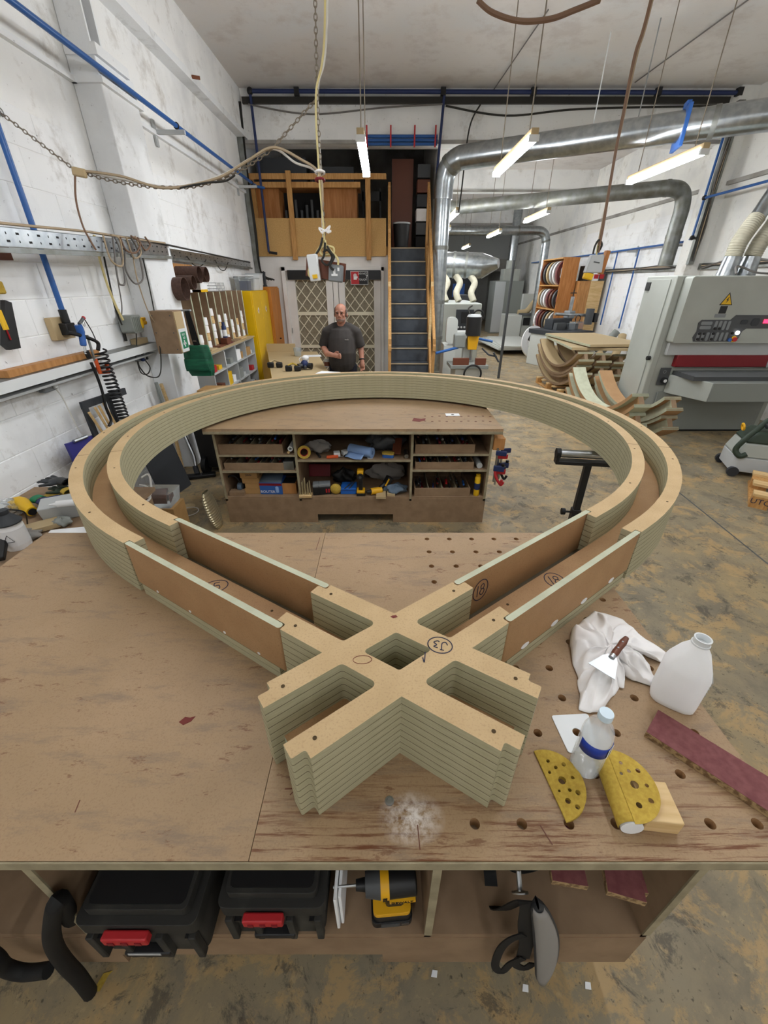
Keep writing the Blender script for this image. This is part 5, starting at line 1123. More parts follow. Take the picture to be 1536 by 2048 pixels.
# green bag
gb = T('shoulder_bag', 'dark green bag hanging by a black strap beside the first-aid box', 'bag', P(400, 750, Y=4.62)); GY = 4.62
def bagf(u, v):
    a = u * 2 * math.pi; c = P(399, 722, Y=GY); w_ = .135 * (.86 + .2 * math.sin(math.pi * v) ** .6); k = 1 + .06 * math.sin(7 * a + 4 * v)
    return (c.x + w_ * math.copysign(abs(math.cos(a)) ** .7, math.cos(a)) * k, c.y + .07 * math.copysign(abs(math.sin(a)) ** .7, math.sin(a)) * k * (.4 + .6 * math.sin(math.pi * (v * .8 + .1))), c.z - .15 + .31 * v)
MB().grid(bagf, 28, 12).add([bagf(u / 28, 0) for u in range(28)], [tuple(range(28))]).add([bagf(u / 28, 1) for u in range(28)], [tuple(range(27, -1, -1))]).build('bag_body', 'green_bag', gb, world=True)
ribbon(wy([(374, 622), (382, 655), (392, 690), (402, 702)], GY - .02), .05, (0, -1, 0)).build('strap', 'black_matte', gb, world=True); ribbon(wy([(376, 622), (388, 660), (402, 700), (418, 708)], GY + .01), .03, (0, -1, 0)).build('strap', 'black_matte', gb, world=True)
MB().cbox(P(389, 682, Y=GY - .03), (.035, .006, .014)).build('buckle', 'steel', gb, world=True); MB().grid(lambda u, v: (P(399, 722, Y=GY).x - .125 + .25 * u, GY - .078 - .01 * math.sin(math.pi * v), P(399, 722, Y=GY).z - .09 + .12 * v), 8, 6).build('front_pocket', 'green_bag', gb, world=True, solid=.012)
pk_ = P(375, 621, Y=GY); MB().cyl((-2.23, GY, pk_.z), (pk_.x + .02, GY, pk_.z), .009, n=8).ball((pk_.x + .025, GY, pk_.z), .014, 8, 6).solo('coat_hook', 'steel', 'steel peg on the pilaster holding the green bag', 'hook')
# pigeonhole shelving and fin rack
pg = T('pigeonhole_shelf', 'low grey pigeonhole shelving unit along the left wall', 'shelving', (-2.27, 6.12, 0)); X0, X1, Y0, Y1 = -2.44, -2.1, 5.2, 7.05
for z in (.14, .40, .65, .90, 1.13): MB().box((X0, Y0, z), (X1, Y1, z + .018)).build('shelf', 'light_grey', pg, world=True)
for k in range(5): y = Y0 + (Y1 - Y0 - .018) * k / 4; MB().box((X0, y, 0), (X1, y + .018, 1.13)).build('divider', 'light_grey', pg, world=True)
MB().box((X0, Y0, 0), (X0 + .01, Y1, 1.13)).build('back', 'mid_grey', pg, world=True); MB().box((X0, Y0 - .01, 1.149), (X1 + .02, Y1, 1.165)).build('top_board', 'tan_mould', pg, world=True)
it = ['red', 'white', 'paper', 'cardboard', 'black', 'yellow', 'machine_dark', 'cardboard', 'white_plastic', 'wood_brown', 'paper', 'light_grey']
lbn = ['small red box', 'white paint pot', 'bundle of white paper', 'brown parts carton', 'black case', 'fluorescent yellow case', 'grey tin', 'open cardboard carton', 'white tub', 'brown packet', 'white carton', 'grey plastic tray']
k = 0
for ri, z in enumerate((.918, .668, .418)):
    for ci in range(4):
        y = Y0 + .03 + ci * .457; m = it[k % 12]
        w1 = .12 + .04 * ((k * 5) % 4); h1 = .08 + .03 * ((k * 3) % 4)
        if k % 3 == 1: MB().lathe([(0, 0), (.05, 0), (.053, .01), (.053, h1), (.045, h1 + .01), (0, h1 + .01)], 16, M4=Matrix.Translation((-2.2, y + .12, z + .001))).solo('tin', m, lbn[k % 12] + ' in the pigeonholes, ' + ('top', 'middle', 'bottom')[ri] + ' row cell %s' % ('one', 'two', 'three', 'four')[ci], 'tin')
        else: MB().box((-2.28, y + .03, z + .001), (-2.12, y + .03 + w1, z + h1)).box((-2.2, y + .035, z + h1), (-2.19, y + .02 + w1, z + h1 + .02)).solo('carton', m, lbn[k % 12] + ' in the pigeonholes, ' + ('top', 'middle', 'bottom')[ri] + ' row cell %s' % ('one', 'two', 'three', 'four')[ci], 'carton', bevel=.002)
        MB().box((-2.26, y + .24, z + .001), (-2.13, y + .36, z + .05 + .02 * (k % 3))).solo('small_box', it[(k + 5) % 12], ('low ' + lbn[(k + 5) % 12] + ' beside the ' + lbn[k % 12] + ' in the pigeonholes'), 'box', bevel=.002); k += 1
fk = T('fin_rack', 'upright rack of pale MDF fins standing on the pigeonhole shelving', 'rack', (-2.33, 6.2, 1.166))
MB().box((-2.445, 5.25, 1.166), (-2.435, 7.2, 1.80)).build('back', 'carcass', fk, world=True)
for i in range(9):
    y = 5.25 + i * .24; MB().box((-2.435, y, 1.166), (-2.22, y + .022, 1.80)).build('fin', 'carcass', fk, world=True); MB().box((-2.222, y - .001, 1.166), (-2.216, y + .023, 1.80)).build('fin_edge', 'mr_face', fk, world=True)
for i in range(8):
    y = 5.30 + i * .24
    for s_ in range((2, 4, 5, 4, 4, 3, 3, 4)[i]):
        MB().cyl((-2.275, y + .095, 1.168 + s_ * .09), (-2.275, y + .095, 1.168 + s_ * .09 + .085), .05, .045, 12).solo('abrasive_roll', ('cloth', 'paper', 'pine_pale')[(i + s_) % 3], 'pale abrasive roll in the %s slot of the fin rack counted from the bag' % ('first', 'second', 'third', 'fourth', 'fifth', 'sixth', 'seventh', 'eighth')[i], 'roll', 'pale rolls in the fin rack')
for i in range(5): MB().box((-2.3, 5.35 + i * .3, 1.166), (-2.13, 5.55 + i * .32, 1.182)).solo('timber_strip', ('tan_mould', 'wood_brown', 'burgundy', 'carcass', 'pine_pale')[i], ('tan offcut on the shelving top nearest the bag', 'dark offcut on the shelving top beside the block', 'reddish strip on the shelving top', 'MDF strip on the shelving top', 'pale strip at the far end of the shelving top')[i], 'offcut', bevel=.001)
p = P(453, 690, X=-2.13); bc_ = T('spray_can', 'blue spray can standing on a brown block on the pigeonhole shelving', 'can', (-2.15, 5.95, 1.255)); MB().lathe([(0, 0), (.03, 0), (.03, .14), (.02, .155), (.02, .19), (0, .19)], 16).build('can_body', 'navy', bc_); MB().lathe([(.0302, .02), (.0305, .02), (.0305, .1), (.0302, .1)], 16, closed=True).build('can_print', 'white', bc_)
MB().box((-2.2, 5.88, 1.184), (-2.11, 6.05, 1.254)).solo('wood_block', 'wood_brown', 'reddish-brown block under the blue spray can', 'block', bevel=.003)
# belt board above the rack
MB().box((-2.448, 5.12, 1.82), (-2.43, 6.0, 2.10)).solo('belt_board', 'ply_face', 'orange plywood board on the wall behind the sanding belts', 'board')
for i, (px, py, r_, L_) in enumerate(((395, 549, .085, .26), (409, 549, .08, .2), (383, 565, .07, .24), (366, 578, .11, .22))):
    c = P(px, py, X=-2.15); MB().lathe([(r_ - .004, 0), (r_, 0), (r_, L_), (r_ - .004, L_)], 24, closed=True, M4=Matrix.Translation(c + Vector((-L_ + .02, .02, 0))) @ Matrix.Rotation(R(90), 4, 'Y')).solo('sanding_belt', 'belt_brown', ('dark brown sanding belt roll, upper left of the group', 'dark brown sanding belt roll, upper right of the group', 'dark brown sanding belt roll in the middle of the group', 'large open sanding belt resting on the fin rack')[i], 'sanding belt', 'rolled sanding belts')
MB().box((-2.4, 5.3, 1.801), (-2.25, 5.42, 1.95)).solo('paper_carton', 'paper', 'white leaning leaflet box at the near end of the fin rack', 'carton', bevel=.002)
MB().box((-2.4, 5.68, 1.801), (-2.25, 5.9, 1.9)).box((-2.4, 5.68, 1.801), (-2.249, 5.9, 1.83), 'yellow').solo('carton', 'paper', 'white and yellow carton on the fin rack', 'carton', bevel=.002)
wbk = T('wire_basket', 'small wire basket on the fin rack', 'basket', (-2.32, 6.35, 1.801)); 
for k in range(7): MB().cyl((-.08, -.15 + k * .05, 0), (.08, -.15 + k * .05, 0), .003, n=5).cyl((.08, -.15 + k * .05, 0), (.08, -.15 + k * .05, .1), .003, n=5).build('wire', 'steel', wbk)
for z in (.03, .065, .1): MB().tube([(-.08, -.15, z), (.08, -.15, z), (.08, .15, z), (-.08, .15, z)], .003, 5, closed=True).build('wire', 'steel', wbk)
# yellow cabinet
yc = T('steel_cabinet', 'tall yellow steel cabinet with double doors beside the office doors', 'cabinet', (-2.25, 7.8, 0))
MB().box((-2.40, 7.3, .0), (-2.115, 8.3, 1.79)).build('body', 'cab_yellow', yc, world=True, bevel=.004)
for y0, y1 in ((7.31, 7.795), (7.805, 8.29)):
    d_ = MB().box((-2.115, y0, .04), (-2.095, y1, 1.77)).build('door', 'cab_yellow', yc, world=True, bevel=.004)
    MB().prism([[(-.05, 0), (0, -.05), (.05, 0), (0, .05)]], 0, .002, M4=Tm((-2.095, (y0 + y1) / 2, 1.5), (R(90), 0, R(90)))).build('hazard_label', 'paper', d_, world=True); MB().prism([circle(0, 0, .02, 8)], 0, .003, M4=Tm((-2.095, (y0 + y1) / 2, 1.5), (R(90), 0, R(90)))).build('hazard_symbol', 'red', d_, world=True)
MB().box((-2.095, 7.77, .72), (-2.08, 7.80, .8)).build('lock', 'black', yc, world=True)
oc = T('wooden_cupboard', 'orange-brown wooden cupboard between yellow cabinet and office door', 'cupboard', (-2.2, 8.67, 0)); MB().box((-2.43, 8.33, 0), (-2.07, 9.02, 1.84)).build('body', 'orange_wood', oc, world=True, bevel=.004)
for y0, y1 in ((8.34, 8.67), (8.68, 9.01)): MB().box((-2.07, y0, .05), (-2.05, y1, 1.82)).build('door', 'orange_wood', oc, world=True, bevel=.004)
MB().cyl((-2.05, 8.65, .95), (-2.02, 8.65, .95), .012, n=8).build('handle', 'black', oc, world=True)
for i, (y, w_, h, m, lb) in enumerate(((7.35, .3, .2, 'clear_plastic', 'clear plastic storage tub on the yellow cabinet, near end'), (7.72, .26, .17, 'white_plastic', 'white lidded tub on the yellow cabinet'), (8.02, .22, .24, 'white_plastic', 'tall white box at the far end of the yellow cabinet'))):
    t = T('storage_tub', lb, 'tub', (-2.25, y + w_ / 2, 1.791)); MB().taper(0, h, (-.1, -w_ / 2 + .02, .1, w_ / 2 - .02), (-.12, -w_ / 2, .12, w_ / 2)).build('tub', m, t, bevel=.006); MB().box((-.125, -w_ / 2 - .005, h), (.125, w_ / 2 + .005, h + .015)).build('lid', 'light_grey' if i else 'white', t); MB().box((-.06, -.06, .01), (.06, .06, h * .7)).build('contents', ('navy', 'dark_grey', 'sign_green')[i], t)
MB().lathe([(0, 0), (.04, 0), (.04, .02), (.028, .03), (.028, .2), (.035, .23), (.0, .25)], 14, M4=Matrix.Translation((-2.2, 8.6, 1.841))).solo('lamp', 'charcoal', 'small dark cylindrical torch on the wooden cupboard', 'torch')
# cardboard box behind the loop
cb_ = T('cardboard_box', 'open brown cardboard box with printed side at the foot of the pilaster', 'carton', (-1.95, 4.98, 0)); bz = .80
MB().box((-2.2, 4.85, 0), (-1.72, 5.12, bz)).build('carton', 'cardboard', cb_, world=True, bevel=.003); MB().add([(-1.72, 4.85, bz), (-1.72, 5.12, bz), (-1.56, 5.1, bz + .07), (-1.56, 4.86, bz + .07)], [(0, 1, 2, 3)]).build('flap', 'cardboard', cb_, world=True, solid=.004); MB().box((-2.1, 4.848, bz - .09), (-1.95, 4.85, bz - .05)).build('print', 'wood_brown', cb_, world=True)
for i, (a, b, m) in enumerate((((312, 765), (328, 815), 'machine_dark'), ((322, 768), (338, 812), 'pine_pale'))):
    A, B_ = wx([a, b], -2.36); MB().cyl(A, A + (B_ - A) * 2.5, .02, n=6).solo('leaning_batten', m, ('grey-green batten leaning beside the pilaster', 'pale batten leaning beside the pilaster')[i], 'batten')
# ------- corner behind the bench: side table with clutter
ZT = .66
stb = T('side_table', 'low cluttered side table between the left wall and the foreground bench', 'table', (-2.03, 1.7, 0)); MB().box((-2.44, .9, ZT - .025), (-1.6, 2.55, ZT)).build('table_top', 'carcass', stb, world=True)
for x in (-2.4, -1.68):
    for y in (.95, 2.48): MB().box((x, y, 0), (x + .05, y + .05, ZT - .025)).build('leg', 'carcass', stb, world=True)
def onT(px, py, dz=0): return P(px, py, z=ZT + dz)
# gloves
def glove(name, c, rz, mat, cuff, label, s=1.0):
    t = T(name, label, 'glove', c, rz, 'work gloves on the side table'); mb = MB()
    mb.ball((0, 0, .022), (.05 * s, .042 * s, .018), 12, 8)
    for k in range(4): mb.tube([(.035 * s, (-.03 + .02 * k) * s, .02), (.075 * s, (-.036 + .024 * k) * s, .026), (.105 * s - .008 * abs(k - 1.5), (-.04 + .027 * k) * s, .018)], [.011, .0105, .008], 8)
    mb.tube([(-.01, .035 * s, .02), (.02, .065 * s, .024), (.05, .075 * s, .02)], [.012, .011, .009], 8)
    me = remesh(mb, .006, 'glove', 2); me.materials.append(MATS[mat]); ob = bpy.data.objects.new('glove_hand', me); COL.objects.link(ob); ob.parent = t
    MB().lathe([(.036, -.0), (.04, -.05), (.036, -.052), (.032, 0)], 16, closed=True, M4=Matrix.Translation((-.03, 0, .024)) @ Matrix.Rotation(R(90), 4, 'Y') @ Matrix.Diagonal((.55, 1, 1, 1))).build('cuff', cuff, t); return t
glove('work_glove', onT(118, 968, .08), R(165), 'charcoal', 'black', 'dark grey work glove on top of the clutter by the wall', 1.2)
glove('work_glove', onT(130, 985, .03), R(150), 'dark_green', 'sandpaper', 'green and yellow work glove beside the dark one', 1.1)
glove('work_glove', onT(92, 1008, .03), R(-20), 'navy', 'sign_green', 'navy work glove with teal cuff above the yellow nozzle', 1.1)
MB().prism([circle(0, 0, .06, 18)], 0, .003, M4=Tm(onT(105, 990, .012), (R(8), R(-6), 0))).solo('sanding_disc', 'sandpaper', 'perforated yellow sanding disc among the gloves', 'sanding disc')
ys = T('yellow_nozzle', 'yellow curved plastic tool nozzle among the clutter at the left edge', 'nozzle', onT(45, 1035)); c = onT(48, 1030)
MB().tube(spline([c + Vector((-.1, .06, .04)), c + Vector((-.03, .05, .055)), c + Vector((.04, .0, .05)), c + Vector((.09, -.03, .04))], 6), [.03, .036, .04, .042, .042, .042, .04, .04, .038, .037, .036, .035, .034, .033, .032, .031, .03, .03, .03], 14).build('nozzle_body', 'yellow', ys, world=True); MB().tube([c + Vector((.085, -.028, .04)), c + Vector((.098, -.034, .04))], .022, 12).build('nozzle_mouth', 'black', ys, world=True)
# glue bottle with black cone
gl_ = T('glue_bottle', 'translucent bottle with a black cone cap and hazard label at the left edge', 'bottle', P(40, 1092, z=ZT)); MB().lathe([(0, 0), (.055, 0), (.058, .01), (.058, .13), (.045, .15)], 22).build('bottle_body', 'bottle', gl_); MB().lathe([(.062, .148), (.064, .155), (.028, .195), (.026, .2), (.028, .205), (.026, .222), (.0, .224)], 22).build('cone_cap', 'charcoal', gl_)
lbq = MB().lathe([(.0585, .03), (.059, .03), (.059, .12), (.0585, .12)], 22, closed=True).build('label', 'paper', gl_); mb = MB(); stroke([(-.025, -.02), (.02, -.02), (0, .022), (-.025, -.02)], .004, Matrix.Translation((.02, -.0575, .08)) @ Matrix.Rotation(R(20), 4, 'Z') @ Matrix.Rotation(R(90), 4, 'X'), mb); mb.build('hazard_triangle', 'black', lbq)
cable('cable', [P(-10, 1019, z=ZT + .16), P(30, 1020, z=ZT + .17), P(50, 1026, z=ZT + .14), P(55, 1048, z=ZT + .02)], .004, 'rubber', 'thin black cable arching behind the cone-capped bottle')
MB().cbox(P(6, 1095, z=ZT + .05), (.03, .16, .03), (R(20), 0, R(25))).solo('hand_file', 'black', 'black tool handle sticking out at the lower left edge', 'handle', bevel=.006)
lump('plastic_bag', P(5, 1040, z=ZT), (.1, .09, .06), 'clear_plastic', 'crumpled clear plastic bag at the far left edge', 'bag', 21)
mb = MB(); c = P(130, 1030, z=ZT); MB().taper(0, .1, (-.09, -.07, .09, .07), (-.1, -.085, .1, .085), M4=Matrix.Translation(c) @ Matrix.Rotation(R(30), 4, 'Z')).solo('grey_tub', 'light_grey', 'grey plastic tub behind the near end of the loop', 'tub', bevel=.006)
lump('glue_lump', P(128, 1050, z=ZT), (.05, .04, .025), 'machine_dark', 'dried glue pot lump in front of the grey tub', 'pot', 22)
p = P(140, 1012, z=ZT + .1); tb_ = T('sealant_tube', 'white sealant tube lying across the tub', 'tube', p, R(15)); MB().cyl((-.06, 0, .02), (.06, 0, .02), .02, n=14).build('tube_body', 'white', tb_); MB().cyl((-.1, 0, .02), (-.06, 0, .02), .004, .012, 10).build('nozzle', 'white', tb_)
c = P(145, 1070, z=ZT); MB().cbox((c.x, c.y, ZT + .008), (.26, .12, .012), (0, 0, R(12))).solo('white_board', 'paper', 'thin white board lying at the edge of the bench clutter', 'board')
c = P(80, 1060, z=ZT); MB().cbox((c.x, c.y, ZT + .02), (.2, .1, .03), (0, 0, R(40))).solo('paper_sheet', 'tan_mould', 'tan offcut lying below the yellow nozzle', 'offcut', bevel=.003)
for i, (px, py) in enumerate(((110, 1032), (60, 1075))): lump('cleaning_cloth', P(px, py, z=ZT), (.07, .05, .02), ('black_dusty', 'grey_cloth')[i], ('dark crumpled cloth beside the yellow nozzle', 'dusty grey cloth under the hazard-labelled bottle')[i], 'cloth', 30 + i)
# left-edge hook rail with blister packs
hr = T('tool_holder', 'black tool holder with yellow and red packs at the left edge of the wall', 'tool holder', P(10, 650, X=-2.4)); q = wx([(0, 600), (14, 605), (33, 696), (12, 700), (0, 690)], -2.4); MB().add(q + [p_ + Vector((.03, 0, 0)) for p_ in q], [(0, 1, 2, 3, 4), (9, 8, 7, 6, 5)] + [(i, i + 5, (i + 1) % 5 + 5, (i + 1) % 5) for i in range(5)]).build('holder', 'black', hr, world=True)
for i, (a, b, m) in enumerate((((1, 620), (8, 660), 'yellow'), ((9, 650), (22, 680), 'red'))): A, B_ = wx([a, b], -2.365); MB().box((-2.37, min(A.y, B_.y), min(A.z, B_.z)), (-2.36, max(A.y, B_.y), max(A.z, B_.z))).build('pack', m, hr, world=True)
a, b = wx([(0, 480), (9, 520)], -2.38); MB().box((-2.44, a.y - .12, b.z), (-2.38, a.y + .05, a.z)).solo('wood_bracket', 'wood_brown', 'brown wooden bracket at the left edge under the cable tray', 'bracket', bevel=.003)
a, b = wx([(0, 562), (16, 588)], -2.4); MB().box((-2.44, a.y - .1, b.z), (-2.40, b.y, a.z)).solo('sponge', 'sandpaper', 'yellow sponge pad at the left edge of the wall', 'sponge', bevel=.01)
# ------- seen through the ring at left
MB().cbox((-2.2, 3.78, .30), (.02, .42, .62), (0, R(-12), R(-12))).solo('black_panel', 'charcoal', 'dark grey sheet panel leaning low on the left wall', 'panel')
A, B_ = P(352, 880, X=-2.32), P(371, 963, z=.02); MB().cyl(B_, B_ + (A - B_) * 1.6, .018, n=4).solo('leaning_batten', 'pine_pale', 'pale timber batten leaning on the wall behind the dark panel', 'batten')
vp = T('floor_nozzle', 'vacuum pipe with a wide floor brush leaning beside the black bin', 'vacuum pipe', P(405, 957, z=0)); c = P(400, 955, z=0); MB().cbox((c.x, c.y, .022), (.34, .09, .04), (0, 0, R(18))).build('brush_head', 'black', vp, world=True, bevel=.01); MB().tube([c + Vector((-.03, .02, .05)), P(388, 912, Y=c.y + .1), P(370, 872, Y=c.y + .2)], .019, 10).build('tube', 'steel', vp, world=True); MB().tube([c + Vector((-.03, .02, .04)), c + Vector((-.05, .05, .12))], .028, 10).build('swivel', 'charcoal', vp, world=True)
bn = T('wheeled_bin', 'black wheeled tool bin with a yellow label at the left of the far bench', 'bin', (-1.85, 4.45, 0)); MB().taper(.06, .75, (-.22, -.16, .22, .16), (-.24, -.18, .24, .18)).build('bin_body', 'black', bn, bevel=.01); MB().box((-.25, -.19, .75), (.25, .19, .8)).build('lid', 'black_dusty', bn, bevel=.008); MB().box((.02, -.185, .70), (.2, -.178, .73)).build('label', 'yellow', bn)
for x in (-.17, .17): MB().cyl((x - .025, -.17, .1), (x + .025, -.17, .1), .1, n=18).build('wheel', 'rubber', bn)
ct = T('clear_crate', 'translucent white storage tub of odds and ends inside the left of the loop', 'tub', P(325, 1010, z=.45)); c = P(322, 1005, z=.45); MB().box((c.x - .13, c.y - .09, .0), (c.x + .13, c.y + .09, .44)).build('stand_box', 'cardboard', ct, world=True); MB().taper(0, .12, (-.11, -.08, .11, .08), (-.13, -.09, .13, .09), M4=Matrix.Translation((c.x, c.y, .441))).build('tub', 'clear_plastic', ct, world=True, bevel=.006); MB().cbox((c.x, c.y, .50), (.12, .1, .05), (.2, .1, .3)).build('contents', 'wood_brown', ct, world=True)
for i, pts in enumerate(([(283, 955), (298, 950), (302, 985), (288, 995), (280, 975)], [(280, 970), (295, 975), (300, 995), (290, 1005)])): cable('cable', [P(a, b, z=.62 - .02 * i) for a, b in pts], .008, 'cable_white', ('white cable loop hanging at the table end inside the loop', 'lower white cable loop inside the loop')[i])

# ============================================================ BACK: MEZZANINE, STAIR, THIRD BENCH
MY = 9.08
gd = T('mezzanine_guard', 'chipboard and pine guard rail along the mezzanine edge above the office doors', 'guard rail', (-1.2, MY, 2.3))
MB().box((-2.42, MY, 2.34), (.04, MY + .018, 2.92)).build('guard_panel', 'chipboard', gd, world=True); MB().box((-2.42, MY - .002, 2.74), (.04, MY, 2.93)).build('upper_strip', 'chipboard', gd, world=True)
MB().box((-2.4, MY, 3.49), (.04, MY + .045, 3.57)).build('top_rail', 'pine', gd, world=True); MB().box((-2.36, MY + .05, 3.38), (-.42, MY + .09, 3.46)).build('mid_rail', 'pine', gd, world=True)
for x in (-1.72, -.33): MB().box((x, MY - .05, 2.28), (x + .09, MY - .004, 3.6)).build('post', 'pine', gd, world=True, bevel=.004)
MB().box((-2.38, MY + .02, 2.5), (-2.3, MY + .06, 3.5)).build('post', 'pine', gd, world=True)
mc_ = T('mezzanine_cupboard', 'row of plywood cupboards on the mezzanine behind the guard rail', 'cupboard', (-1.4, 9.6, 2.5))
MB().box((-2.35, 9.35, 2.51), (-1.93, 9.8, 3.45)).build('left_cabinet', 'oak_panel', mc_, world=True); MB().box((-1.12, 9.35, 2.51), (-.5, 9.8, 3.45)).build('right_cabinet', 'oak_panel', mc_, world=True); MB().box((-1.93, 9.78, 2.51), (-1.12, 9.8, 3.45)).build('recess_back', 'black_matte', mc_, world=True); MB().box((-2.35, 9.33, 3.4), (-.45, 9.8, 3.47)).build('cornice', 'ply_face', mc_, world=True)
for k in range(7): MB().box((-1.88 + .1 * k, 9.5, 2.52), (-1.84 + .1 * k, 9.55, 3.1 + .08 * (k % 3))).build('stored_slat', 'dark_grey', mc_, world=True)
MB().box((-2.3, 9.4, 3.471), (-1.4, 9.78, 3.85)).box((-1.3, 9.4, 3.471), (-.55, 9.78, 3.72)).solo('stored_boxes', 'charcoal', 'dark stored boxes on top of the mezzanine cupboards', 'boxes')
chf = T('chair', 'dark chair frame standing on the mezzanine right of the cupboards', 'chair', (-.25, 9.6, 2.501))
for x in (-.18, .16):
    for y in (0, .35): MB().box((x, y, 0), (x + .035, y + .035, 1.0 if y else .45)).build('leg', 'black', chf)
MB().box((-.18, 0, .43), (.2, .38, .47)).build('seat', 'black', chf); MB().box((-.18, .35, .8), (.2, .385, .95)).build('back_rail', 'black', chf)
MB().box((.15, 9.75, 2.501), (.55, 9.79, 3.9)).solo('brown_panel', 'wood_brown', 'tall brown board standing at the head of the stair', 'board')
for i in range(6): MB().box((.62, 9.6, 2.501 + i * .22), (.86, 9.9, 2.501 + i * .22 + .2)).solo('stored_box', ('black_matte', 'dark_grey', 'cloth', 'charcoal', 'wood_brown', 'dark_grey')[i], ('lowest', 'second', 'pale third', 'fourth', 'brown fifth', 'topmost')[i] + ' of the boxes stacked at the head of the stair', 'box', 'boxes at the stair head', bevel=.01)
bn2 = T('waste_bin', 'black waste bin with a pale rim standing at the head of the stair', 'bin', (.33, 9.32, 2.501)); MB().lathe([(0, 0), (.13, 0), (.16, .38), (.15, .38), (.12, .02), (0, .02)], 22).build('bin_body', 'black', bn2); MB().lathe([(.158, .36), (.168, .36), (.168, .385), (.15, .385)], 22, closed=True).build('rim', 'light_grey', bn2)
# stair
st = T('staircase', 'steep dark-treaded timber stair up to the mezzanine', 'stairs', (.45, 7.9, 0)); SX0, SX1, NS, RI_, GO = .12, .78, 11, .226, .206
for i in range(1, NS + 1):
    y = 9.13 - (NS - i) * GO; z = i * RI_
    MB().box((SX0, y, z - RI_ + .004), (SX1, y + .012, z - .024)).build('riser', 'stair_tread', st, world=True)
    MB().box((SX0, y - .012, z - .026), (SX1, y + GO - .002, z)).box((SX0, y - .016, z - .02), (SX1, y - .012, z - .002), 'tread_edge').build('tread', 'stair_tread', st, world=True)
ya, yb2 = 9.13 - (NS - 1) * GO - .15, 9.2
for x in (SX0 - .045, SX1 + .002):
    q = [(ya, 0), (ya + .25, 0), (yb2, 2.3), (yb2, 2.5), (yb2 - .12, 2.52), (ya - .02, .2)]
    MB().prism([q], x, x + .043, M4=Matrix.Rotation(R(90), 4, 'Z') @ Matrix.Rotation(R(90), 4, 'X')).build('stringer', 'pine', st, world=True)
    MB().prism([[(ya, .95), (ya, 1.03), (yb2, 3.47), (yb2, 3.39)]], x, x + .043, M4=Matrix.Rotation(R(90), 4, 'Z') @ Matrix.Rotation(R(90), 4, 'X')).build('handrail', 'pine', st, world=True)
    for t in (.02, .35, .68, .97):
        y = ya + (yb2 - ya) * t; zz2 = 2.4 * t; MB().box((x - .004, y - .03, zz2), (x + .04, y + .03, zz2 + 1.08)).build('newel', 'pine_pale' if t in (.35,) else 'pine', st, world=True)
# beam dressing: pipes along the cross beam
bp_ = T('air_pipe', 'blue air pipe and dark conduit running along the cross beam under the ceiling', 'pipe', (1.8, 8.98, 4.56)); MB().cyl((-2.15, 8.98, 4.58), (5.75, 8.98, 4.56), .028, n=10).build('pipe', 'navy', bp_, world=True); MB().box((-2.3, 8.99, 4.44), (5.6, 9.05, 4.52)).build('conduit', 'cable_black', bp_, world=True)
MB().cyl((-2.15, 8.98, 4.58), (-2.15, 8.98, 2.4), .022, n=10).build('drop_pipe', 'navy', bp_, world=True); MB().ball((-2.15, 8.98, 4.58), .05, 10, 8).build('fitting', 'black', bp_, world=True); MB().cyl((-2.15, 8.98, 2.4), (-2.0, 8.98, 2.38), .022, n=10).build('fitting', 'black', bp_, world=True)
for x in (.95, 5.7, -1.4, 2.4, 4.4): MB().box((x - .04, 8.94, 4.52), (x + .04, 9.02, 4.62)).build('pipe_clip', 'black', bp_, world=True)
MB().cyl((.97, 8.97, 4.55), (.9, 8.97, 3.3), .022, n=10).build('drop_pipe', 'navy', bp_, world=True)
b2 = T('pipe_bundle', 'blue plastic pipes held by red clips at the mezzanine beam', 'pipes', (.35, 9.05, 3.98)); 
for k in range(3): MB().cyl((-.35, 9.05, 3.95 + .05 * k), (.9, 9.05, 3.95 + .05 * k), .022, n=10).build('pipe', 'pipe_blue', b2, world=True)
for x in (-.3, .1, .5, .85): MB().box((x, 9.0, 3.9), (x + .025, 9.02, 4.18)).build('clip', 'red', b2, world=True)
cond = T('conduit', 'dark cable conduit in the left corner beside the office', 'conduit', (-2.42, 9.0, 1.9)); MB().box((-2.445, 8.95, 1.9), (-2.36, 9.04, 4.5)).build('trunking', 'galv_dull', cond, world=True)
for k in range(3): MB().tube(spline([(-2.34 + .01 * k, 8.96, 4.45), (-2.35, 8.95, 3.6), (-2.33 - .01 * k, 8.94, 2.8), (-2.34, 8.95, 2.1), (-2.2 + .05 * k, 8.95, 1.95)], 6), .014, 6).build('cable', 'cable_black', cond, world=True)
cable('cable', [(-2.2, 8.97, 4.42), (-1.2, 8.96, 4.3), (0, 8.96, 4.38), (.95, 8.96, 4.42)], .012, 'cable_grey', 'thin grey cable sagging along the cross beam, left part')
cable('cable', [(1.0, 8.96, 4.40), (2.0, 8.95, 4.28), (3.2, 8.95, 4.36), (5.4, 8.96, 4.4)], .014, 'cable_black', 'black cable sagging along the cross beam, right part')
cable('cable', [(1.55, 8.9, 4.40), (1.4, 8.9, 4.1), (1.35, 8.9, 3.3), (1.33, 8.9, 3.0)], .012, 'cable_black', 'black cable hanging down beside the vertical duct')
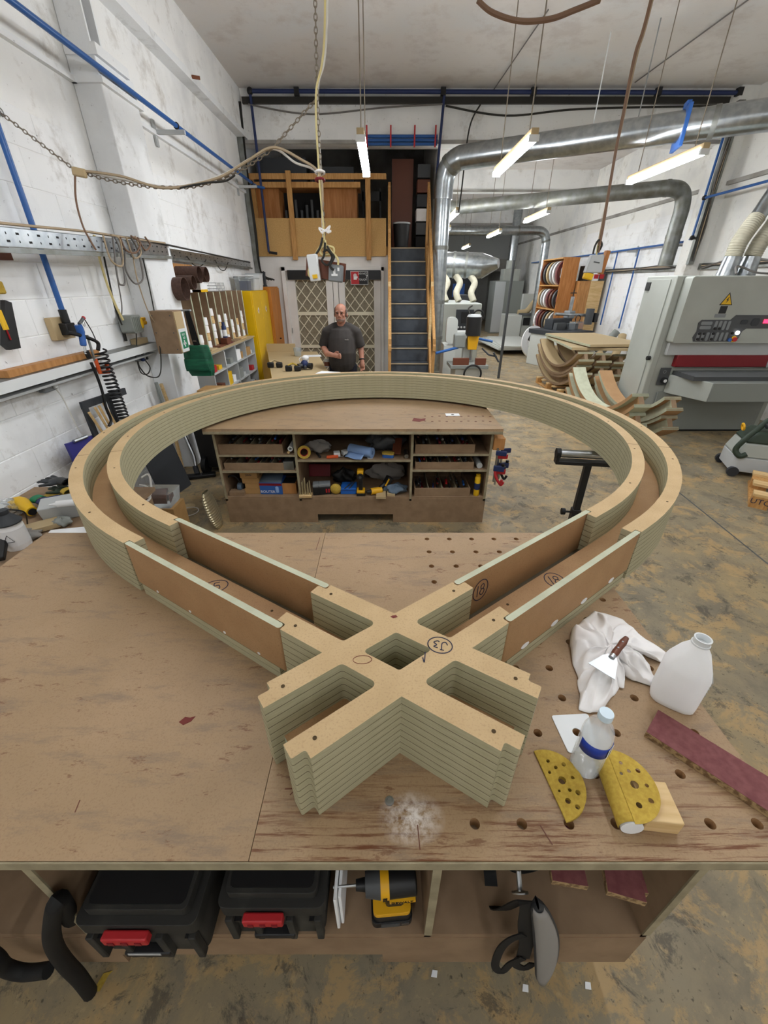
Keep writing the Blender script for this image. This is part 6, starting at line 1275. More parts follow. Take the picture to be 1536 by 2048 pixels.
# door header and sign
MB().box((-1.86, 9.03, 1.955), (-.07, 9.055, 2.115)).solo('door_header', 'black', 'black board across the tops of the lattice doors', 'board', bevel=.002)
sgn = T('door_sign', 'red and black notice with a white hand on the door header', 'sign', (-.48, 9.02, 1.87)); sx0, sx1, sz0, sz1 = -.645, -.305, 1.87, 2.10
MB().box((sx0, 9.018, sz0), (sx1, 9.028, sz1)).build('plate', 'light_grey', sgn, world=True); MB().box((sx0 + .01, 9.014, sz0 + .01), (sx0 + .165, 9.018, sz1 - .01)).build('red_field', 'red', sgn, world=True); MB().box((sx0 + .165, 9.014, sz0 + .01), (sx1 - .01, 9.018, sz1 - .01)).build('black_field', 'black', sgn, world=True)
hm = MB(); hc = (sx0 + .09, 2.0)
hm.box((hc[0] - .03, 9.011, hc[1] - .045), (hc[0] + .03, 9.014, hc[1] + .01))
for k in range(4): hm.box((hc[0] - .03 + .0155 * k, 9.011, hc[1] + .01), (hc[0] - .018 + .0155 * k, 9.014, hc[1] + .045 + (.012 if k in (1, 2) else 0)))
hm.box((hc[0] + .03, 9.011, hc[1] - .02), (hc[0] + .048, 9.014, hc[1] + .012)); hm.build('hand_symbol', 'white', sgn, world=True)
inv = -Vector((-.48, 9.02, 1.87))
for txt, x, z, s_ in (('DO NOT', -.405, 2.055, .045), ('TOUCH', -.415, 1.955, .045), ('7', -.335, 2.0, .09)): text_mesh(txt, s_, 'white', Matrix.Translation(Vector((x, 9.0135, z)) + inv) @ Matrix.Rotation(R(90), 4, 'X'), 'sign_text', sgn)
# third bench with dust masks, between cabinet and man
tb3 = T('side_bench', 'worn plywood bench with dust masks in front of the man', 'bench', (-1.3, 6.6, 0)); q = [P(*a, z=.85) for a in ((535, 703), (634, 703), (668, 745), (545, 752))]; q[3] = P(545, 765, z=.85); q[2] = P(668, 765, z=.85)
MB().prism([[(p.x, p.y) for p in q]], .82, .85).build('bench_top', 'tan_mould', tb3, world=True)
for (x, y) in ((-1.3, 5.5), (-.75, 5.5), (-1.85, 7.3), (-1.15, 7.3)): MB().box((x - .03, y - .03, 0), (x + .03, y + .03, .82)).build('leg', 'carcass', tb3, world=True)
q0, q1 = q[0], q[1]; MB().box((q0.x, q0.y - .02, .851), (q0.x + .5, q0.y, .98)).build('upstand', 'tan_mould', tb3, world=True)
def mask(px, py, label, rz, face='charcoal'):
    c = P(px, py, z=.852); t = T('respirator', label, 'respirator', c, rz, 'dust respirators on the side bench'); mb = MB(); mb.ball((0, 0, .06), (.055, .06, .06), 14, 10); mb.build('face_piece', face, t)
    for s_ in (-1, 1): MB().cyl((s_ * .045, -.04, .05), (s_ * .095, -.065, .045), .036, .04, 16).build('filter_cartridge', 'black', t)
    MB().cyl((0, -.05, .04), (0, -.085, .03), .02, n=12).build('valve', 'dark_grey', t)
    MB().tube(spline([(-.05, .02, .08), (-.06, .09, .12), (0, .13, .14), (.06, .09, .12), (.05, .02, .08)], 6), .007, 6).build('head_strap', 'cable_white', t); return t
m1 = mask(610, 738, 'twin-filter respirator mask standing upright on the side bench near the man', R(15), 'navy'); MB().ball((.02, .02, .14), (.05, .04, .04), 12, 8).build('harness', 'white', m1)
p = P(548, 736, z=.852); 
for i, (px, py) in enumerate(((550, 735), (586, 742))):
    c = P(px, py, z=.852); t = T('ear_defenders', ('black ear defenders at the left of the side bench', 'black ear defenders with a yellow strap on the side bench')[i], 'ear defenders', c, R(10)); MB().box((-.1, -.03, 0), (-.01, .04, .075)).box((.02, -.04, 0), (.11, .03, .07)).build('ear_cups', 'black', t, bevel=.015); MB().tube(spline([(-.06, 0, .07), (0, .05, .09), (.06, 0, .07)], 6), .012, 6).build('headband', 'tan_mould' if i == 0 else 'sandpaper', t)
MB().lathe([(.05, 0), (.055, 0), (.065, .13), (.06, .13)], 20, closed=True, M4=Matrix.Translation(P(596, 712, z=.852))).solo('plastic_cup', 'clear_plastic', 'clear plastic measuring cup on the side bench', 'cup')
c = P(655, 733, z=.852); tn = T('paint_tin', 'small tin with a brown label beside the respirator', 'tin', c); MB().lathe([(0, 0), (.045, 0), (.045, .1), (0, .1)], 18).build('tin_body', 'light_grey', tn); MB().lathe([(.0452, .01), (.0456, .01), (.0456, .07), (.0452, .07)], 18, closed=True).build('label', 'wood_brown', tn)
for i, (px, py) in enumerate(((625, 712), (656, 746))): c = P(px, py, z=.851); MB().cbox((c.x, c.y, .8525), (.28, .2, .002), (0, 0, R(12 - 30 * i))).solo('paper_sheet', 'paper', ('white paper sheet behind the respirator', 'white paper sheet at the bench corner by the man')[i], 'paper')

# ============================================================ MAN
mn = T('person', 'man in dark grey T-shirt and dark trousers standing by the side bench', 'person', (-.585, 6.1, 0), R(-6))
sk = MB()
# legs, pelvis, torso, arms, neck, head (local: facing -Y)
for s_, hx in ((-1, -.1), (1, .1)):
    sk.tube([(hx, .0, .86), (hx * 1.15, -.01, .46), (hx * 1.2, .02, .09)], [.092, .062, .045], 14); sk.ball((hx, .0, .86), .092, 12, 8); sk.ball((hx * 1.15, -.01, .46), .062, 10, 8)
    sk.ball((hx * 1.2, -.05, .045), (.047, .13, .045), 12, 8)
sk.ball((0, .01, .9), (.17, .115, .13), 16, 10); sk.tube([(0, .0, .88), (0, -.02, 1.05), (0, .0, 1.22), (0, .0, 1.34)], [.155, .16, .165, .14], 18); sk.ball((0, 0, 1.27), (.2, .11, .1), 16, 10)
sk.tube([(0, .0, 1.34), (.002, -.012, 1.45)], [.07, .06], 14)
# right arm (image left): elbow out, forearm across the belly
RA = [(-.2, .0, 1.31), (-.275, .02, 1.11), (-.17, -.235, 1.06), (-.075, -.285, 1.05)]
LA = [(.2, .0, 1.31), (.255, .03, 1.11), (.285, -.06, .94)]
sk.tube(RA, [.058, .048, .04, .03], 12); sk.ball(RA[0], .06, 10, 8); sk.ball(RA[1], .047, 10, 8); sk.ball(RA[2], .04, 10, 8)
sk.tube(LA, [.058, .045, .03], 12); sk.ball(LA[0], .06, 10, 8); sk.ball(LA[1], .045, 10, 8)
# hands with five fingers
def hand(c, dirv, side, curl, thumb):
    c = Vector(c); d = Vector(dirv).normalized(); s1 = Vector(side).normalized(); nrm = d.cross(s1).normalized()
    sk.tube([c - d * .01, c + d * .04, c + d * .075], [.028, .034, .03], 10); sk.ball(c + d * .045, (.034, .034, .028), 10, 8)
    for k in range(4):
        b = c + d * .078 + s1 * (-.027 + .018 * k); L_ = (.062, .072, .068, .052)[k]
        p1 = b + d * L_ * .45 + nrm * curl * .2 * L_; p2 = p1 + (d * (1 - curl) + nrm * curl * 1.3) * L_ * .4; p3 = p2 + (d * (1 - 1.6 * curl) + nrm * curl * 1.8) * L_ * .3
        sk.tube([b - d * .015, p1, p2, p3], [.0105, .010, .0095, .008], 8)
    t0 = c + d * .025 + s1 * thumb * .028; sk.tube([t0, t0 + s1 * thumb * .022 + d * .03 + nrm * .01, t0 + s1 * thumb * .02 + d * .058 + nrm * .022], [.013, .0115, .009], 8)
hand((-.075, -.285, 1.05), (.97, -.05, -.1), (0, .15, 1), .75, 1)
hand((.285, -.06, .94), (.12, -.25, -1), (.9, -.4, .1), .45, -1)
# head
HC = Vector((.004, -.03, 1.54))
sk.ball(HC + Vector((0, .012, .022)), (.083, .1, .1), 18, 14); sk.ball(HC + Vector((0, -.02, -.05)), (.068, .07, .07), 16, 12); sk.ball(HC + Vector((0, -.05, -.088)), (.042, .034, .028), 12, 8)
sk.tube([HC + Vector((0, -.082, .012)), HC + Vector((0, -.104, -.022)), HC + Vector((0, -.10, -.032))], [.010, .015, .014], 10)      # nose
for s_ in (-1, 1):
    sk.ball(HC + Vector((s_ * .015, -.09, -.033)), .010, 8, 6)                                     # nostril wings
    sk.ball(HC + Vector((s_ * .03, -.078, .026)), (.026, .014, .009), 10, 6)                         # brow
    sk.ball(HC + Vector((s_ * .045, -.06, -.02)), (.022, .02, .02), 10, 6)                           # cheek
    sk.ball(HC + Vector((s_ * .085, .008, -.012)), (.010, .02, .033), 10, 8)                        # ear
sk.ball(HC + Vector((0, -.086, -.058)), (.024, .010, .006), 10, 6); sk.ball(HC + Vector((0, -.085, -.067)), (.021, .010, .006), 10, 6)
me = remesh(sk, .0065, 'body', 2); me.materials.append(MATS['skin']); bo_ = bpy.data.objects.new('body', me); COL.objects.link(bo_); bo_.parent = mn
# hair: cropped cap from the temples round the back
hb = MB(); hb.ball(HC + Vector((0, .024, .028)), (.0775, .09, .096), 20, 14); hb.v = [p for p in hb.v]
hm2 = MB()
def hairf(u, v):
    a = R(-28) + u * R(236); lo_ = -.06 + .03 * abs(u - .5) * 2; hi_ = .085 if .12 < u < .88 else .04 + .045 * min(u, 1 - u) / .12
    z = lo_ + (hi_ - lo_) * v; k = math.sqrt(max(.02, 1 - ((z - .022) / .098) ** 2)); return (HC.x + .087 * k * math.cos(a), HC.y + .012 + .104 * k * math.sin(a), HC.z + z)
hm2.grid(hairf, 28, 10).build('hair', 'hair', mn, solid=.006)
for s_ in (-1, 1):
    MB().ball(HC + Vector((s_ * .029, -.089, .008)), (.0135, .007, .0075), 10, 6).build('eye', 'eye', mn); MB().cbox(HC + Vector((s_ * .03, -.098, .028)), (.036, .006, .008), (0, R(6 * s_), 0)).build('eyebrow', 'hair', mn, bevel=.002)
MB().ball(HC + Vector((0, -.094, -.0625)), (.022, .005, .005), 10, 6).build('mouth', 'lip', mn)
def beard(u, v):
    a = R(180 + 30) + u * R(120); z = -.115 + .055 * v - .0 * u; r = 1.03; t = (z + .05) / .066; k = math.sqrt(max(.03, 1 - min(t * t, .97))); return (HC.x + .07 * k * math.cos(a), HC.y - .02 + .074 * k * math.sin(a) , HC.z + z)
MB().grid(beard, 16, 6).build('beard', 'stubble', mn, solid=.003)
# shirt and trousers
sh_ = MB(); sh_.tube([(0, .0, .86), (0, -.03, .95), (0, -.045, 1.05), (0, -.01, 1.22), (0, .005, 1.34), (0, .005, 1.385)], [.18, .192, .198, .188, .15, .078], 20); sh_.ball((0, 0, 1.28), (.21, .125, .09), 16, 10)
for s_ in (-1, 1): sh_.tube([(0, .01, 1.375), (s_ * .1, .01, 1.36), (s_ * .19, .005, 1.315)], [.075, .07, .07], 14)
for A_ in (RA, LA):
    a0 = Vector(A_[0]); a1 = Vector(A_[1]); sh_.tube([a0 + Vector((0, 0, .015)), a0.lerp(a1, .5), a0.lerp(a1, .95)], [.07, .074, .076], 14); sh_.ball(a0 + Vector((0, 0, .0)), .07, 12, 8)
me = remesh(sh_, .011, 'shirt', 4); me.materials.append(MATS['shirt']); so = bpy.data.objects.new('shirt', me); COL.objects.link(so); so.parent = mn; so['label'] = 'dark grey T-shirt'
text_mesh('works', .022, 'cable_white', Matrix.Translation((.1, -.181, 1.235)) @ Matrix.Rotation(R(90), 4, 'X'), 'chest_print', mn)
tr_ = MB()
for hx in (-.1, .1): tr_.tube([(hx * .95, .0, .88), (hx * 1.15, -.01, .46), (hx * 1.2, .02, .06)], [.11, .085, .072], 14)
tr_.ball((0, .01, .89), (.185, .135, .11), 16, 10)
me = remesh(tr_, .012, 'trousers', 4); me.materials.append(MATS['jeans']); to_ = bpy.data.objects.new('trousers', me); COL.objects.link(to_); to_.parent = mn
MB().ring((.28, -.045, .965), (.12, -.4, -1), .034, .009, 18, 8).build('watch_strap', 'black', mn)
for hx in (-.12, .12): MB().ball((hx, -.06, .045), (.055, .145, .048), 14, 8).build('shoe', 'black', mn)

# ============================================================ RIGHT SIDE
# extraction ducts
def duct(name, pts, r, label, mat='galv', nseg=14, seams=(), sp=True):
    t = T(name, label, 'duct', pts[0]); q = spline(pts, nseg) if sp else [Vector(p) for p in pts]
    MB().tube(q, r, 24).build('duct_run', mat, t, world=True)
    for k in seams:
        i = int(k * (len(q) - 2)); a = q[i]; d = (q[i + 1] - a).normalized(); MB().cyl(a - d * .03, a + d * .03, r * 1.05, n=24, caps=True).build('seam_band', 'galv_dull', t, world=True)
    return t
vd = duct('extraction_duct', [(.97, 8.35, .4), (.97, 8.35, 1.6), (.97, 8.35, 3.1)], .135, 'vertical galvanised duct beside the mezzanine stair', seams=(.3, .55, .8))
duct('extraction_duct', [(.97, 8.35, 3.1), (.98, 8.34, 3.35), (1.03, 8.30, 3.5), (1.15, 8.22, 3.58), (1.35, 8.12, 3.6), (2.35, 7.55, 3.6), (3.42, 6.94, 3.6), (4.46, 6.37, 3.6), (5.6, 5.75, 3.6)], .155, 'long galvanised duct running diagonally from the stair elbow to the right', seams=(.28, .83))
gt = T('duct_gate', 'blue blast gate plate on the long diagonal duct', 'duct gate', (3.72, 6.78, 3.6)); MB().cbox((3.72, 6.78, 3.58), (.04, .38, .40), (0, 0, R(-16))).build('gate_plate', 'blue', gt, world=True, bevel=.004); MB().cbox((3.72, 6.78, 3.80), (.05, .14, .06), (0, 0, R(-16))).build('gate_rail', 'blue', gt, world=True)
for i, (px, X_) in enumerate(((1195, 2.85), (1228, 3.3))): MB().cyl((X_, 7.4 - .3 * i, 3.72), (X_, 7.4 - .3 * i, ZC), .008, n=6).solo('hanger_rod', 'white_plastic' if i == 0 else 'steel', ('white hanger rod holding the diagonal duct', 'steel hanger rod right of the white one')[i], 'rod')
duct('extraction_duct', [(1.56, 11.5, 3.4), (3.2, 10.55, 3.4), (4.9, 9.65, 3.42), (5.3, 9.45, 3.42), (5.52, 9.45, 3.35), (5.6, 9.45, 3.15), (5.6, 9.45, 2.8), (5.6, 9.45, 2.2)], .13, 'darker second duct crossing below the beam and dropping at the right wall', 'galv_dull', seams=(.4, .9))
duct('extraction_duct', [(1.2, 15.5, 3.33), (3.0, 15.5, 3.33), (4.6, 15.5, 3.34), (5.0, 15.5, 3.3), (5.15, 15.5, 3.1), (5.18, 15.5, 2.6), (5.2, 15.5, .01)], .125, 'third duct far back with a drop near the right wall', seams=(.3, .7))
duct('extraction_duct', [(5.2, 19.4, 2.701), (5.2, 19.4, 4.6)], .16, 'vertical duct rising above the far grey enclosure', sp=False)
mf = duct('extraction_duct', [(1.1, 11.6, 2.28), (1.8, 11.5, 2.28), (2.35, 11.4, 2.26)], .27, 'fat ribbed duct manifold above the planing machine', seams=(.2, .45, .7)); MB().cyl((2.35, 11.4, 2.26), (2.7, 11.2, 2.3), .27, .1, 24).build('taper_end', 'galv', mf, world=True)
# chains/cords over the ceiling at right
cable('cable', wy([(955, 0), (985, 25), (1040, 42), (1100, 38), (1150, 20), (1200, 0)], 3.9), .016, 'cable_brown', 'thick brown cable looping across the top of the picture')
cable('cable', [P(1302, 0, Y=4.0) + Vector((.02, 0, 1.1))] + wy([(1302, 0), (1270, 110), (1248, 220), (1232, 300), (1215, 400), (1205, 460), (1196, 505)], 4.0), .011, 'cable_brown', 'twisted brown cable hanging from the ceiling at right')
cable('cable', [P(1306, 0, Y=4.0) + Vector((.02, 0, 1.1))] + wy([(1305, 0), (1274, 110), (1246, 240), (1228, 320), (1212, 410), (1200, 470), (1194, 505)], 4.02), .008, 'cable_tan', 'tan cable twisted with the brown one at right')
for i, (a, b) in enumerate((((1045, 95), (985, 183)), ((1430, 48), (1270, 165)))): A, B_ = P(*a, z=ZC - .02), P(*b, z=ZC - .02); MB().cyl(A + (A - B_) * .6, B_, .008, n=6).solo('ceiling_wire', 'cable_grey', ('support wire along the ceiling above the stair', 'support wire along the ceiling at right')[i], 'wire')
hb_ = T('hanging_socket', 'grey hanging socket box with a yellow outlet on a wooden back at right', 'socket', P(1190, 545, Y=4.0)); c = P(1190, 525, Y=4.0)
MB().taper(-.075, .055, (-.075, -.03, .065, .03), (-.05, -.03, .055, .03), M4=Matrix.Translation(c)).build('box', 'light_grey', hb_, world=True, bevel=.008); MB().cbox(c + Vector((.085, .02, .0)), (.03, .05, .17), (0, R(6), 0)).build('back_board', 'oak_panel', hb_, world=True); MB().cbox(c + Vector((-.035, .0, -.1)), (.075, .05, .05), (0, R(12), 0)).build('outlet', 'yellow', hb_, world=True, bevel=.008); MB().cbox(c + Vector((.0, -.032, .0)), (.05, .004, .008), (0, R(8), 0)).build('slot', 'dark_grey', hb_, world=True)
for pts, m in (([(1196, 505), (1204, 490), (1198, 480), (1190, 492), (1186, 508)], 'cable_black'), ([(1194, 505), (1196, 490), (1192, 515)], 'cable_yellow')): MB().tube(spline(wy(pts, 4.0), 6), .008, 6).build('cable', m, hb_, world=True)
# right wall services
rp = T('air_pipe', 'blue air pipe stepping along the right wall', 'pipe', (5.9, 9.0, 2.6)); RX = 5.66
W_ = wy([(1447, 285), (1430, 370), (1405, 465)], 8.9)
MB().tube([(5.62, 8.9, 4.2), (5.62, 8.9, 3.2), (5.62, 8.9, 2.62)], .02, 8).build('pipe', 'pipe_blue', rp, world=True); MB().cyl((5.62, 8.9, 3.2), (5.62, 6.2, 3.2), .02, n=8).build('pipe', 'pipe_blue', rp, world=True); MB().tube([(5.62, 8.9, 2.62), (5.85, 9.4, 2.6), (5.9, 12, 2.6), (5.9, 19, 2.6)], .02, 8).build('pipe', 'pipe_blue', rp, world=True)
for z in (3.2, 2.62): MB().ball((5.62, 8.9, z), .04, 10, 8).build('fitting', 'black', rp, world=True)
for y in (9.6, 11.4, 13.4): MB().box((5.75, y - .02, 2.53), (6.0, y + .02, 2.56)).box((5.98, y - .02, 2.45), (6.0, y + .02, 2.66)).build('bracket', 'light_grey', rp, world=True)
tr2 = T('cable_tray', 'dark cable tray with bundled cables rising and running along the right wall', 'cable tray', (5.9, 8.9, 2.2)); MB().box((5.68, 8.87, 2.2), (5.78, 8.945, 4.45)).build('riser_tray', 'galv_dull', tr2, world=True); MB().box((5.93, 9.26, 2.12), (5.995, 13.6, 2.22)).build('tray', 'galv_dull', tr2, world=True); MB().box((5.93, 4.8, 2.12), (5.995, 8.94, 2.22)).build('tray', 'galv_dull', tr2, world=True)
for k in range(4): MB().tube(spline([(5.70 + .02 * k, 8.85, 4.4), (5.72 - .015 * k, 8.85, 3.5), (5.69 + .025 * k, 8.84, 2.8), (5.73, 8.84, 2.25)], 6), .013, 6).build('cable', ('cable_black', 'cable_tan', 'cable_black', 'cable_grey')[k], tr2, world=True)
for k in range(4): MB().tube(spline([(5.91, 9.3, 2.2 - .02 * k), (5.90, 10.2, 2.16 + .02 * k), (5.915, 11.6, 2.2 - .015 * k), (5.9, 13.4, 2.17)], 6), .013, 6).build('cable', ('cable_black', 'cable_grey', 'cable_tan', 'cable_black')[k], tr2, world=True)
for k in range(4): MB().tube(spline([(5.9, 8.8, 2.2 - .02 * k), (5.89, 7.9, 2.17 + .03 * k), (5.9, 6.6, 2.2 - .02 * k), (5.9, 5.2, 2.2)], 6), .014, 6).build('cable', ('cable_black', 'cable_tan', 'cable_black', 'cable_grey')[k], tr2, world=True)
for i, y in enumerate((11.2, 12.2)): MB().cyl((5.93, y, .9), (5.93, y, 2.58), .018, n=8).solo('drop_pipe', 'pipe_blue', ('blue drop pipe on the right wall, nearer', 'blue drop pipe on the right wall beside the pale cupboard')[i], 'pipe')
MB().box((5.985, 9.5, 1.3), (5.995, 9.95, 1.75)).solo('wall_notice', 'paper', 'white paper notice on the white block wall beside the sander', 'notice')
# ------------- wide belt sander
SY = 5.8
sm = T('belt_sander', 'large grey wide-belt sanding machine with control panel and red guard strip', 'machine', (4.4, SY, 0))
def smp(name, mat, lo, hi, **k): return MB().box(lo, hi).build(name, mat, sm, world=True, **k)
smp('side_column', 'machine_grey', (3.63, SY, 0), (3.72, 6.45, 1.98), bevel=.012); smp('body', 'machine_grey', (3.722, SY + .02, .0), (5.5, 6.45, 1.98), bevel=.008)
MB().prism([rrect(3.74, 1.22, 5.5, 1.97, .03)], -.0, .16, M4=Matrix.Translation((0, SY + .02, 0)) @ Matrix.Rotation(R(90), 4, 'X')).build('hood', 'machine_grey', sm, world=True, bevel=.012)
smp('recess_panel', 'light_grey', (3.78, SY - .04, 1.06), (5.5, SY + .02, 1.22)); smp('guard_strip', 'dark_red', (3.93, SY - .06, .91), (5.16, SY + .02, 1.06), bevel=.006); smp('guard_end', 'steel', (5.16, SY - .06, .9), (5.24, SY + .02, 1.02), bevel=.006)
smp('belt_table', 'dark_grey', (3.98, SY - .42, .80), (5.5, SY + .02, .85)); smp('table_beam', 'machine_dark', (4.16, SY - .55, .56), (5.5, SY - .4, .80), bevel=.008); MB().prism([[(3.93, SY), (4.158, SY - .55), (4.158, SY)]], .56, .80).build('table_bracket', 'machine_grey', sm, world=True, bevel=.006)
for k in range(6): smp('belt_rib', 'mid_grey', (4.0, SY - .40 + k * .065, .85), (5.5, SY - .385 + k * .065, .856))
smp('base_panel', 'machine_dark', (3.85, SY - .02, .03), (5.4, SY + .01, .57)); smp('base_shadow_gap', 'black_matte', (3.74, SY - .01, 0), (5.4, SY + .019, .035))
cp = smp('dial_panel', 'dark_grey', (3.79, SY - .012, .66), (3.93, SY, .89)); MB().cyl((3.87, SY - .05, .725), (3.87, SY - .012, .725), .042, n=18).build('dial', 'black', cp, world=True); MB().cyl((3.872, SY - .056, .725), (3.872, SY - .05, .725), .022, n=14).build('dial_face', 'white', cp, world=True); MB().ring((3.85, SY - .013, .84), (0, 1, 0), .02, .003, 16, 5).build('dial_mark', 'mid_grey', cp, world=True)
sdd = smp('side_door', 'machine_grey', (3.615, SY + .09, .12), (3.63, 6.36, 1.94), bevel=.004)
p_ = P(1299, 716, X=3.61); MB().cyl((3.615, p_.y, p_.z), (3.575, p_.y, p_.z), .028, n=12).build('door_knob', 'black', sdd, world=True); p_ = P(1296, 573, X=3.61); MB().box((3.605, p_.y - .05, p_.z - .05), (3.616, p_.y + .05, p_.z + .05)).build('door_lock', 'black', sdd, world=True)
pn = [(4.0, 1.24), (3.975, 1.29), (4.0, 1.36), (3.985, 1.46), (4.02, 1.495), (4.38, 1.495), (4.43, 1.55), (5.3, 1.55), (5.3, 1.395), (4.62, 1.395), (4.58, 1.36), (4.57, 1.28), (4.53, 1.24)]
HYF = SY - .141
cpn = MB().prism([pn], 0, .008, M4=Matrix.Translation((0, HYF + .001, 0)) @ Matrix.Rotation(R(90), 4, 'X')).build('control_panel', 'dark_grey', sm, world=True)
def lozenge(x, z, w_, h, m): MB().prism([rrect(x - w_ / 2, z - h / 2, x + w_ / 2, z + h / 2, min(w_, h) * .35)], 0, .012, M4=Matrix.Translation((0, HYF, 0)) @ Matrix.Rotation(R(90), 4, 'X')).build('switch_plate', m, cpn, world=True)
for k in range(4): lozenge(4.21 + k * .055, 1.43, .035, .105, 'mid_grey')
for z in (1.455, 1.405): lozenge(4.09, z, .14, .04, 'mid_grey')
for k in range(7): lozenge(4.035 + k * .06, 1.30, .036, .1, 'mid_grey')
def btn(x, z, r_, m, h=.02): MB().cyl((x, HYF - .008, z), (x, HYF - .008 - h, z), r_, n=14).build('button', m, cpn, world=True)
for x, z in ((4.21, 1.395), (4.265, 1.395), (4.035, 1.27), (4.095, 1.27), (4.215, 1.27), (4.035, 1.335), (4.095, 1.335), (4.215, 1.335), (4.46, 1.34)): btn(x, z, .015, 'black')
btn(4.52, 1.345, .022, 'lamp_white'); btn(4.505, 1.27, .036, 'yellow', .012); btn(4.51, 1.268, .026, 'red', .03); btn(4.455, 1.262, .022, 'blue')
for x, w_, h in ((4.56, .09, .05), (4.70, .1, .09)): lozenge(x, 1.47, w_, h, 'charcoal')
MB().box((4.80, HYF - .014, 1.455), (4.9, HYF - .007, 1.50)).build('display', 'display_red', cpn, world=True); MB().box((4.91, HYF - .014, 1.455), (4.95, HYF - .007, 1.50)).build('key', 'light_grey', cpn, world=True)
MB().prism([[(4.17, 1.66), (4.33, 1.66), (4.25, 1.80)]], 0, .002, M4=Matrix.Translation((0, HYF + .001, 0)) @ Matrix.Rotation(R(90), 4, 'X')).build('warning_triangle', 'black', sm, world=True); MB().prism([[(4.185, 1.668), (4.315, 1.668), (4.25, 1.782)]], 0, .003, M4=Matrix.Translation((0, HYF + .001, 0)) @ Matrix.Rotation(R(90), 4, 'X')).build('warning_field', 'yellow', sm, world=True)
MB().prism([[(4.255, 1.75), (4.235, 1.715), (4.25, 1.715), (4.24, 1.68), (4.268, 1.722), (4.253, 1.722), (4.262, 1.75)]], 0, .004, M4=Matrix.Translation((0, HYF + .001, 0)) @ Matrix.Rotation(R(90), 4, 'X')).build('lightning_bolt', 'black', sm, world=True)
MB().box((4.195, HYF - .002, 1.565), (4.285, HYF, 1.65)).build('warning_plate', 'black', sm, world=True); MB().box((4.16, HYF - .002, 1.52), (4.30, HYF, 1.56)).build('rating_plate', 'mid_grey', sm, world=True)
# hoses up from the sander
fx = T('flexible_hose', 'pair of ribbed flexible hoses joining a silver Y-duct above the sander', 'hose', (4.7, 6.3, 1.98))
for pts in ([(4.55, 6.25, 1.98), (4.56, 6.25, 2.2)], [(4.80, 6.25, 1.98), (4.81, 6.25, 2.2)]): MB().cyl(pts[0], pts[1], .115, .095, 20).build('collar', 'galv', fx, world=True)
for pts in ([(4.56, 6.25, 2.2), (4.57, 6.25, 2.35), (4.64, 6.27, 2.5), (4.72, 6.3, 2.62)], [(4.81, 6.25, 2.2), (4.84, 6.25, 2.35), (4.93, 6.28, 2.5), (4.99, 6.3, 2.62)]):
    q = spline(pts, 14); MB().tube(q, [.092 + .007 * (i % 2) for i in range(len(q))], 18).build('ribbed_hose', 'hose_grey', fx, world=True)
MB().tube([(4.72, 6.3, 2.62), (4.80, 6.33, 2.78), (4.88, 6.35, 2.95)], .09, 18).build('y_branch', 'galv', fx, world=True); MB().tube([(4.99, 6.3, 2.62), (4.95, 6.33, 2.78), (4.9, 6.35, 2.95)], .09, 18).build('y_branch', 'galv', fx, world=True); MB().tube([(4.89, 6.35, 2.9), (4.95, 6.3, 3.2), (5.05, 6.15, 3.55)], .12, 20).build('riser', 'galv', fx, world=True)
cable('cable', [(4.42, 5.9, 2.0), (4.46, 6.0, 2.08), (4.6, 6.05, 2.07), (4.8, 6.0, 2.01), (5.4, 6.0, 2.0)], .012, 'cable_grey', 'grey cable lying over the top of the sander')
for i in range(4): cable('cable', [(5.3 + .03 * i, 6.4, 2.0), (5.4, 6.5, 2.1 + .05 * i), (5.6, 6.7, 2.25), (5.8, 6.9 + .1 * i, 2.3)], .012, 'cable_black', ('lowest', 'second', 'third', 'uppermost')[i] + ' black cable dropping behind the sander at right')
# ------------- curved I-section stacks
def circ3(a, b, c):
    ax_, ay, bx_, by, cx_, cy = *a, *b, *c; d = 2 * (ax_ * (by - cy) + bx_ * (cy - ay) + cx_ * (ay - by))
    ux = ((ax_ ** 2 + ay ** 2) * (by - cy) + (bx_ ** 2 + by ** 2) * (cy - ay) + (cx_ ** 2 + cy ** 2) * (ay - by)) / d; uy = ((ax_ ** 2 + ay ** 2) * (cx_ - bx_) + (bx_ ** 2 + by ** 2) * (ax_ - cx_) + (cx_ ** 2 + cy ** 2) * (bx_ - ax_)) / d
    return ux, uy, math.hypot(ax_ - ux, ay - uy)
def sector(r0, r1, a0, a1, n=26): return [(r1 * math.cos(a0 + (a1 - a0) * i / n), r1 * math.sin(a0 + (a1 - a0) * i / n)) for i in range(n + 1)] + [(r0 * math.cos(a1 - (a1 - a0) * i / n), r0 * math.sin(a1 - (a1 - a0) * i / n)) for i in range(n + 1)]
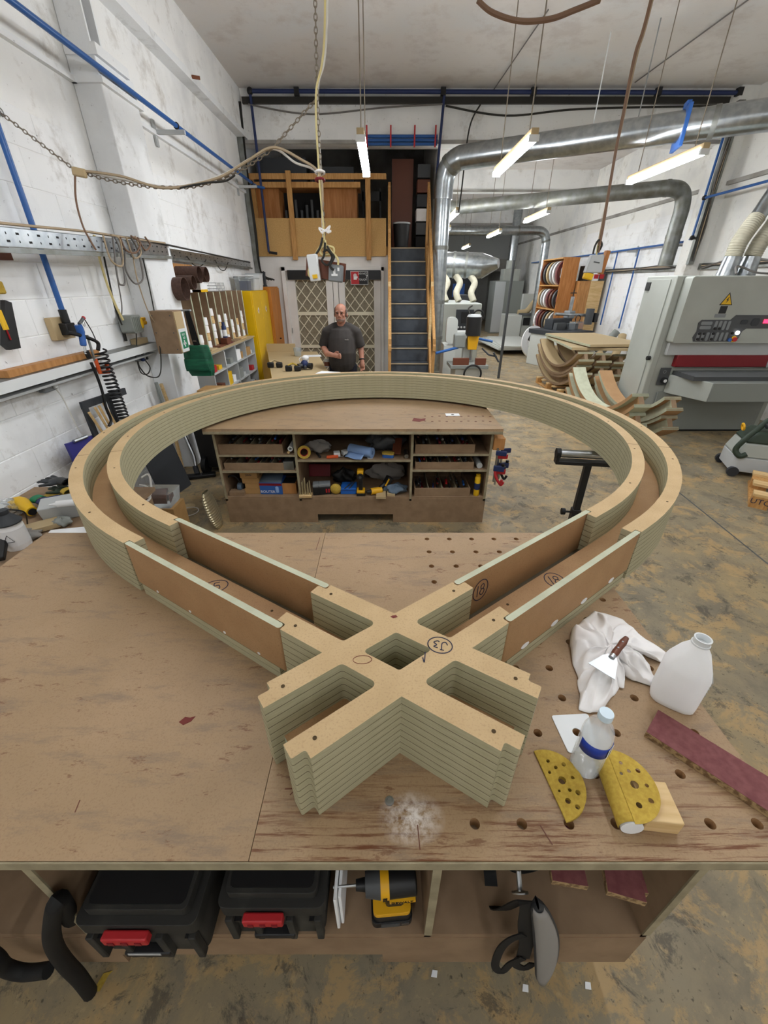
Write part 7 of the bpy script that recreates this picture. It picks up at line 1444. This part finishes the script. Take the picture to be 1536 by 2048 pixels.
def i_arc(cx_, cy, r, a0, a1, z, label, group, w_=.2, h=.19, top='mr_face', face='mdf_brown'):
    t = T('curved_segment', label, 'curved timber', (cx_, cy, z), 0, group); f = .045; m = (r + r - w_) / 2
    MB().prism([sector(r - w_, r, a0, a1)], h - f, h, top, side=face).build('top_flange', face, t); MB().prism([sector(r - w_, r, a0, a1)], 0, f, face, side=face).build('bottom_flange', face, t); MB().prism([sector(m - .03, m + .03, a0, a1)], f, h - f, face, side='carcass').build('web', face, t)
    for a in (a0, a1):
        for zz_ in (f / 2, h - f / 2):
            mb = MB(); e = Vector((math.cos(a), math.sin(a), 0)); tn = Vector((-e.y, e.x, 0)) * (.0008 if a == a1 else -.0008); 
            for k in range(2): mb.add([e * (r - w_) + tn + Vector((0, 0, zz_ - .02 + .024 * k)), e * r + tn + Vector((0, 0, zz_ - .02 + .024 * k)), e * r + tn + Vector((0, 0, zz_ - .002 + .024 * k)), e * (r - w_) + tn + Vector((0, 0, zz_ - .002 + .024 * k))], [(0, 1, 2, 3), (3, 2, 1, 0)])
            mb.build('end_grain', 'mr_face', t, smooth=0)
    return t
def rocker(x0, yc, zc, r, half, wd, label, group, h=.185, top='mr_face', face='mdf_brown'):
    "quarter-ring I-section segment lying like a rocker: arc in the upright plane along Y, flanges across X"
    t = T('curved_segment', label, 'curved timber', (x0, yc, zc), 0, group, (R(90), 0, R(90))); f = .042; a0, a1 = -math.pi / 2 - half, -math.pi / 2 + half; m = r + h / 2
    MB().prism([sector(r, r + f, a0, a1)], 0, wd, face, side=top).build('top_flange', face, t); MB().prism([sector(r + h - f, r + h, a0, a1)], 0, wd, face, side=top).build('bottom_flange', face, t)
    MB().prism([sector(r + f, r + h - f, a0, a1)], wd / 2 - .03, wd / 2 + .03, face, side='carcass').build('web', face, t)
    for a in (a0, a1):
        for q_ in (.25, .75):
            for base in (0, h - f):
                rr0 = r + base + f * (q_ - .18); rr1 = r + base + f * (q_ + .18); e = Vector((math.cos(a), math.sin(a), 0)); tn = Vector((-e.y, e.x, 0)) * (.0008 if a == a1 else -.0008)
                MB().add([e * rr0 + tn, e * rr1 + tn, e * rr1 + tn + Vector((0, 0, wd)), e * rr0 + tn + Vector((0, 0, wd))], [(0, 1, 2, 3), (3, 2, 1, 0)]).build('end_grain', 'mr_face', t, smooth=0)
    return t
G1 = 'curved segments stacked near the sander'
def bowl(x0, yc, z_in, r, half, wd, n, labels, group, **k):
    for i in range(n): rr_ = r + i * .188; rocker(x0 + (.012 if i % 2 else 0), yc, z_in + r, rr_, half * r / rr_ * (1 + .02 * i), wd, labels[i], group, **k)
bowl(2.96, 5.78, .40, 1.25, R(44), .2, 2, ('pale-faced upper curved segment of the near rocker-like stack', 'lower curved segment of the near rocker-like stack'), G1)
bowl(3.34, 5.72, .40, 1.25, R(42), .2, 2, ('upper curved segment of the stack next to the sander', 'lower curved segment of the stack next to the sander'), G1, face='mr_face', top='mdf_brown')
def pallet(t, w_, d_, h=.13):
    for k in range(5): MB().box((-w_ / 2, -d_ / 2 + k * (d_ - .1) / 4, h - .02), (w_ / 2, -d_ / 2 + k * (d_ - .1) / 4 + .1, h)).build('deck_board', 'pine_pale', t)
    for x in (-w_ / 2, -.05, w_ / 2 - .1):
        for y in (-d_ / 2, -.05, d_ / 2 - .1): MB().box((x, y, .02), (x + .1, y + .1, h - .02)).build('block', 'pine', t)
        MB().box((x, -d_ / 2, 0), (x + .1, d_ / 2, .02)).build('runner', 'pine', t)
pal2 = T('pallet', 'wooden pallet under the far stack of curved segments', 'pallet', (3.95, 8.5, 0)); pallet(pal2, 1.25, 1.3)
G2 = 'curved segments on the far pallet'
for k, (x_, nm) in enumerate(((3.36, 'left'), (3.72, 'middle'), (4.08, 'right'))): bowl(x_, 8.45 + .05 * k, .51, 1.5, R(40 - 2 * k), .27, 2, ('upper curved segment of the %s nest on the far pallet' % nm, 'lower curved segment of the %s nest on the far pallet' % nm), G2, face='carcass', top='tan_mould')
for i in range(2):
    t = T('timber_board', ('lower', 'upper')[i] + ' flat tan board laid across the far pallet stack', 'board', (3.95 + .1 * i, 8.5, .87 + i * .06), R(-6 + 10 * i)); MB().box((-.55, -.95, 0), (.5, .9, .045)).build('board', 'tan_mould', t, bevel=.003); MB().box((-.56, -.95, .005), (-.55, .9, .04)).build('board_edge', 'mr_face', t)
# ------------- dust extractor and pallet at the right edge
ve = T('dust_extractor', 'grey and green mobile dust extractor at the right edge', 'vacuum', (4.16, 4.34, 0), R(-22))
MB().prism([rrect(-.2, -.22, .32, .22, .05)], .06, .22).build('base_tub', 'light_grey', ve, bevel=.015); MB().taper(.22, .38, (-.2, -.21, .32, .21), (-.15, -.18, .3, .18)).build('body', 'machine_grey', ve, bevel=.02); MB().taper(.38, .50, (-.16, -.19, .31, .19), (-.06, -.15, .28, .15)).build('head', 'dark_green', ve, bevel=.02); MB().box((-.21, -.2, .24), (-.196, -.12, .31)).build('badge', 'sign_green', ve)
MB().tube(spline([(-.12, -.16, .5), (-.18, -.2, .42), (-.22, -.2, .3), (-.17, -.23, .24), (-.12, -.23, .27)], 6), .028, 12).build('hose', 'dark_green', ve); MB().tube(spline([(-.1, -.1, .46), (0, -.05, .6), (.1, .0, .62), (.25, .02, .6)], 6), .03, 10).build('handle', 'dark_green', ve); MB().tube([(-.02, -.12, .56), (.2, -.1, .64)], .028, 10).build('rolled_hose', 'charcoal', ve)
MB().ring((-.16, .02, .5), (1, 0, .3), .035, .012, 14, 6).build('yellow_plug', 'tool_yellow', ve)
for x, y in ((-.17, -.22), (-.17, .22), (.27, -.22), (.27, .22)): MB().cyl((x, y - .02, .055), (x, y + .02, .055), .055, n=18).build('wheel', 'charcoal', ve)
rpt = T('pallet', 'pale wooden pallet with a stencilled block at the right edge', 'pallet', (4.27, 3.42, 0), R(-38)); 
for k in range(3): MB().box((-.6 + .0, -.4 + k * .3, .115), (.6, -.28 + k * .3, .14)).build('deck_board', 'pine_pale', rpt)
for x in (-.6, -.07, .46):
    for y in (-.4, .1): MB().box((x, y, .022), (x + .14, y + .1, .115)).build('block', 'pine', rpt)
    MB().box((x, -.4, 0), (x + .14, .32, .022)).build('runner', 'pine', rpt)
text_mesh('UTC', .075, 'ink', Matrix.Translation((-.53, -.4005, .067)) @ Matrix.Rotation(R(90), 4, 'X'), 'stencil', rpt)
# ------------- white sheets on a low trolley
tl_ = T('trolley', 'low black trolley under the white sheets', 'trolley', (4.05, 14.4, 0)); MB().box((-.5, -1.2, .1), (.5, 1.2, .14)).build('deck', 'black', tl_)
for x in (-.42, .42):
    for y in (-1.1, 1.1): MB().cyl((x - .02, y, .05), (x + .02, y, .05), .05, n=12).build('castor', 'rubber', tl_)
for i in range(4): MB().cbox((4.0 + .05 * i, 14.45 - .08 * i, .157 + i * .031), (1.3 - .06 * i, 2.9 - .1 * i, .03), (0, 0, R(3 - 2 * i))).solo('white_sheet', 'machine_white', ('bottom', 'second', 'third', 'top')[i] + ' white board of the pile on the trolley', 'board', 'white sheets on the trolley')
# ------------- mortiser
mt = T('mortiser', 'cream mortising machine with black motor and yellow guard behind the loop', 'machine', (1.3, 6.75, 0))
MB().box((-.2, -.2, 0), (.2, .25, .75)).build('stand', 'machine_white', mt, bevel=.01); MB().box((-.28, -.25, .75), (.3, .2, .80)).build('table', 'machine_dark', mt, bevel=.004); MB().box((-.05, .08, .8), (.1, .22, 1.15)).build('column', 'machine_white', mt, bevel=.01)
MB().cyl((.06, 0, 1.2), (.06, 0, 1.46), .115, .115, 20).build('motor', 'black', mt); MB().cyl((.06, 0, 1.46), (.06, 0, 1.49), .11, .09, 20).build('motor_cap', 'light_grey', mt); MB().taper(1.0, 1.2, (.0, -.06, .13, .06), (-.02, -.07, .15, .07)).build('yellow_guard', 'tool_yellow', mt, bevel=.006); MB().box((-.22, -.05, 1.02), (-.04, .1, 1.22)).build('head_casting', 'machine_dark', mt, bevel=.02); MB().cyl((.06, 0, .84), (.06, 0, 1.0), .02, n=10).build('chisel', 'steel', mt)
MB().cyl((-.15, -.02, 1.03), (-.5, -.12, .96), .02, n=8).build('lever', 'pipe_blue', mt); MB().cyl((.14, .1, 1.15), (.4, .1, 1.1), .018, n=8).build('lever', 'pipe_blue', mt); MB().box((-.24, -.22, .8), (.0, -.16, .9)).build('vice_jaw', 'wood_brown', mt); MB().box((.1, -.22, .8), (.26, -.16, .9)).build('vice_jaw', 'wood_brown', mt); MB().ring((.06, -.28, .68), (0, 1, 0), .13, .014, 28, 8).build('handwheel', 'black', mt)
MB().tube([(.25, .1, 1.0), (.34, 0, .92), (.46, -.05, .9)], .014, 6).tube([(.4, -.05, .96), (.5, -.05, .82)], .014, 6).build('stop_rod', 'charcoal', mt); MB().tube(spline([(.0, .0, 1.47), (-.03, .05, 1.56), (.03, .1, 1.6)], 5), .012, 6).build('motor_cable', 'cable_black', mt)
mb2 = T('band_saw', 'small cream machine with a rounded guard behind the mortiser', 'machine', (1.12, 7.35, 0)); MB().box((-.12, -.1, 0), (.3, .3, 1.0)).build('cabinet', 'machine_white', mb2, bevel=.01); MB().prism([rrect(-.1, 1.02, .08, 1.42, .07)], 0, .12, M4=Matrix.Rotation(R(90), 4, 'X')).build('guard', 'machine_white', mb2, bevel=.01); MB().box((.05, -.1, 1.0), (.32, .2, 1.2)).build('head', 'machine_white', mb2, bevel=.01)
# ------------- planer with control panel
pm = T('planer', 'grey four-sided planing machine with dark control panel under the duct manifold', 'machine', (1.75, 11.2, 0)); MB().box((-.72, -1.0, 0), (.45, 1.2, 1.5)).build('body', 'machine_grey', pm, bevel=.02); MB().box((-.12, -1.02, .95), (.28, -1.0, 1.38)).build('control_panel', 'charcoal', pm, bevel=.005); MB().box((.0, -1.03, 1.1), (.22, -1.02, 1.33)).build('screen', 'black', pm)
for k in range(4): MB().cyl((-.05 + .07 * k, -1.02, 1.02), (-.05 + .07 * k, -1.04, 1.02), .022, n=10).build('button', 'orange' if k == 3 else 'light_grey', pm)
MB().ring((.38, -1.05, 1.25), (0, 1, 0), .12, .018, 22, 6).build('handwheel', 'black', pm)
for i, x in enumerate((1.15, 1.45, 1.75, 2.1)): MB().tube(spline([(x, 11.4, 2.05), (x + .06, 11.1, 1.9), (x - .04, 10.9, 1.7), (x + .02, 10.8, 1.52)], 6), .075, 12).solo('flexible_hose', 'hose_grey', ('first', 'second', 'third', 'fourth')[i] + ' translucent hose from the manifold to the planer', 'hose', 'hoses above the planer')
# ------------- grey enclosure far back
ge = T('steel_enclosure', 'tall pale grey steel enclosure far back against the right wall', 'cabinet', (5.2, 19.6, 0)); MB().box((-.62, -.5, 0), (.55, .6, 1.98)).build('body', 'machine_dark', ge, bevel=.01); MB().box((-.62, -.51, .05), (-.2, -.5, 1.95)).build('side_door', 'light_grey', ge)
for k in range(7): MB().box((-.1 + .085 * k, -.512, .2), (-.06 + .085 * k, -.5, .8)).build('vent_slot', 'dark_grey', ge)
MB().box((-.3, -.4, 1.98), (.35, .2, 2.4)).cyl((.0, -.2, 2.4), (.0, -.2, 2.7), .2, n=16).build('fan_housing', 'machine_grey', ge, bevel=.01)
# ------------- edge sander
es = T('edge_sander', 'off-white machine with a curved hose right of the grey enclosure', 'machine', (5.0, 16.6, 0)); MB().box((-.55, -.4, 0), (.0, .5, .9)).build('cabinet', 'machine_white', es, bevel=.03); MB().box((.02, -.35, 0), (.6, .5, .88)).build('cabinet', 'machine_grey', es, bevel=.02); MB().box((.05, -.37, .55), (.5, -.34, .8)).build('opening', 'black', es); MB().cyl((.2, -.2, .88), (.2, -.2, .95), .3, n=20).build('table', 'dark_grey', es)
MB().tube(spline([(-.1, -.1, .95), (.2, -.1, 1.0), (.4, -.1, 1.25), (.6, -.05, 1.45), (.75, 0, 1.3), (.78, 0, .9)], 6), .1, 14).build('hose', 'tan_mould', es); MB().box((.2, .5, .9), (.75, .7, 1.55)).build('crate', 'machine_white', es)
# ------------- disc rack and cupboards
dk = T('disc_rack', 'tall brown open rack holding big sanding discs', 'rack', (5.0, 13.4, 0)); MB().box((4.8, 12.7, .3), (5.22, 12.74, 2.5)).build('end_panel', 'oak_panel', dk, world=True); MB().box((4.8, 14.3, .3), (5.22, 14.34, 2.5)).build('end_panel', 'oak_panel', dk, world=True); MB().box((5.2, 12.74, .3), (5.22, 14.3, 2.5)).build('back', 'oak_panel', dk, world=True)
for z in (.6, 1.22, 1.82, 2.47): MB().box((4.78, 12.74, z), (5.2, 14.3, z + .03)).build('shelf', 'pine', dk, world=True)
MB().box((4.8, 12.72, 0), (5.22, 14.34, .3)).build('plinth', 'oak_panel', dk, world=True)
for r_, z in enumerate((.63, 1.25, 1.85)):
    for k in range(6):
        y = 12.92 + k * .24; rad = (.28, .25, .29)[r_]; MB().lathe([(rad * .62, -.025), (rad, -.025), (rad, .025), (rad * .62, .025)], 28, closed=True, M4=Tm((4.93, y, z + rad + .001), (R(90), R(10), R(28)))).solo('sanding_disc', ('light_grey', 'tan_mould', 'dark_grey', 'wood_brown', 'burgundy', 'cloth')[(k + r_ * 2) % 6], 'large edge disc on the %s shelf of the rack, position %s from the near end' % (('lower', 'middle', 'upper')[r_], ('one', 'two', 'three', 'four', 'five', 'six')[k]), 'disc', 'discs in the rack')
cpd = T('wooden_cupboard', 'plain wooden cupboard with pale door right of the disc rack', 'cupboard', (5.6, 12.9, 0)); MB().box((5.25, 12.5, .2), (5.55, 13.1, 1.95)).build('cabinet', 'ply_face', cpd, world=True); MB().box((5.55, 12.5, .2), (5.9, 13.1, 1.95)).build('cabinet', 'pine_pale', cpd, world=True); MB().box((5.25, 12.49, .25), (5.4, 12.5, 1.9)).build('door', 'ply_face', cpd, world=True)
for i, (x, m) in enumerate(((5.35, 'black'), (5.6, 'paper'), (5.75, 'dark_grey'))): MB().box((x, 12.55, 1.951), (x + .18, 12.9, 2.2 + .05 * (2 - i))).box((x + .02, 12.545, 2.0), (x + .14, 12.55, 2.1), 'red').solo('stored_item', m, ('black tool bag', 'red and white carton', 'dark grey case')[i] + ' on top of the wooden cupboard', ('bag', 'carton', 'case')[i], bevel=.02)
for i, (px, r_) in enumerate(((4.25, .42), (4.62, .4))): MB().lathe([(r_ * .55, -.02), (r_, -.02), (r_, .02), (r_ * .55, .02)], 32, closed=True, M4=Tm((px, 12.45 - .1 * i, r_ + .02), (R(82), 0, R(25)))).solo('large_disc', ('white', 'light_grey')[i], ('large white ring disc leaning beside the spindle moulder', 'grey ring disc behind the white one')[i], 'disc')
# ------------- spindle moulder
sp_m = T('spindle_moulder', 'white spindle moulder with a dark table and power feeder near the right wall', 'machine', (4.28, 10.6, 0), R(24)); MB().box((.03, .04, 0), (1.0, 1.1, .76)).build('cabinet', 'machine_white', sp_m, bevel=.01); MB().box((0, 0, .76), (1.05, 1.15, .86)).build('table', 'charcoal', sp_m, bevel=.004); MB().box((.08, .03, .45), (.28, .04, .7)).build('switch_panel', 'white', sp_m); MB().box((.18, .025, .5), (.24, .03, .6)).build('switch', 'black', sp_m)
MB().box((.3, .5, .86), (.6, .62, 1.02)).box((.66, .5, .86), (.98, .62, 1.0)).build('fence', 'dark_grey', sp_m, bevel=.004); MB().box((.3, .66, .86), (.95, .95, 1.1)).build('hood', 'charcoal', sp_m, bevel=.01); MB().box((.7, .3, .86), (.98, .5, 1.05)).build('clear_guard', 'clear_plastic', sp_m)
MB().cyl((.9, .75, .86), (.9, .75, 1.6), .045, n=14).build('feeder_post', 'steel', sp_m); MB().cyl((.35, .68, 1.22), (1.5, .68, 1.16), .035, n=12).build('feeder_arm', 'steel', sp_m); MB().cyl((.9, .75, 1.6), (.9, .75, 1.75), .012, n=8).cyl((.8, .75, 1.68), (1.0, .75, 1.68), .012, n=6).build('feeder_crank', 'black', sp_m); MB().box((.8, .65, 1.1), (1.0, .85, 1.28)).build('clamp', 'mid_grey', sp_m, bevel=.02)
MB().cyl((1.45, .6, .95), (1.45, .6, 1.32), .1, n=16).build('feeder_motor', 'dark_grey', sp_m); MB().box((1.55, .5, 1.0), (1.68, .7, 1.22)).build('feeder_box', 'black', sp_m, bevel=.02); MB().ring((1.05, .58, 1.1), (0, 1, 0), .08, .012, 18, 6).build('handwheel', 'black', sp_m)
for i, pts in enumerate(([(5.42, 11.3, .7), (5.5, 11.2, .45), (5.62, 11.1, .4), (5.7, 11.0, .7), (5.8, 11.0, .85)], [(5.32, 10.7, .4), (5.42, 10.5, .2), (5.6, 10.5, .25), (5.74, 10.6, .6), (5.8, 10.7, .8)])): MB().tube(spline(pts, 6), .09, 14).solo('flexible_hose', ('machine_dark', 'tan_mould')[i], ('grey', 'tan')[i] + ' flexible hose curling behind the spindle moulder', 'hose')
# ------------- dark machinery at the far end
for i, (x, y, w_, d_, h, m) in enumerate(((2.2, 17.5, .9, .8, 1.0, 'charcoal'), (3.2, 18.2, .7, .8, 1.5, 'dark_grey'), (2.0, 21, 1.2, .8, 1.9, 'wood_brown'), (3.6, 21.5, 1.4, .6, 2.2, 'charcoal'))):
    t = T('far_machine', ('low dark machine', 'tall grey machine', 'brown storage rack', 'dark storage rack')[i] + ' in the far depth of the workshop', 'machine', (x, y, 0)); MB().box((-w_ / 2, 0, 0), (w_ / 2, d_, h)).build('body', m, t, bevel=.03); MB().box((-w_ * .35, -.1, h * .45), (w_ * .3, 0, h * .5)).build('table', 'light_grey', t); MB().cyl((w_ * .2, .1, h), (w_ * .2, .1, h + .3), .07, n=12).build('motor', 'black', t); MB().box((-w_ * .3, -.02, h * .6), (w_ * .1, 0, h * .85)).build('panel', ('galv_dull', 'dark_red', 'pine', 'blue')[i], t)
MB().cyl((2.62, 9.6, 0), (2.62, 9.6, 2.3), .03, n=10).solo('steel_post', 'dark_grey', 'thin dark post standing in the passage beyond the mortiser', 'post')
